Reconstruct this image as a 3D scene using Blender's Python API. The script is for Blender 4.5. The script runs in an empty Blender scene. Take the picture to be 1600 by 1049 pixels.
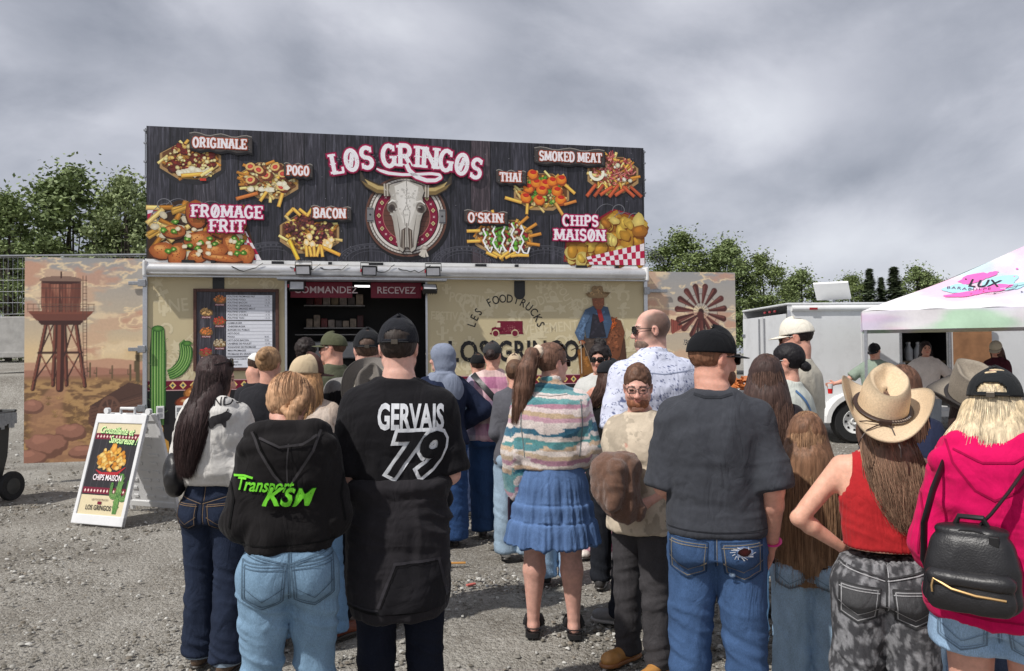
import bpy, bmesh, math, random
import numpy as np
import openvdb as vdb
from mathutils import Vector, Matrix, Euler
from mathutils.bvhtree import BVHTree

SC = bpy.context.scene
COL = SC.collection
PI = math.pi
R_ = math.radians

# ------------------------------------------------------------------ camera, sky, sun, exposure
cam_d = bpy.data.cameras.new('camera'); cam_d.lens = 27.0; cam_d.sensor_width = 36.0
cam_d.clip_start = 0.05; cam_d.clip_end = 2000
cam = bpy.data.objects.new('camera', cam_d); COL.objects.link(cam)
cam.matrix_world = Matrix.Translation((0, 0, 1.6)) @ Matrix.Rotation(PI / 2 + 0.02375, 4, 'X') @ Matrix.Rotation(-0.0095, 4, 'Z')
SC.camera = cam
SUN_DIR = Vector((-0.52, -0.40, 0.80)).normalized()          # towards the sun: high, behind the camera's left shoulder
sun_d = bpy.data.lights.new('sun', 'SUN'); sun_d.energy = 3.1; sun_d.angle = R_(1.2); sun_d.color = (1.0, 0.965, 0.91)
sun = bpy.data.objects.new('sun', sun_d); COL.objects.link(sun)
sun.rotation_euler = SUN_DIR.to_track_quat('Z', 'Y').to_euler()
SC.view_settings.view_transform = 'Standard'
try: SC.view_settings.look = 'None'
except Exception: pass
SC.view_settings.exposure = 0.35; SC.view_settings.gamma = 1.0; SC.view_settings.use_curve_mapping = False

def lin(*c):
    """sRGB 0..255 -> linear rgb"""
    if len(c) == 1: c = c[0]
    if isinstance(c, str):
        c = [int(c[i:i + 2], 16) for i in (0, 2, 4)]
    o = []
    for v in c[:3]:
        v = v / 255.0
        o.append(v / 12.92 if v <= 0.04045 else ((v + 0.055) / 1.055) ** 2.4)
    return np.array(o)

class NT:
    """tiny node helper"""
    def __init__(s, tree): s.t = tree; s.n = tree.nodes; s.l = tree.links
    def new(s, kind, **kw):
        n = s.n.new(kind)
        for k, v in kw.items():
            if k.startswith('i_'):
                key = k[2:]; key = int(key) if key.isdigit() else key.replace('_', ' ')
                n.inputs[key].default_value = v
            else: setattr(n, k, v)
        return n
    def link(s, a, b): s.l.new(a, b)
    def ramp(s, fac, stops, interp='LINEAR'):
        r = s.n.new('ShaderNodeValToRGB'); r.color_ramp.interpolation = interp
        els = r.color_ramp.elements
        while len(els) < len(stops): els.new(0.5)
        for e, (p, c) in zip(els, stops):
            e.position = p; e.color = (c, c, c, 1) if isinstance(c, (int, float)) else (*c[:3], 1)
        s.link(fac, r.inputs[0]); return r
    def mix(s, fac, a, b, mode='MIX'):
        m = s.n.new('ShaderNodeMix'); m.data_type = 'RGBA'; m.blend_type = mode
        for sock, v in ((m.inputs[0], fac), (m.inputs[6], a), (m.inputs[7], b)):
            if hasattr(v, 'node'): s.link(v, sock)
            elif isinstance(v, (int, float)): sock.default_value = v
            else: sock.default_value = (*v[:3], 1)
        return m.outputs[2]
    def math(s, op, a, b=0.0):
        m = s.n.new('ShaderNodeMath'); m.operation = op
        for sock, v in ((m.inputs[0], a), (m.inputs[1], b)):
            if hasattr(v, 'node'): s.link(v, sock)
            else: sock.default_value = v
        return m.outputs[0]

world = bpy.data.worlds.new('World'); SC.world = world; world.use_nodes = True
w = NT(world.node_tree); w.n.clear()
wo = w.new('ShaderNodeOutputWorld'); bg = w.new('ShaderNodeBackground'); bg.inputs[1].default_value = 0.1
sky = w.new('ShaderNodeTexSky', sky_type='NISHITA', sun_disc=False)
sky.sun_elevation = math.asin(SUN_DIR.z); sky.sun_rotation = math.atan2(SUN_DIR.x, SUN_DIR.y)
tc = w.new('ShaderNodeTexCoord'); sep = w.new('ShaderNodeSeparateXYZ'); w.link(tc.outputs['Generated'], sep.inputs[0])
mp = w.new('ShaderNodeMapping'); mp.inputs['Location'].default_value = (1.7, .35, 2.2); mp.inputs['Scale'].default_value = (1.0, 1.0, 1.7)
w.link(tc.outputs['Generated'], mp.inputs[0])
n1 = w.new('ShaderNodeTexNoise', i_Scale=3.4, i_Detail=9.0, i_Roughness=0.56, i_Distortion=0.25); w.link(mp.outputs[0], n1.inputs['Vector'])
n2 = w.new('ShaderNodeTexNoise', i_Scale=1.5, i_Detail=2.0, i_Roughness=0.5); w.link(mp.outputs[0], n2.inputs['Vector'])
vm = w.new('ShaderNodeVectorMath', operation='MULTIPLY_ADD'); w.link(n1.outputs['Color'], vm.inputs[0]); vm.inputs[1].default_value = (.22, .22, .22); w.link(mp.outputs[0], vm.inputs[2])
vo = w.new('ShaderNodeTexVoronoi', feature='SMOOTH_F1', i_Scale=5.2, i_Smoothness=.7); w.link(vm.outputs[0], vo.inputs['Vector'])
cl = w.math('ADD', w.math('ADD', w.math('MULTIPLY', n1.outputs[0], 0.50), w.math('MULTIPLY', n2.outputs[0], 0.40)), w.math('MULTIPLY', w.math('SUBTRACT', 0.62, vo.outputs['Distance']), 0.30))
cr = w.ramp(cl, [(0.38, lin(136, 140, 151)), (0.47, lin(160, 163, 173)), (0.56, lin(182, 184, 193)), (0.68, lin(204, 206, 213))])
# paler low band along the horizon, as far cloud decks look
hz = w.ramp(sep.outputs[2], [(0.0, 0.0), (0.06, 0.55), (0.16, 0.12), (0.3, 0.0)])
hzc = w.mix(w.math('MULTIPLY', hz.outputs[0], w.math('MULTIPLY', n1.outputs[0], 1.15)), cr.outputs[0], lin(200, 203, 210))
cloud10 = w.mix(1.0, hzc, (10.0, 10.0, 10.0), 'MULTIPLY')
skyc = w.mix(0.93, sky.outputs[0], cloud10)
w.link(skyc, bg.inputs[0]); w.link(bg.outputs[0], wo.inputs[0])

# ------------------------------------------------------------------ objects and labels
def tag(o, label=None, cat=None, group=None, kind=None):
    for k, v in (('label', label), ('category', cat), ('group', group), ('kind', kind)):
        if v: o[k] = v
    return o
def empty(name, loc=(0, 0, 0), rz=0.0, label=None, cat=None, group=None):
    o = bpy.data.objects.new(name, None); o.empty_display_size = 0.1
    COL.objects.link(o); o.location = loc; o.rotation_euler = (0, 0, rz)
    return tag(o, label, cat, group)
def link_mesh(name, me, m, parent=None, smooth=False):
    if m is not None and not me.materials: me.materials.append(m)
    if smooth and len(me.polygons): me.polygons.foreach_set('use_smooth', np.ones(len(me.polygons), bool))
    o = bpy.data.objects.new(name, me); COL.objects.link(o)
    if parent is not None: o.parent = parent
    return o
def np_mesh(name, V, F, col=None):
    """V (n,3); F list of arrays (m,3)/(m,4) or python lists; col (n,3) per vertex"""
    me = bpy.data.meshes.new(name)
    V = np.asarray(V, np.float32)
    fl = F if isinstance(F, list) and len(F) and isinstance(F[0], np.ndarray) and F[0].ndim == 2 else None
    if fl is None and isinstance(F, np.ndarray): fl = [F]
    if fl is not None:
        fl = [f for f in fl if len(f)]
        me.vertices.add(len(V)); me.vertices.foreach_set('co', V.ravel())
        nl = sum(f.size for f in fl); npoly = sum(len(f) for f in fl)
        me.loops.add(nl); me.polygons.add(npoly)
        me.loops.foreach_set('vertex_index', np.concatenate([f.ravel() for f in fl]).astype(np.int32))
        tot = np.concatenate([np.full(len(f), f.shape[1]) for f in fl])
        st = np.concatenate([[0], np.cumsum(tot)[:-1]])
        me.polygons.foreach_set('loop_start', st.astype(np.int32))
        try: me.polygons.foreach_set('loop_total', tot.astype(np.int32))
        except Exception: pass
        me.update(calc_edges=True)
    else:
        me.from_pydata(V.tolist(), [], [list(map(int, f)) for f in F]); me.update()
    if col is not None: set_col(me, col)
    return me
def set_col(me, col):
    a = me.color_attributes.get('Col') or me.color_attributes.new('Col', 'FLOAT_COLOR', 'POINT')
    c = np.ones((len(me.vertices), 4), np.float32); c[:, :3] = col
    a.data.foreach_set('color', c.ravel())

class MB:
    """collects shapes, then builds ONE mesh object"""
    def __init__(s): s.V = []; s.F = []; s.n = 0
    def add(s, V, F, M=None):
        V = np.asarray(V, float)
        if M is not None: V = V @ np.array(M.to_3x3()).T + np.array(M.translation)
        s.V.append(V); s.F += [[i + s.n for i in f] for f in F]; s.n += len(V); return s
    def box(s, a, b, M=None, bev=0.0):
        x0, y0, z0 = a; x1, y1, z1 = b
        if bev <= 0:
            V = [(x0, y0, z0), (x1, y0, z0), (x1, y1, z0), (x0, y1, z0), (x0, y0, z1), (x1, y0, z1), (x1, y1, z1), (x0, y1, z1)]
            return s.add(V, [(0, 3, 2, 1), (4, 5, 6, 7), (0, 1, 5, 4), (1, 2, 6, 5), (2, 3, 7, 6), (3, 0, 4, 7)], M)
        bm = bmesh.new(); bmesh.ops.create_cube(bm, size=1)
        for v in bm.verts: v.co = Vector((x0 + (v.co.x + .5) * (x1 - x0), y0 + (v.co.y + .5) * (y1 - y0), z0 + (v.co.z + .5) * (z1 - z0)))
        bmesh.ops.bevel(bm, geom=bm.edges[:], offset=bev, segments=2, affect='EDGES', profile=0.6)
        bm.verts.ensure_lookup_table()
        V = [v.co[:] for v in bm.verts]; F = [[v.index for v in f.verts] for f in bm.faces]; bm.free()
        return s.add(V, F, M)
    def tube(s, pts, r, seg=8, cap=True, flat=1.0, M=None, closed=False):
        P = [Vector(p) for p in pts]; n = len(P); rr = r if hasattr(r, '__len__') else [r] * n
        V = []; up = None
        for i, p in enumerate(P):
            if closed: t = P[(i + 1) % n] - P[i - 1]
            else: t = P[min(i + 1, n - 1)] - P[max(i - 1, 0)]
            t = t.normalized() if t.length > 1e-9 else Vector((0, 0, 1))
            if up is None: up = Vector((0, 0, 1)) if abs(t.z) < 0.9 else Vector((0, 1, 0))
            a = t.cross(up)
            a = a.normalized() if a.length > 1e-6 else t.orthogonal().normalized()
            b = a.cross(t).normalized(); up = b
            for k in range(seg):
                an = 2 * PI * k / seg
                V.append(p + a * (rr[i] * math.cos(an)) + b * (rr[i] * flat * math.sin(an)))
        F = [(i * seg + k, i * seg + (k + 1) % seg, (i + 1) * seg + (k + 1) % seg, (i + 1) * seg + k) for i in range(n - 1) for k in range(seg)]
        if closed: F += [((n - 1) * seg + k, (n - 1) * seg + (k + 1) % seg, (k + 1) % seg, k) for k in range(seg)]
        elif cap: F += [tuple(range(seg))[::-1], tuple((n - 1) * seg + k for k in range(seg))]
        return s.add([v[:] for v in V], F, M)
    def lathe(s, prof, seg=24, M=None, cap=True, sx=1.0, sy=1.0):
        V = [(r * math.cos(2 * PI * k / seg) * sx, r * math.sin(2 * PI * k / seg) * sy, z) for r, z in prof for k in range(seg)]
        n = len(prof)
        F = [(i * seg + k, i * seg + (k + 1) % seg, (i + 1) * seg + (k + 1) % seg, (i + 1) * seg + k) for i in range(n - 1) for k in range(seg)]
        if cap: F += [tuple(range(seg))[::-1], tuple((n - 1) * seg + k for k in range(seg))]
        return s.add(V, F, M)
    def prism(s, pts, y0, y1, M=None):
        """outline in xz, extruded along y"""
        n = len(pts)
        V = [(x, y0, z) for x, z in pts] + [(x, y1, z) for x, z in pts]
        F = [tuple(range(n)), tuple(range(2 * n - 1, n - 1, -1))] + [(i, i + n, (i + 1) % n + n, (i + 1) % n) for i in range(n)]
        return s.add(V, F, M)
    def build(s, name, m, parent=None, smooth=False):
        me = bpy.data.meshes.new(name); me.from_pydata(np.concatenate(s.V).tolist(), [], s.F)
        bm = bmesh.new(); bm.from_mesh(me); bmesh.ops.recalc_face_normals(bm, faces=bm.faces); bm.to_mesh(me); bm.free()
        o = link_mesh(name, me, m, parent, smooth)
        if smooth: sharp(o)
        return o
def sharp(o, ang=40):
    try: o.data.set_sharp_from_angle(angle=R_(ang))
    except Exception: pass

# ------------------------------------------------------------------ noise in numpy
_rng = np.random.default_rng(7)
_perm = _rng.random((32, 32, 32)).astype(np.float32)
def vnoise(P):
    P = np.asarray(P, np.float32); i = np.floor(P).astype(int); f = P - i; f = f * f * (3 - 2 * f); i &= 31; j = (i + 1) & 31
    x0, y0, z0 = i.T; x1, y1, z1 = j.T; fx, fy, fz = f.T
    a = _perm[x0, y0, z0] * (1 - fx) + _perm[x1, y0, z0] * fx; b = _perm[x0, y1, z0] * (1 - fx) + _perm[x1, y1, z0] * fx
    c = _perm[x0, y0, z1] * (1 - fx) + _perm[x1, y0, z1] * fx; d = _perm[x0, y1, z1] * (1 - fx) + _perm[x1, y1, z1] * fx
    return (a * (1 - fy) + b * fy) * (1 - fz) + (c * (1 - fy) + d * fy) * fz
def fbm(P, o=3):
    P = np.asarray(P, np.float32); s = 0; a = 0.5; t = 0
    for k in range(o): s = s + a * vnoise(P * 2 ** k + 7.3 * k); t += a; a *= 0.5
    return s / t
def ss(a, b, x):
    t = np.clip((x - a) / (b - a), 0, 1); return t * t * (3 - 2 * t)

# ------------------------------------------------------------------ materials
def new_mat(name):
    m = bpy.data.materials.new(name); m.use_nodes = True
    return m, NT(m.node_tree), m.node_tree.nodes['Principled BSDF']
def mat(name, c, rough=0.6, metal=0.0, var=0.15, scale=12.0, bump=0.0, bscale=80.0, spec=0.5, c2=None, dirt=0.0, coat=0.0):
    """plain surface: colour broken by noise, optional relief and dirt"""
    m, t, b = new_mat(name)
    c = np.array(c); c2 = c * (1 - var) if c2 is None else np.array(c2)
    co = t.new('ShaderNodeTexCoord'); n = t.new('ShaderNodeTexNoise', i_Scale=scale, i_Detail=5.0, i_Roughness=0.6)
    t.link(co.outputs['Object'], n.inputs['Vector'])
    r = t.ramp(n.outputs[0], [(0.35, c2), (0.65, c)]); out = r.outputs[0]
    if dirt:
        n3 = t.new('ShaderNodeTexNoise', i_Scale=2.3, i_Detail=8.0, i_Roughness=0.7); t.link(co.outputs['Object'], n3.inputs['Vector'])
        out = t.mix(t.math('MULTIPLY', t.ramp(n3.outputs[0], [(0.5, 0.0), (0.72, 1.0)]).outputs[0], dirt), out, (0.12, 0.10, 0.08))
    t.link(out, b.inputs['Base Color'])
    b.inputs['Roughness'].default_value = rough; b.inputs['Metallic'].default_value = metal
    b.inputs['Specular IOR Level'].default_value = spec; b.inputs['Coat Weight'].default_value = coat
    if bump:
        n2 = t.new('ShaderNodeTexNoise', i_Scale=bscale, i_Detail=3.0); t.link(co.outputs['Object'], n2.inputs['Vector'])
        bp = t.new('ShaderNodeBump', i_Strength=bump, i_Distance=0.01); t.link(n2.outputs[0], bp.inputs['Height']); t.link(bp.outputs[0], b.inputs['Normal'])
    return m
def col_mat(name, rough=0.7, spec=0.3, var=0.12, scale=60.0, bump=0.15, bscale=400.0, sheen=0.0, sss=0.0, aniso=None, metal=0.0, bdist=0.003, wrink=0.0):
    """colour from the mesh's own Col attribute (dye, print, skin tone), broken by fine noise"""
    m, t, b = new_mat(name)
    at = t.new('ShaderNodeAttribute', attribute_name='Col'); co = t.new('ShaderNodeTexCoord')
    vec = co.outputs['Object']
    if aniso:
        mp = t.new('ShaderNodeMapping'); mp.inputs['Scale'].default_value = aniso; t.link(vec, mp.inputs[0]); vec = mp.outputs[0]
    n = t.new('ShaderNodeTexNoise', i_Scale=scale, i_Detail=4.0, i_Roughness=0.65); t.link(vec, n.inputs['Vector'])
    k = t.ramp(n.outputs[0], [(0.3, 1 - var), (0.7, 1 + var)])
    t.link(t.mix(1.0, at.outputs['Color'], k.outputs[0], 'MULTIPLY'), b.inputs['Base Color'])
    b.inputs['Roughness'].default_value = rough; b.inputs['Specular IOR Level'].default_value = spec; b.inputs['Metallic'].default_value = metal
    if sheen: b.inputs['Sheen Weight'].default_value = sheen
    if sss:
        b.inputs['Subsurface Weight'].default_value = sss; b.inputs['Subsurface Radius'].default_value = (0.012, 0.005, 0.003); b.inputs['Subsurface Scale'].default_value = 1.0
    if bump:
        n2 = t.new('ShaderNodeTexNoise', i_Scale=bscale, i_Detail=2.0); t.link(vec, n2.inputs['Vector'])
        bp = t.new('ShaderNodeBump', i_Strength=bump, i_Distance=bdist); t.link(n2.outputs[0], bp.inputs['Height']); t.link(bp.outputs[0], b.inputs['Normal'])
        if wrink:
            mq = t.new('ShaderNodeMapping'); mq.inputs['Scale'].default_value = (1.0, 1.0, .55); mq.inputs['Rotation'].default_value = (.3, .5, 0); t.link(co.outputs['Object'], mq.inputs[0])
            n3 = t.new('ShaderNodeTexNoise', i_Scale=8.0, i_Detail=3.0, i_Roughness=.45, i_Distortion=1.6); t.link(mq.outputs[0], n3.inputs['Vector'])
            v = t.math('ABSOLUTE', t.math('SUBTRACT', n3.outputs[0], 0.5))
            b2 = t.new('ShaderNodeBump', i_Strength=wrink, i_Distance=0.05); t.link(v, b2.inputs['Height']); t.link(bp.outputs[0], b2.inputs['Normal']); t.link(b2.outputs[0], b.inputs['Normal'])
    return m
M = {}
M['print'] = col_mat('printed_vinyl', 0.42, 0.4, 0.05, 30, 0.0)
M['cotton'] = col_mat('cotton', 0.88, 0.12, 0.07, 60, 0.22, 620, sheen=0.05, wrink=.3)
M['denim'] = col_mat('denim', 0.88, 0.15, 0.22, 210, 0.4, 800, aniso=(1.6, 1.6, 0.7), wrink=.35)
M['fleece'] = col_mat('fleece', 0.95, 0.1, 0.22, 120, 0.9, 260, sheen=0.3, bdist=0.006)
M['skin'] = col_mat('skin', 0.52, 0.35, 0.13, 38, 0.2, 260, sss=0.12)
M['hair'] = col_mat('hair', 0.58, 0.3, 0.45, 90, 0.8, 140, aniso=(1, 1, 0.07), bdist=0.004)
M['leather'] = col_mat('leather', 0.42, 0.5, 0.12, 40, 0.3, 160)
M['straw'] = col_mat('straw_weave', 0.7, 0.3, 0.16, 160, 0.5, 420)
M['plastic'] = col_mat('moulded_plastic', 0.35, 0.5, 0.06, 20, 0.0)
M['sole'] = mat('rubber_sole', lin(60, 56, 52), 0.8, var=0.3, scale=60, bump=0.3)
M['black'] = mat('black_plastic', (0.012, 0.012, 0.013), 0.4, var=0.2)
M['alu'] = mat('mill_aluminium', (0.62, 0.63, 0.65), 0.32, 0.9, var=0.12, scale=30)
M['galv'] = mat('galvanised_steel', (0.42, 0.43, 0.45), 0.45, 0.8, var=0.25, scale=40)
M['white'] = mat('white_paint', (0.78, 0.78, 0.77), 0.4, var=0.05, scale=3, dirt=0.12)
M['rubber'] = mat('tyre_rubber', (0.02, 0.02, 0.021), 0.75, var=0.4, scale=50, bump=0.3)
M['glass'] = mat('dark_lens', (0.008, 0.007, 0.007), 0.08, spec=0.8)
# ------------------------------------------------------------------ lettering
_tc = {}
def text_tris(s, size=1.0, bold=0.0, shear=0.0, xs=1.0, align='LEFT', spacing=1.0):
    """flat text as (verts (n,2), tris (m,3)); cap height is about 0.7*size"""
    key = (s, bold, shear, align, spacing)
    if key not in _tc:
        cu = bpy.data.curves.new('t', 'FONT'); cu.body = s; cu.size = 1; cu.offset = bold; cu.shear = shear; cu.align_x = align
        cu.space_character = spacing; cu.resolution_u = 3; cu.dimensions = '2D'; cu.fill_mode = 'FRONT'
        o = bpy.data.objects.new('t', cu); COL.objects.link(o)
        dg = bpy.context.evaluated_depsgraph_get(); me = bpy.data.meshes.new_from_object(o.evaluated_get(dg))
        me.calc_loop_triangles()
        V = np.array([v.co[:2] for v in me.vertices]).reshape(-1, 2); T = np.array([t.vertices[:] for t in me.loop_triangles]).reshape(-1, 3)
        bpy.data.objects.remove(o); bpy.data.curves.remove(cu); bpy.data.meshes.remove(me)
        _tc[key] = (V, T)
    V, T = _tc[key]
    return V * np.array([size * xs, size]), T

def arc(cx, cy, rx, ry, a0, a1, n=10):
    return [(cx + rx * math.cos(R_(a0 + (a1 - a0) * i / n)), cy + ry * math.sin(R_(a0 + (a1 - a0) * i / n))) for i in range(n + 1)]
# strokes of a slab-serif show alphabet, box 0..w by 0..1; 'b' marks a heavy stem
SLAB = {
 'A': (.82, [[(.12, 0), (.38, 1)], [(.70, 0), (.44, 1)], [(.22, .34), (.60, .34)]]),
 'B': (.74, [[(.16, 0), (.16, 1)], [(.16, 1)] + arc(.40, .76, .2, .24, 90, -90) + [(.16, .52)], [(.16, .52)] + arc(.42, .26, .22, .26, 90, -90) + [(.16, 0)]]),
 'C': (.74, [arc(.38, .5, .28, .5, 48, 312, 14), [(.60, .74), (.60, .98)]]),
 'D': (.78, [[(.16, 0), (.16, 1)], [(.10, 1)] + arc(.36, .5, .30, .5, 90, -90, 12) + [(.10, 0)]]),
 'E': (.70, [[(.16, 0), (.16, 1)], [(.10, 1), (.62, 1)], [(.16, .5), (.48, .5)], [(.10, 0), (.62, 0)], [(.62, 1), (.62, .80)], [(.62, 0), (.62, .22)], [(.46, .40), (.46, .60)]]),
 'F': (.68, [[(.16, 0), (.16, 1)], [(.10, 1), (.62, 1)], [(.16, .5), (.48, .5)], [(.62, 1), (.62, .78)], [(.46, .40), (.46, .60)]]),
 'G': (.80, [arc(.38, .5, .28, .5, 48, 330, 14), [(.44, .44), (.72, .44)], [(.62, .44), (.62, .04)], [(.60, .74), (.60, .98)]]),
 'H': (.84, [[(.16, 0), (.16, 1)], [(.66, 0), (.66, 1)], [(.16, .5), (.66, .5)]]),
 'I': (.40, [[(.2, 0), (.2, 1)]]),
 'K': (.80, [[(.16, 0), (.16, 1)], [(.20, .45), (.62, 1)], [(.32, .58), (.66, 0)]]),
 'L': (.68, [[(.16, 0), (.16, 1)], [(.10, 0), (.60, 0)], [(.60, 0), (.60, .26)]]),
 'M': (1.0, [[(.14, 0), (.16, 1)], [(.86, 0), (.84, 1)], [(.18, 1), (.5, .12)], [(.82, 1), (.5, .12)]]),
 'N': (.86, [[(.14, 0), (.14, 1)], [(.72, 0), (.72, 1)], [(.16, .98), (.70, .02)]]),
 'O': (.78, [arc(.38, .5, .27, .5, 0, 360, 20)]),
 'P': (.72, [[(.16, 0), (.16, 1)], [(.10, 1)] + arc(.38, .73, .24, .27, 90, -90) + [(.16, .46)]]),
 'R': (.80, [[(.16, 0), (.16, 1)], [(.10, 1)] + arc(.38, .74, .22, .26, 90, -90) + [(.16, .48)], [(.40, .48), (.66, 0)]]),
 'S': (.68, [arc(.34, .75, .22, .25, 40, 270, 10) + arc(.34, .25, .23, .25, 90, -140, 10), [(.54, .78), (.54, 1.0)], [(.13, .22), (.13, .0)]]),
 'T': (.78, [[(.39, 0), (.39, 1)], [(.06, 1), (.72, 1)], [(.06, 1), (.06, .76)], [(.72, 1), (.72, .76)]]),
 "'": (.24, [[(.12, 1), (.10, .72)]]), ' ': (.36, []), '-': (.3, []),
}
SLAB['Ø'] = (.78, SLAB['O'][1] + [[(.30, .18), (.46, .82)]])
SLAB['Ï'] = (.46, SLAB['I'][1] + [[(.06, 1.18), (.14, 1.18)], [(.28, 1.18), (.36, 1.18)]])

class Print:
    """flat artwork in the x-z plane facing -y: every shape lies a hair above the one before it"""
    def __init__(s, lift=0.00003): s.V = []; s.F = []; s.C = []; s.n = 0; s.z = 0.0; s.lift = lift
    def raw(s, P, F, C):
        P = np.asarray(P, float); V = np.zeros((len(P), 3)); V[:, 0] = P[:, 0]; V[:, 2] = P[:, 1]; V[:, 1] = -s.z
        C = np.asarray(C, float); C = np.tile(C, (len(P), 1)) if C.ndim == 1 else C
        s.V.append(V); s.C.append(C); s.F += [[i + s.n for i in f] for f in F]; s.n += len(P); s.z += s.lift
    def poly(s, pts, c, edge=None):
        P = np.array(pts, float); m = P.mean(0); n = len(P)
        e = np.array(c if edge is None else edge)
        s.raw(np.vstack([m, P]), [(0, 1 + i, 1 + (i + 1) % n) for i in range(n)], np.vstack([np.array(c), np.tile(e, (n, 1))]))
    def rect(s, x0, z0, x1, z1, c, c2=None):
        s.raw([(x0, z0), (x1, z0), (x1, z1), (x0, z1)], [(0, 1, 2, 3)], np.array([c, c, c, c]) if c2 is None else np.array([c2, c2, c, c]))
    def blob(s, x, z, rx, rz, c, edge=None, rot=0, n=11, jit=0.12, rnd=random):
        ca, sa = math.cos(rot), math.sin(rot); P = []
        for k in range(n):
            a = 2 * PI * k / n; q = 1 + rnd.uniform(-jit, jit); u, v = rx * q * math.cos(a), rz * q * math.sin(a)
            P.append((x + u * ca - v * sa, z + u * sa + v * ca))
        s.poly(P, c, edge)
    def line(s, pts, wd, c, closed=False, taper=None):
        P = np.array(pts, float); n = len(P)
        if closed: P = np.vstack([P, P[:1]]); n += 1
        T = np.gradient(P, axis=0); T /= np.maximum(np.linalg.norm(T, axis=1, keepdims=True), 1e-9); N = np.stack([-T[:, 1], T[:, 0]], 1)
        wv = np.full(n, wd / 2) if taper is None else wd / 2 * np.interp(np.linspace(0, 1, n), np.linspace(0, 1, len(taper)), taper)
        Q = np.vstack([P + N * wv[:, None], P - N * wv[:, None]])
        s.raw(Q, [(i + n, i + 1 + n, i + 1, i) for i in range(n - 1)], np.asarray(c))
    def text(s, t, x, z, size, c, bold=0.0, shear=0.0, xs=1.0, align='LEFT', rot=0.0, spacing=1.0):
        V, T = text_tris(t, size, bold, shear, xs, align, spacing)
        if not len(V): return
        ca, sa = math.cos(rot), math.sin(rot); V = V @ np.array([[ca, sa], [-sa, ca]])
        s.raw(V + np.array([x, z]), T.tolist(), np.asarray(c))
    def arctext(s, t, cx, cz, r, a_mid, step, size, c, bold=0.0, xs=1.0):
        n = len(t)
        for i, ch in enumerate(t):
            a = R_(a_mid - (i - (n - 1) / 2) * step)
            s.text(ch, cx + r * math.cos(a), cz + r * math.sin(a), size, c, bold, 0, xs, 'CENTER', a - PI / 2)
    def slab(s, t, x, z, h, layers, xs=1.0, gap=0.02, bend=None, taper=1.0):
        """show-letter lines: layers = [(extra width, colour)...] from the back; bend(u)->(x, z, angle, scale)"""
        wtot = sum(SLAB[ch][0] + gap for ch in t) * h * xs
        for ex, c in layers:
            px = 0.0
            for ch in t:
                wd, strokes = SLAB[ch]
                u = (px + wd * h * xs / 2) / wtot
                if bend: bx, bz, ba, bs = bend(u)
                else: bx, bz, ba, bs = x + px + wd * h * xs / 2, z, 0.0, 1.0
                ca, sa = math.cos(ba), math.sin(ba)
                def tr(pts): return [(bx + ((p - wd / 2) * xs * ca - q * sa) * h * bs, bz + ((p - wd / 2) * xs * sa + q * ca) * h * bs) for p, q in pts]
                for st in strokes:
                    d = (st[-1][0] - st[0][0], st[-1][1] - st[0][1]); vert = abs(d[1]) > abs(d[0]) * 1.2 and len(st) == 2
                    wid = (0.21 if vert or len(st) > 6 else 0.13) if len(st) != 2 or abs(d[1]) > 0.3 else 0.12
                    e = ex / h
                    pts = list(st)
                    if len(st) == 2:
                        L = math.hypot(*d) or 1; k = (e / 2 + (0.02 if vert else 0.03)) / L
                        pts = [(st[0][0] - d[0] * k, st[0][1] - d[1] * k), (st[1][0] + d[0] * k, st[1][1] + d[1] * k)]
                    s.line(tr(pts), (wid + e) * h * bs, c)
                    if vert and abs(d[1]) > 0.6:
                        for (p, q), sg in ((st[0], 1), (st[-1], -1)):
                            if q < 0.04 or q > 0.96:
                                qq = q + (0.05 if q < 0.5 else -0.05); hw = 0.19 + e / 2
                                s.line(tr([(p - hw, qq), (p + hw, qq)]), (0.12 + e) * h * bs, c)
                        s.line(tr([(st[0][0] * .5 + st[-1][0] * .5 - .15 - e / 2, .5), (st[0][0] * .5 + st[-1][0] * .5 + .15 + e / 2, .5)]), (0.06 + e) * h * bs, c)
                px += (wd + gap) * h * xs
        return wtot
    def build(s, name, parent=None, loc=(0, 0, 0), m=None):
        me = bpy.data.meshes.new(name); me.from_pydata(np.concatenate(s.V).tolist(), [], s.F); set_col(me, np.concatenate(s.C))
        # every face looks to -y
        bm = bmesh.new(); bm.from_mesh(me)
        bm.normal_update()
        for f in bm.faces:
            if f.normal.y > 0: f.normal_flip()
        bm.to_mesh(me); bm.free()
        o = link_mesh(name, me, m or M['print'], parent); o.location = loc
        return o
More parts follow.
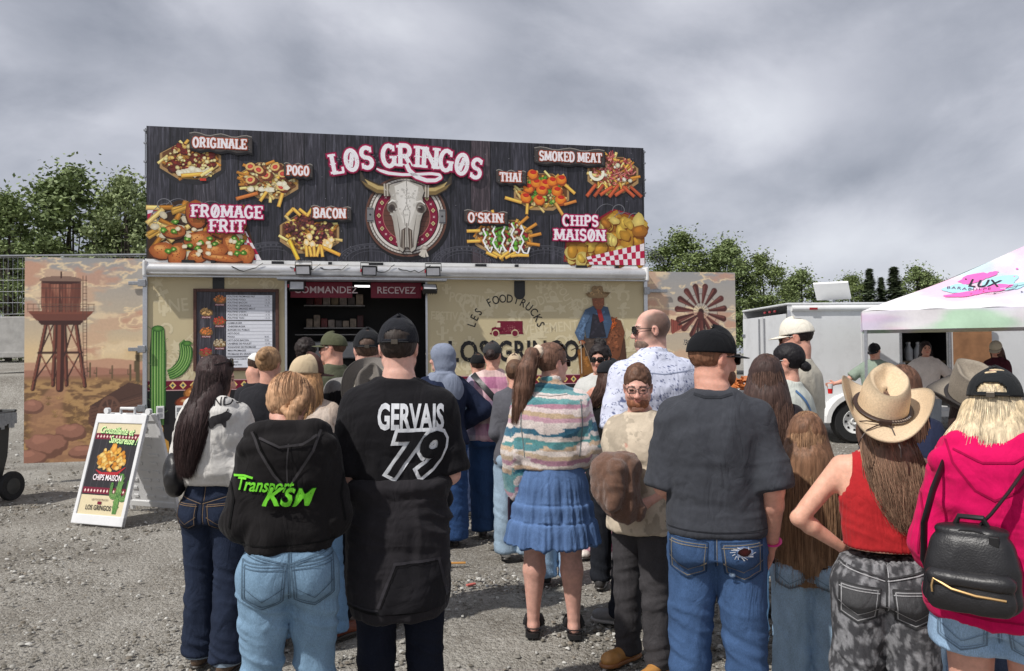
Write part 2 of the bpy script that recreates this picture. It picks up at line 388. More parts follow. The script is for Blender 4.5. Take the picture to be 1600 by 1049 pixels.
# ------------------------------------------------------------------ ground
def ground_mat():
    m, t, b = new_mat('gravel_ground')
    co = t.new('ShaderNodeTexCoord'); v = co.outputs['Object']
    vo = t.new('ShaderNodeTexVoronoi', i_Scale=38.0); t.link(v, vo.inputs['Vector'])
    vo2 = t.new('ShaderNodeTexVoronoi', i_Scale=95.0); t.link(v, vo2.inputs['Vector'])
    n = t.new('ShaderNodeTexNoise', i_Scale=0.9, i_Detail=8.0, i_Roughness=0.65); t.link(v, n.inputs['Vector'])
    n2 = t.new('ShaderNodeTexNoise', i_Scale=220.0, i_Detail=2.0); t.link(v, n2.inputs['Vector'])
    s1 = t.ramp(vo.outputs['Color'], [(0.0, lin(108, 103, 95)), (0.5, lin(150, 146, 138)), (0.8, lin(176, 173, 166)), (1.0, lin(216, 214, 208))])
    s2 = t.ramp(vo2.outputs['Color'], [(0.0, lin(90, 84, 76)), (0.6, lin(140, 135, 126)), (1.0, lin(192, 189, 182))])
    c = t.mix(0.5, s1.outputs[0], s2.outputs[0])
    big = t.ramp(n.outputs[0], [(0.38, lin(98, 91, 82)), (0.6, lin(166, 162, 154))])
    c = t.mix(0.42, c, big.outputs[0])
    c = t.mix(1.0, c, t.ramp(n2.outputs[0], [(0.3, 0.72), (0.7, 1.2)]).outputs[0], 'MULTIPLY')
    t.link(c, b.inputs['Base Color']); b.inputs['Roughness'].default_value = 0.95; b.inputs['Specular IOR Level'].default_value = 0.15
    h = t.math('ADD', t.math('MULTIPLY', vo.outputs['Distance'], -0.6), t.math('MULTIPLY', vo2.outputs['Distance'], -0.4))
    bp = t.new('ShaderNodeBump', i_Strength=0.9, i_Distance=0.02); t.link(h, bp.inputs['Height']); t.link(bp.outputs[0], b.inputs['Normal'])
    return m
GM = ground_mat()
def gz(x, y): return 0.0
xs_ = np.concatenate([np.linspace(-400, -16, 14), np.linspace(-14, 20, 120), np.linspace(22, 400, 14)])
ys_ = np.concatenate([np.linspace(-60, 1, 8), np.linspace(1.3, 16, 80), np.linspace(17, 700, 20)])
X, Y = np.meshgrid(xs_, ys_, indexing='ij')
near = np.exp(-((Y - 7) / 7) ** 2)
Z = (fbm(np.stack([X * .5, Y * .5, X * 0], -1).reshape(-1, 3), 3).reshape(X.shape) - 0.5) * 0.05 * near - 0.012
# gravel bank rising behind the left sign panel
bank = ss(-5.2, -8.0, X) * ss(15.0, 18.5, Y) * 1.95
Z = Z + bank + bank * 0.12 * (fbm(np.stack([X, Y, X * 0], -1).reshape(-1, 3), 3).reshape(X.shape) - .5)
nx, ny = X.shape
idx = np.arange(nx * ny).reshape(nx, ny)
F = np.stack([idx[:-1, :-1], idx[1:, :-1], idx[1:, 1:], idx[:-1, 1:]], -1).reshape(-1, 4)
tag(link_mesh('ground', np_mesh('ground', np.stack([X, Y, Z], -1).reshape(-1, 3), F), GM, None, True), 'grey brown gravel yard in front of the food truck', None, None, 'structure')

# loose stones: real geometry in one object
rng = np.random.default_rng(11)
def scatter(n, y0, y1, spread, smin, smax):
    y = y0 + (y1 - y0) * rng.random(n) ** 0.9; x = (rng.random(n) * 2 - 1) * (y * 0.69 + 0.3)
    s = smin + (smax - smin) * rng.random(n) ** 3.2
    return x, y, s
parts_ = [scatter(24000, 3.4, 5.6, 1, .004, .018), scatter(17000, 5.2, 8.5, 1, .006, .021), scatter(7000, 8, 15, 1, .012, .030)]
sx = np.concatenate([p[0] for p in parts_]); sy = np.concatenate([p[1] for p in parts_]); sr = np.concatenate([p[2] for p in parts_])
keep = fbm(np.stack([sx * 1.3, sy * 1.3, sx * 0], -1), 3) > rng.random(len(sx)) * 0.42 + 0.26
sx, sy, sr = sx[keep], sy[keep], sr[keep]; n = len(sx)
ang = np.arange(6) * PI / 3
ring = np.stack([np.cos(ang), np.sin(ang), 0 * ang - 0.25], -1); mid = np.stack([np.cos(ang + .5) * .74, np.sin(ang + .5) * .74, 0 * ang + 0.42], -1)
base = np.vstack([ring, mid, [[0, 0, .62]]])
bf = [(i, (i + 1) % 6, 6 + i) for i in range(6)] + [((i + 1) % 6, 6 + (i + 1) % 6, 6 + i) for i in range(6)] + [(6 + i, 6 + (i + 1) % 6, 12) for i in range(6)]
Vv = base[None] * (1 + rng.uniform(-.28, .28, (n, 13, 1)))
a = rng.random(n) * 2 * PI; asp = rng.uniform(.6, 1.0, n); hh = rng.uniform(.45, .95, n)
Vx, Vy, Vz = Vv[..., 0], Vv[..., 1] * asp[:, None], Vv[..., 2] * hh[:, None]
ca, sa = np.cos(a)[:, None], np.sin(a)[:, None]
W_ = np.stack([(Vx * ca - Vy * sa) * sr[:, None] + sx[:, None], (Vx * sa + Vy * ca) * sr[:, None] + sy[:, None], Vz * sr[:, None] - 0.004], -1)
tone = rng.random(n); pal = np.stack([lin(112, 107, 98), lin(138, 134, 126), lin(156, 153, 146), lin(188, 186, 180), lin(124, 116, 105)])
cc = pal[np.minimum((tone ** 1.25 * 5).astype(int), 4)] * rng.uniform(.8, 1.12, (n, 1))
M['stone'] = col_mat('loose_stone', 0.9, 0.2, 0.18, 70, 0.3, 200)
st = link_mesh('gravel', np_mesh('gravel', W_.reshape(-1, 3), (np.array(bf)[None] + (np.arange(n) * 13)[:, None, None]).reshape(-1, 3), np.repeat(cc, 13, 0)), M['stone'])
tag(st, 'loose pale and grey stones strewn over the yard', None, None, 'stuff')

# ------------------------------------------------------------------ trees
M['leaf'] = col_mat('leaf', 0.6, 0.3, 0.15, 8, 0)
M['bark'] = mat('bark', lin(86, 78, 70), 0.9, var=0.4, scale=30, bump=0.5)
def leafmesh(h, wd, seed, nleaf=5200, size=0.2, c1=lin(74, 92, 46), c2=lin(112, 128, 72), open_=0.0):
    r = np.random.default_rng(seed); clumps = []
    nc = 80
    for k in range(nc):
        t = r.random(); z = h * (0.22 + 0.76 * t); prof = (math.sin(PI * min(1, (0.16 + t * 0.86))) ** 0.6) * (1 - 0.25 * t)
        a = r.random() * 2 * PI; rad = wd * prof * (0.25 + 0.72 * r.random() ** .6)
        clumps.append((rad * math.cos(a), rad * math.sin(a), z, wd * r.uniform(.10, .24)))
    clumps.append((0, 0, h * .93, wd * .22)); cl = np.array(clumps)
    pick = r.integers(0, len(cl), nleaf); d = r.normal(size=(nleaf, 3)); d /= np.linalg.norm(d, axis=1, keepdims=True)
    rr = r.random(nleaf) ** 0.45
    P = cl[pick, :3] + d * (cl[pick, 3] * rr)[:, None] * np.array([1.1, 1.1, .85])
    fr = r.random(nleaf) < .26; P = np.where(fr[:, None], cl[pick, :3] * np.array([.9, .9, 1]) + np.clip(r.normal(size=(nleaf, 3)), -2, 2) * wd * .16, P)
    s = size * r.uniform(.6, 1.3, nleaf)
    u = r.normal(size=(nleaf, 3)); u /= np.linalg.norm(u, axis=1, keepdims=True); v = np.cross(u, d + r.normal(size=(nleaf, 3)) * .5); v /= np.linalg.norm(v, axis=1, keepdims=True)
    Q = np.stack([P - u * s[:, None], P + v * (s * .55)[:, None], P + u * s[:, None], P - v * (s * .55)[:, None]], 1)
    col = c1 + (c2 - c1) * (r.random((nleaf, 1)) * .6 + .4 * r.random(len(cl))[pick][:, None])
    col = col * r.uniform(.75, 1.2, (nleaf, 1))
    return np_mesh('crown', Q.reshape(-1, 3), np.arange(nleaf * 4).reshape(-1, 4), np.repeat(col, 4, 0)), cl
def trunkmesh(h, cl, seed, r0=0.16):
    r = random.Random(seed); b = MB()
    b.tube([(0, 0, -.3), (r.uniform(-.1, .1), r.uniform(-.1, .1), h * .3), (r.uniform(-.3, .3), r.uniform(-.3, .3), h * .62), (0, 0, h * .95)], [r0, r0 * .8, r0 * .45, .02], 7)
    for q in cl[::4]:
        z0 = h * r.uniform(.2, .5); b.tube([(0, 0, z0), (q[0] * .5, q[1] * .5, (z0 + q[2]) * .5), tuple(q[:3])], [r0 * .38, r0 * .22, .012], 5)
    me = bpy.data.meshes.new('trunk'); me.from_pydata(np.concatenate(b.V).tolist(), [], b.F); return me
kinds = []
for i, (h, wd, sd, c1, c2) in enumerate([(10.5, 2.9, 3, lin(84, 98, 58), lin(122, 134, 88)), (10.0, 2.7, 5, lin(78, 92, 56), lin(116, 128, 84)), (11.0, 3.2, 8, lin(72, 84, 48), lin(106, 118, 72)), (10.0, 2.6, 9, lin(90, 102, 66), lin(128, 138, 96))]):
    lm, cl = leafmesh(h, wd, sd, 18000, .095, c1 * 1.5, c2 * 1.5); kinds.append((lm, trunkmesh(h, cl, sd), h))
def spruce(seed, h=10.0):
    r = np.random.default_rng(seed); V = []; 
    for k in range(2600):
        t = r.random() ** .8; z = h * (.08 + .92 * t); rad = (1 - t) * 1.25 * r.random() ** .5 * (0.75 + .35 * math.sin(z * 5.2)) + .04; a = r.random() * 2 * PI
        p = np.array([rad * math.cos(a), rad * math.sin(a), z - rad * .25]); o = np.array([math.cos(a), math.sin(a), -.35]); sd_ = np.array([-math.sin(a), math.cos(a), r.uniform(-.4, .4)]); s = .19
        V += [p - o * s, p + sd_ * s * .4, p + o * s, p - sd_ * s * .4]
    n = len(V) // 4; col = (lin(84, 98, 72) + (lin(122, 136, 102) - lin(84, 98, 72)) * r.random((n, 1)))
    me = np_mesh('crown', np.array(V), np.arange(n * 4).reshape(-1, 4), np.repeat(col, 4, 0))
    b = MB().tube([(0, 0, -.3), (0, 0, h)], [.14, .015], 6); tm = bpy.data.meshes.new('trunk'); tm.from_pydata(np.concatenate(b.V).tolist(), [], b.F)
    return me, tm, h
spr = [spruce(1), spruce(2)]
def tree(x, y, z, top, kind, label, group, wsc=1.0, rz=0.0, name='broadleaf_tree'):
    lm, tm, h = kind; o = empty(name, (x, y, z), rz, label, 'tree', group); s = (top - z) / h; o.scale = (s * wsc, s * wsc, s)
    link_mesh('crown', lm, M['leaf'], o); link_mesh('trunk', tm, M['bark'], o)
    return o
# (photo bearing as x/y, distance, top height)
def tline(rows, label, group, z=0.0):
    for i, (b, y, top, k, ws, lab) in enumerate(rows): tree(b * y, y, z, top, kinds[k], lab, group, ws * 1.28, i * 1.7)
tline([(-.655, 31, 8.2, 0, .95, 'pale green broadleaf tree at the left edge, above the wire fence'), (-.572, 34, 10.0, 1, 1.05, 'tallest broadleaf tree behind the water tower panel'), (-.505, 33, 9.3, 3, .85, 'slim broadleaf tree between the tallest tree and the roof sign'), (-.462, 35, 9.2, 0, .9, 'broadleaf tree half hidden by the left end of the roof sign'),
       (-.69, 44, 7.2, 2, 1.1, 'darker low tree at the back of the left grove beside the edge'), (-.615, 46, 7.4, 3, 1.2, 'darker low tree filling the gap left of the tallest tree'), (-.545, 45, 7.6, 2, 1.2, 'darker low tree filling the gap right of the tallest tree')], '', 'broadleaf trees behind the left panel')
tline([(.222, 56, 10.2, 2, 1.15, 'tallest tree of the right grove, above the left of the windmill panel'), (.283, 55, 9.6, 1, 1.0, 'tree over the right edge of the windmill panel'), (.325, 55, 8.5, 2, 1.0, 'dark tree just right of the windmill panel'), (.256, 60, 8.4, 3, 1.3, 'paler tree filling the gap above the windmill panel'),
       (.379, 58, 7.7, 1, 1.1, 'low round tree standing apart above the white cargo trailer'), (.442, 62, 7.6, 2, 1.1, 'low tree left of the spruces'), (.528, 62, 8.3, 1, 1.1, 'tall loose tree right of the spruces'), (.556, 62, 7.2, 0, 1.0, 'last tree before the tent roof hides the grove')], '', 'broadleaf trees behind the cargo trailer')
for i, (b, y, top, ws, lab) in enumerate([(.467, 60, 8.0, .8, 'thin tall spruce with a knobbly top behind the cargo trailer'), (.482, 61, 7.4, .75, 'shortest spruce between two taller spruces'), (.499, 60, 8.1, 1.0, 'broad dark spruce right of the short one')]):
    tree(b * y, y, 0, top, spr[i % 2], lab, 'spruces behind the cargo trailer', ws * 2.3, i, 'spruce_tree')
bm_ = MB()

# ------------------------------------------------------------------ concrete blocks and wire fence on the bank
M['conc'] = mat('concrete', lin(172, 170, 166), 0.9, var=0.2, scale=6, bump=0.3, dirt=0.3)
o = empty('concrete_barrier', (0, 0, 0), 0, 'long row of grey concrete blocks on the gravel bank at the left edge', 'barrier')
for k in range(3):
    x0 = -8.6 - 2.5 * (k + 1)
    MB().box((x0 + .02, 18.6, 1.7), (x0 + 2.48, 19.3, 2.62), bev=.03).build('block', M['conc'], o)
    MB().box((x0, 18.5, 1.62), (x0 + 2.5, 18.6, 1.76), bev=.02).build('ledge', M['conc'], o)
def wire_panel(x0, z0, x1, z1, y, px, pz):
    b = MB(); 
    for x in np.arange(x0, x1 + .001, px): b.tube([(x, y, z0), (x, y, z1)], .005, 4, False)
    for z in np.arange(z0, z1 + .001, pz): b.tube([(x0, y, z), (x1, y, z)], .005, 4, False)
    return b
o = empty('wire_fence', (0, 0, 0), 0, 'temporary galvanised wire fence above the concrete blocks', 'fence')
for k in range(2):
    x0 = -9.0 - 2.9 * (k + 1)
    wire_panel(x0 + .04, 2.7, x0 + 2.86, 4.1, 19.0, .12, .28).build('mesh_panel', M['galv'], o)
    MB().tube([(x0, 19, 2.6), (x0, 19, 4.15), (x0 + 2.88, 19, 4.15), (x0 + 2.88, 19, 2.6)], .025, 6).build('frame', M['galv'], o)
# ------------------------------------------------------------------ the food truck (local frame: x along the front, y away from the viewer, z up)
TR_O, TR_YAW, TR_L = Vector((-4.848, 10.2, 0)), 0.195, 6.97
M['wood'] = None
def plank_mat():
    m, t, b = new_mat('charred_plank_print')
    co = t.new('ShaderNodeTexCoord'); sp = t.new('ShaderNodeSeparateXYZ'); t.link(co.outputs['Object'], sp.inputs[0])
    fl = t.math('FLOOR', t.math('DIVIDE', sp.outputs[0], 0.29)); wn = t.new('ShaderNodeTexWhiteNoise', noise_dimensions='1D'); t.link(fl, wn.inputs['W'])
    mp = t.new('ShaderNodeMapping'); mp.inputs['Scale'].default_value = (14, 1, 0.9); t.link(co.outputs['Object'], mp.inputs[0])
    n = t.new('ShaderNodeTexNoise', i_Scale=3.0, i_Detail=8.0, i_Roughness=0.68, i_Distortion=0.6); t.link(mp.outputs[0], n.inputs['Vector'])
    c = t.ramp(n.outputs[0], [(0.3, lin(26, 24, 29)), (0.48, lin(50, 49, 56)), (0.6, lin(78, 77, 86)), (0.74, lin(128, 126, 134))])
    tint = t.ramp(wn.outputs[0], [(0.0, (.6, .6, .64)), (.55, (.9, .9, .95)), (.86, (1.1, 1.05, 1.05)), (.93, (1.45, 1.12, 1.05))], 'CONSTANT')
    c2 = t.mix(1.0, c.outputs[0], tint.outputs[0], 'MULTIPLY')
    fr = t.math('FRACT', t.math('DIVIDE', sp.outputs[0], 0.29)); edge = t.ramp(t.math('ABSOLUTE', t.math('SUBTRACT', fr, 0.5)), [(0.462, 1.0), (0.485, 0.12)])
    t.link(t.mix(1.0, c2, edge.outputs[0], 'MULTIPLY'), b.inputs['Base Color']); b.inputs['Roughness'].default_value = 0.45
    return m
PLANK = plank_mat()
def front(name, label=None, cat=None, loc=(0, 0, 0)):
    o = empty(name, (0, 0, 0), 0, label, cat); o.matrix_world = Matrix.Translation(TR_O) @ Matrix.Rotation(TR_YAW, 4, 'Z') @ Matrix.Translation(loc); return o

truck = front('food_truck', 'long beige food trailer with a serving hatch and printed western artwork', 'food truck')
BEI = lin(205, 190, 152); BEI2 = lin(218, 205, 172); BURG = lin(112, 16, 44); NEARBLK = lin(28, 26, 28)
M['beige'] = mat('beige_vinyl', BEI, 0.45, var=0.05, scale=2)
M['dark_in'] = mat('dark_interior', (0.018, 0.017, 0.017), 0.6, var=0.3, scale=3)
M['blackpanel'] = mat('black_vinyl', lin(34, 31, 33), 0.5, var=0.4, scale=(5))
ZB, ZT = 0.26, 2.88
# walls around the opening (x 1.79 .. 3.70, z 1.10 .. 2.62)
b = MB()
b.box((0, 0, ZB), (1.76, .05, ZT - .02)); b.box((3.72, 0, ZB), (TR_L, .05, ZT - .02)); b.box((1.76, 0, ZB), (3.72, .05, 1.02)); b.box((1.76, 0, 2.64), (3.72, .05, ZT - .02))
b.build('front_wall', M['beige'], truck)
b = MB(); b.box((0, 2.35, ZB), (TR_L, 2.4, ZT - .02)); b.box((0, .052, ZB), (.05, 2.348, ZT - .02)); b.box((TR_L - .05, .052, ZB), (TR_L, 2.348, ZT - .02)); b.build('body_shell', M['white'], truck)
MB().box((-.02, -.03, ZT - .02), (TR_L + .02, 2.43, ZT + .03)).build('roof', M['white'], truck)
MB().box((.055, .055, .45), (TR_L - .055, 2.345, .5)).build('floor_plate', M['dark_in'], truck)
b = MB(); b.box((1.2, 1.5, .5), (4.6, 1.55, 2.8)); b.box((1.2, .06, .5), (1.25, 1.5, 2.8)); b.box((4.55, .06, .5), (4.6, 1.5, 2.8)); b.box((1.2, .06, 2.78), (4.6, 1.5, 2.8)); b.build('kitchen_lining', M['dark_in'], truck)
MB().box((1.80, -.18, .99), (3.68, .3, 1.03), bev=.008).build('serving_counter', M['alu'], truck)
# hatch frame and corner trims
b = MB()
for x in (1.765, 3.69): b.box((x, -.022, 1.0), (x + .028, .0, 2.655))
b.box((1.765, -.022, 2.63), (3.718, 0, 2.655)); b.build('hatch_frame', M['alu'], truck)
for x in (-.05, TR_L - .01):
    MB().box((x, -.035, ZB - .02), (x + .06, .03, ZT - .06), bev=.01).build('corner_post', M['alu'], truck)
MB().box((0, -.03, ZB - .035), (TR_L, .04, ZB + .02), bev=.006).build('bottom_rail', M['alu'], truck)
MB().box((TR_L + .06, .1, .5), (TR_L + .16, .2, 2.75)).build('door_edge', M['white'], truck)
# rolled awning along the roof edge
aw = MB().tube([(.0, -.11, 2.765), (TR_L, -.11, 2.765)], .085, 16); aw = aw.build('awning_case', mat('awning_metal', (.72, .72, .72), .35, .55, var=.1, scale=8, dirt=.25), truck, True)
b = MB()
for x in (.0, TR_L - .02): MB().box((x - .012, -.205, 2.66), (x + .032, -.01, 2.87), bev=.02).build('end_cap', M['white'], aw)
b = MB(); b.box((.0, -.2, 2.655), (TR_L, -.16, 2.672))
b.build('lead_rail', M['galv'], aw)
MB().box((1.70, -.42, 2.615), (3.95, -.19, 2.637)).build('hatch_rail', M['galv'], truck)
for i, x in enumerate((.45, .82, 1.6, 2.35, 2.9, 3.05, 4.4, 4.98, 5.9, 6.5)): MB().box((x, -.1, 2.852), (x + (.05 if i % 2 else .16), -.04, 2.89)).build('clip', M['black'], aw)
# cables trailing over the awning
r = random.Random(4)
for x0, x1 in ((1.85, 2.25), (2.25, 2.62), (2.9, 3.25), (3.3, 3.75), (1.1, 1.5)):
    pts = []
    for k in range(9): t = k / 8; pts.append((x0 + (x1 - x0) * t, -.2 - .012 * math.sin(PI * t), 2.80 - .09 * math.sin(PI * t) * r.uniform(.5, 1.1) + .05 * t))
    MB().tube(pts, .006, 5).build('cable', M['black'], truck)
# floodlights: three over the awning, two tilted below the rail
FL = mat('floodlight_glass', (.5, .5, .52), .12, spec=.6)
def flood(x, y, z, tilt, lens=True):
    o = MB().box((-.10, -.045, -.065), (.10, .03, .065), bev=.008)
    for k in range(6): o.box((-.09 + .032 * k, .03, -.055), (-.082 + .032 * k, .05, .055))
    o = o.build('floodlight', M['black'], truck); o.location = (x, y, z); o.rotation_euler = (tilt, 0, random.Random(x).uniform(-.12, .12))
    MB().box((-.085, -.0475, -.05), (.085, -.0455, .05)).build('lens', FL, o)
    b = MB(); b.tube([(-.11, 0, 0), (-.11, .04, .10), (.11, .04, .10), (.11, 0, 0)], .008, 5); b.build('bracket', M['black'], o)
    MB().box((-.118, -.03, -.02), (-.1015, -.0, .02)).build('end_tab', mat('red_tab', lin(190, 40, 60), .5), o)
for x in (2.03, 2.90, 3.78): flood(x, -.26, 2.76, .25)
flood(1.95, -.32, 2.53, -.2); flood(3.72, -.34, 2.5, -.85)
# inside: header signs, light tube, shelves with goods, back counter
for tx, x0, x1 in (('COMMANDEZ', 1.83, 2.67), ('RECEVEZ', 2.93, 3.64)):
    o = MB().box((x0, .10, 2.41), (x1, .13, 2.63)).build('header_sign', mat('burgundy_panel', lin(120, 14, 46), .5), truck)
    p = Print(); p.text(tx, (x0 + x1) / 2 + (.06 if 'COM' in tx else 0), 2.475, .135, lin(214, 196, 202), .008, align='CENTER'); p.build('lettering', o, (0, .097, 0))
em, t_, b_ = new_mat('lit_tube'); b_.inputs['Emission Color'].default_value = (1, .98, .95, 1); b_.inputs['Emission Strength'].default_value = 1.6
MB().box((2.70, .5, 2.60), (2.92, .56, 2.625)).build('light_tube', em, truck)
for z in (2.36, 2.02, 1.92): MB().box((1.95 if z > 2 else 1.82, .95, z - .012), (2.85, 1.3, z)).build('shelf', mat('shelf_metal', (.3, .29, .28), .4, .5), truck)
r = random.Random(9)
cols = [lin(196, 180, 170), lin(150, 60, 60), lin(90, 30, 34), lin(170, 150, 120), lin(110, 100, 96), lin(190, 170, 150)]
for z, n in ((2.36, 7), (2.02, 8), (1.92, 0)):
    for k in range(n):
        b = MB(); x = 1.98 + k * .86 / n; ww = .86 / n * .88; hh = r.uniform(.10, .2)
        b.box((x, .98, z + .001), (x + ww, 1.2, z + hh), bev=.012); b.build('packet', mat('packet_card', cols[r.randrange(6)] * .6, .5, var=.5, scale=14), truck)
MB().box((2.05, 1.2, 1.55), (2.75, 1.45, 1.82), bev=.02).build('warmer_box', mat('warmer_steel', (.3, .3, .3), .35, .7), truck)
MB().box((2.95, .9, 1.3), (3.3, 1.4, 1.95), bev=.02).build('dispenser', M['black'], truck)
# wall prints
wall = Print(.000008); r = random.Random(21)
p = wall; pale = lin(217, 204, 170)
p.z = .0005
words = [('TINE', .10, 2.18, .25, 0.1), ('POUTINE', 4.02, 2.36, .20, -.12), ('FESTIVAL', 3.76, 2.10, .17, -.03), ('RODEO', 5.15, 2.22, .19, .38), ('POUTINE', 5.60, 2.58, .17, -1.0), ('FESTIVAL', 6.02, 2.52, .15, -.04), ('COWBOY', 5.95, 2.25, .16, .5), ('ÉVÉNEMENT', 5.02, 1.86, .21, .09),
         ('FESTIVAL', 5.74, 1.66, .17, .06), ('BURGER', 1.25, 2.5, .16, -1.2), ('POU', 1.40, 2.6, .2, -.6), ('ROUTE', .35, 1.5, .2, .8), ('FESTIVAL', .15, 1.32, .2, .05), ('RODEO', 4.1, 1.35, .2, .2), ('POUTINE', 5.9, 1.3, .2, -.2), ('FRITES', 3.8, 1.62, .15, .3), ('ES', 1.02, 2.72, .2, -1.55), ('BBQ', 6.35, 1.95, .2, .1)]
for t, x, z, s, rot in words: p.text(t, x, z, s, pale, .012, rot=rot, xs=.8)
for k in range(150):                                            # hats, burgers, horseshoes, stars, cacti, forks as pale shapes
    x = r.uniform(.06, 1.66) if r.random() < .36 else r.uniform(3.8, 6.88); z = r.uniform(1.25, 2.6); q = r.random(); s = r.uniform(.05, .10)
    if .55 < x < 1.72 and 1.4 < z < 2.55: continue
    if q < .2: p.line(arc(x, z, s, s, -50, 230, 9), .035, pale)
    elif q < .4: p.blob(x, z, s, s * .6, pale, rnd=r, rot=r.uniform(-1, 1)); p.line([(x - s * 1.5, z - s * .5), (x + s * 1.5, z - s * .4)], .025, pale)
    elif q < .6: a = r.random() * 3; p.line([(x - s * math.cos(a), z - s * math.sin(a)), (x + s * math.cos(a), z + s * math.sin(a))], .04, pale, taper=[1, .5, .5, 1.4]); p.line([(x + s * math.sin(a), z - s * math.cos(a)), (x - s * math.sin(a), z + s * math.cos(a))], .025, pale)
    elif q < .8: P_ = [(x + s * (1 if j % 2 else .45) * math.cos(j * PI / 5), z + s * (1 if j % 2 else .45) * math.sin(j * PI / 5)) for j in range(10)]; p.poly(P_, pale)
    else: p.line([(x, z - s), (x, z + s)], .045, pale); p.line([(x - s * .8, z + s * .4), (x - s * .7, z - s * .1), (x, z - s * .2)], .03, pale); p.line([(x + s * .8, z + s * .6), (x + s * .7, z + s * .1), (x, z)], .03, pale)
tag(p.build('pale_word_pattern', truck, (0, -.0005, 0)), kind='stuff')
p = Print()                                                     # black lower band with woven trim and food
for x0, x1 in ((3.72, TR_L), (0, 1.76)):
    p.rect(x0, .28, x1, 1.15, NEARBLK)
    p.rect(x0, 1.15, x1, 1.29, BURG)
    for x in np.arange(x0 + .06, x1 - .05, .13): p.poly([(x, 1.17), (x + .045, 1.22), (x, 1.27), (x - .045, 1.22)], lin(226, 196, 120)); p.poly([(x, 1.195), (x + .022, 1.22), (x, 1.245), (x - .022, 1.22)], lin(70, 90, 90))
    for z in (1.155, 1.285): p.line([(x0, z), (x1, z)], .012, lin(200, 160, 160))
    if x0: p.build('lower_band', truck, (0, -.003, 0)); p = Print()
# buns and chips printed on the band
r = random.Random(2)
def bun(p, x, z, s, c=lin(206, 132, 62)):
    p.blob(x, z, s, s * .6, c * .5, c * .3, n=14, jit=.06, rnd=r); p.blob(x, z + s * .1, s * .9, s * .5, c * 1.2, c * .7, n=14, jit=.06, rnd=r); p.blob(x - s * .2, z + s * .22, s * .4, s * .18, lin(244, 208, 150), c * 1.2, n=9, rnd=r)
bun(p, .62, 1.10, .17); bun(p, .50, .98, .15, lin(150, 70, 40)); bun(p, .66, 1.18, .12)
for x, z, s in ((.10, .80, .13), (.12, .62, .12), (.62, .55, .2), (.16, .36, .17), (.75, .40, .12)):
    c = lin(232, 176, 84); p.blob(x, z, s * .7, s, c, c * .6, rot=r.uniform(-.6, .6), n=12, rnd=r); p.blob(x + .02, z + .02, s * .35, s * .6, lin(248, 214, 140), c, n=9, rnd=r)
p.poly([(0.0, .7), (.2, .66), (.18, .55), (0, .52)], lin(190, 180, 176)); p.blob(.1, .7, .08, .06, lin(170, 40, 40), rnd=r)
p.build('lower_band', truck, (0, -.003, 0))
# cactus print at the corner, standing over the band
p = Print(); r = random.Random(8)
def cactus(p, pts, wd, ribs=5):
    g0, g1, g2 = lin(46, 92, 40), lin(104, 158, 70), lin(176, 206, 132)
    p.line(pts, wd, g0, taper=[.75, 1, 1, 1, .8])
    for k in range(ribs):
        o = (k - (ribs - 1) / 2) / ribs * wd * .86
        P_ = np.array(pts); T = np.gradient(P_, axis=0); T /= np.linalg.norm(T, axis=1, keepdims=True); N = np.stack([-T[:, 1], T[:, 0]], 1)
        p.line(P_ + N * o, wd * .13, g1 if k % 2 else lin(84, 138, 58), taper=[.6, 1, 1, .6]); p.line(P_ + N * (o + wd * .03), wd * .035, g2, taper=[.4, 1, 1, .4])
    e = pts[-1]; p.blob(e[0], e[1], wd * .38, wd * .22, g1, g0, n=12, jit=.03, rnd=r)
    for k in range(14):
        i = r.randrange(len(pts)); x, z = pts[i]; a = r.choice([-1, 1]); p.line([(x + a * wd * .42, z), (x + a * wd * .62, z + .03)], .006, lin(120, 150, 90))
cactus(p, [(.135, .70 + .16 * i) for i in range(9)], .20); cactus(p, arc(.22, 1.66, .27, .30, -80, 20, 10) + [(.50, 1.78)], .17)
p.build('cactus_print', truck, (0, -.006, 0))
# vents and outlets
for x, z0, z1, w_ in ((.90, 2.47, 2.68, .15), (5.06, 2.40, 2.66, .16)):
    pts = [(x - w_ / 2, z1), (x - w_ / 2, z0 + .07)] + arc(x, z0 + .07, w_ / 2, w_ / 2, 180, 360, 10) + [(x + w_ / 2, z1)] if x > 2 else [(x - w_ / 2, z1), (x - w_ / 2, z0), (x + w_ / 2, z0), (x + w_ / 2, z1)]
    MB().prism(pts, -.012, 0).build('vent_cover', M['black'], truck)
for x in (.12, .36):
    o = MB().box((x, -.035, .78), (x + .10, -.006, .95), bev=.008).build('outlet_box', M['white'], truck)
    MB().box((x + .02, -.039, .80), (x + .08, -.0355, .855)).build('socket', M['galv'], o)
    MB().box((x + .02, -.039, .87), (x + .08, -.0355, .925)).build('socket', M['galv'], o)
# logo on the right wall
p = Print(); k = NEARBLK
p.arctext('LES FOODTRUCKS', 4.86, 1.87, .475, 90, 11.2, .17, k, .006, .8)
v = BURG
p.poly([(4.63, 1.90), (4.70, 1.90), (4.73, 2.075), (5.10, 2.075), (5.10, 1.90)], v); p.rect(4.615, 1.885, 5.11, 1.905, v); p.poly([(4.64, 1.9), (4.645, 1.975), (4.72, 2.0), (4.72, 1.9)], v)
p.poly([(4.705, 1.985), (4.725, 2.05), (4.77, 2.05), (4.77, 1.985)], BEI2)
for x in (4.70, 4.985): p.blob(x, 1.90, .055, .055, BEI, n=16, jit=0); p.blob(x, 1.895, .042, .042, v, n=16, jit=0)
rr = random.Random(3)
for _ in range(70): p.blob(rr.gauss(4.95, .08), min(2.06, max(1.92, rr.gauss(1.96, .03))), rr.uniform(.002, .006), rr.uniform(.002, .006), lin(190, 120, 120), n=5, rnd=rr)
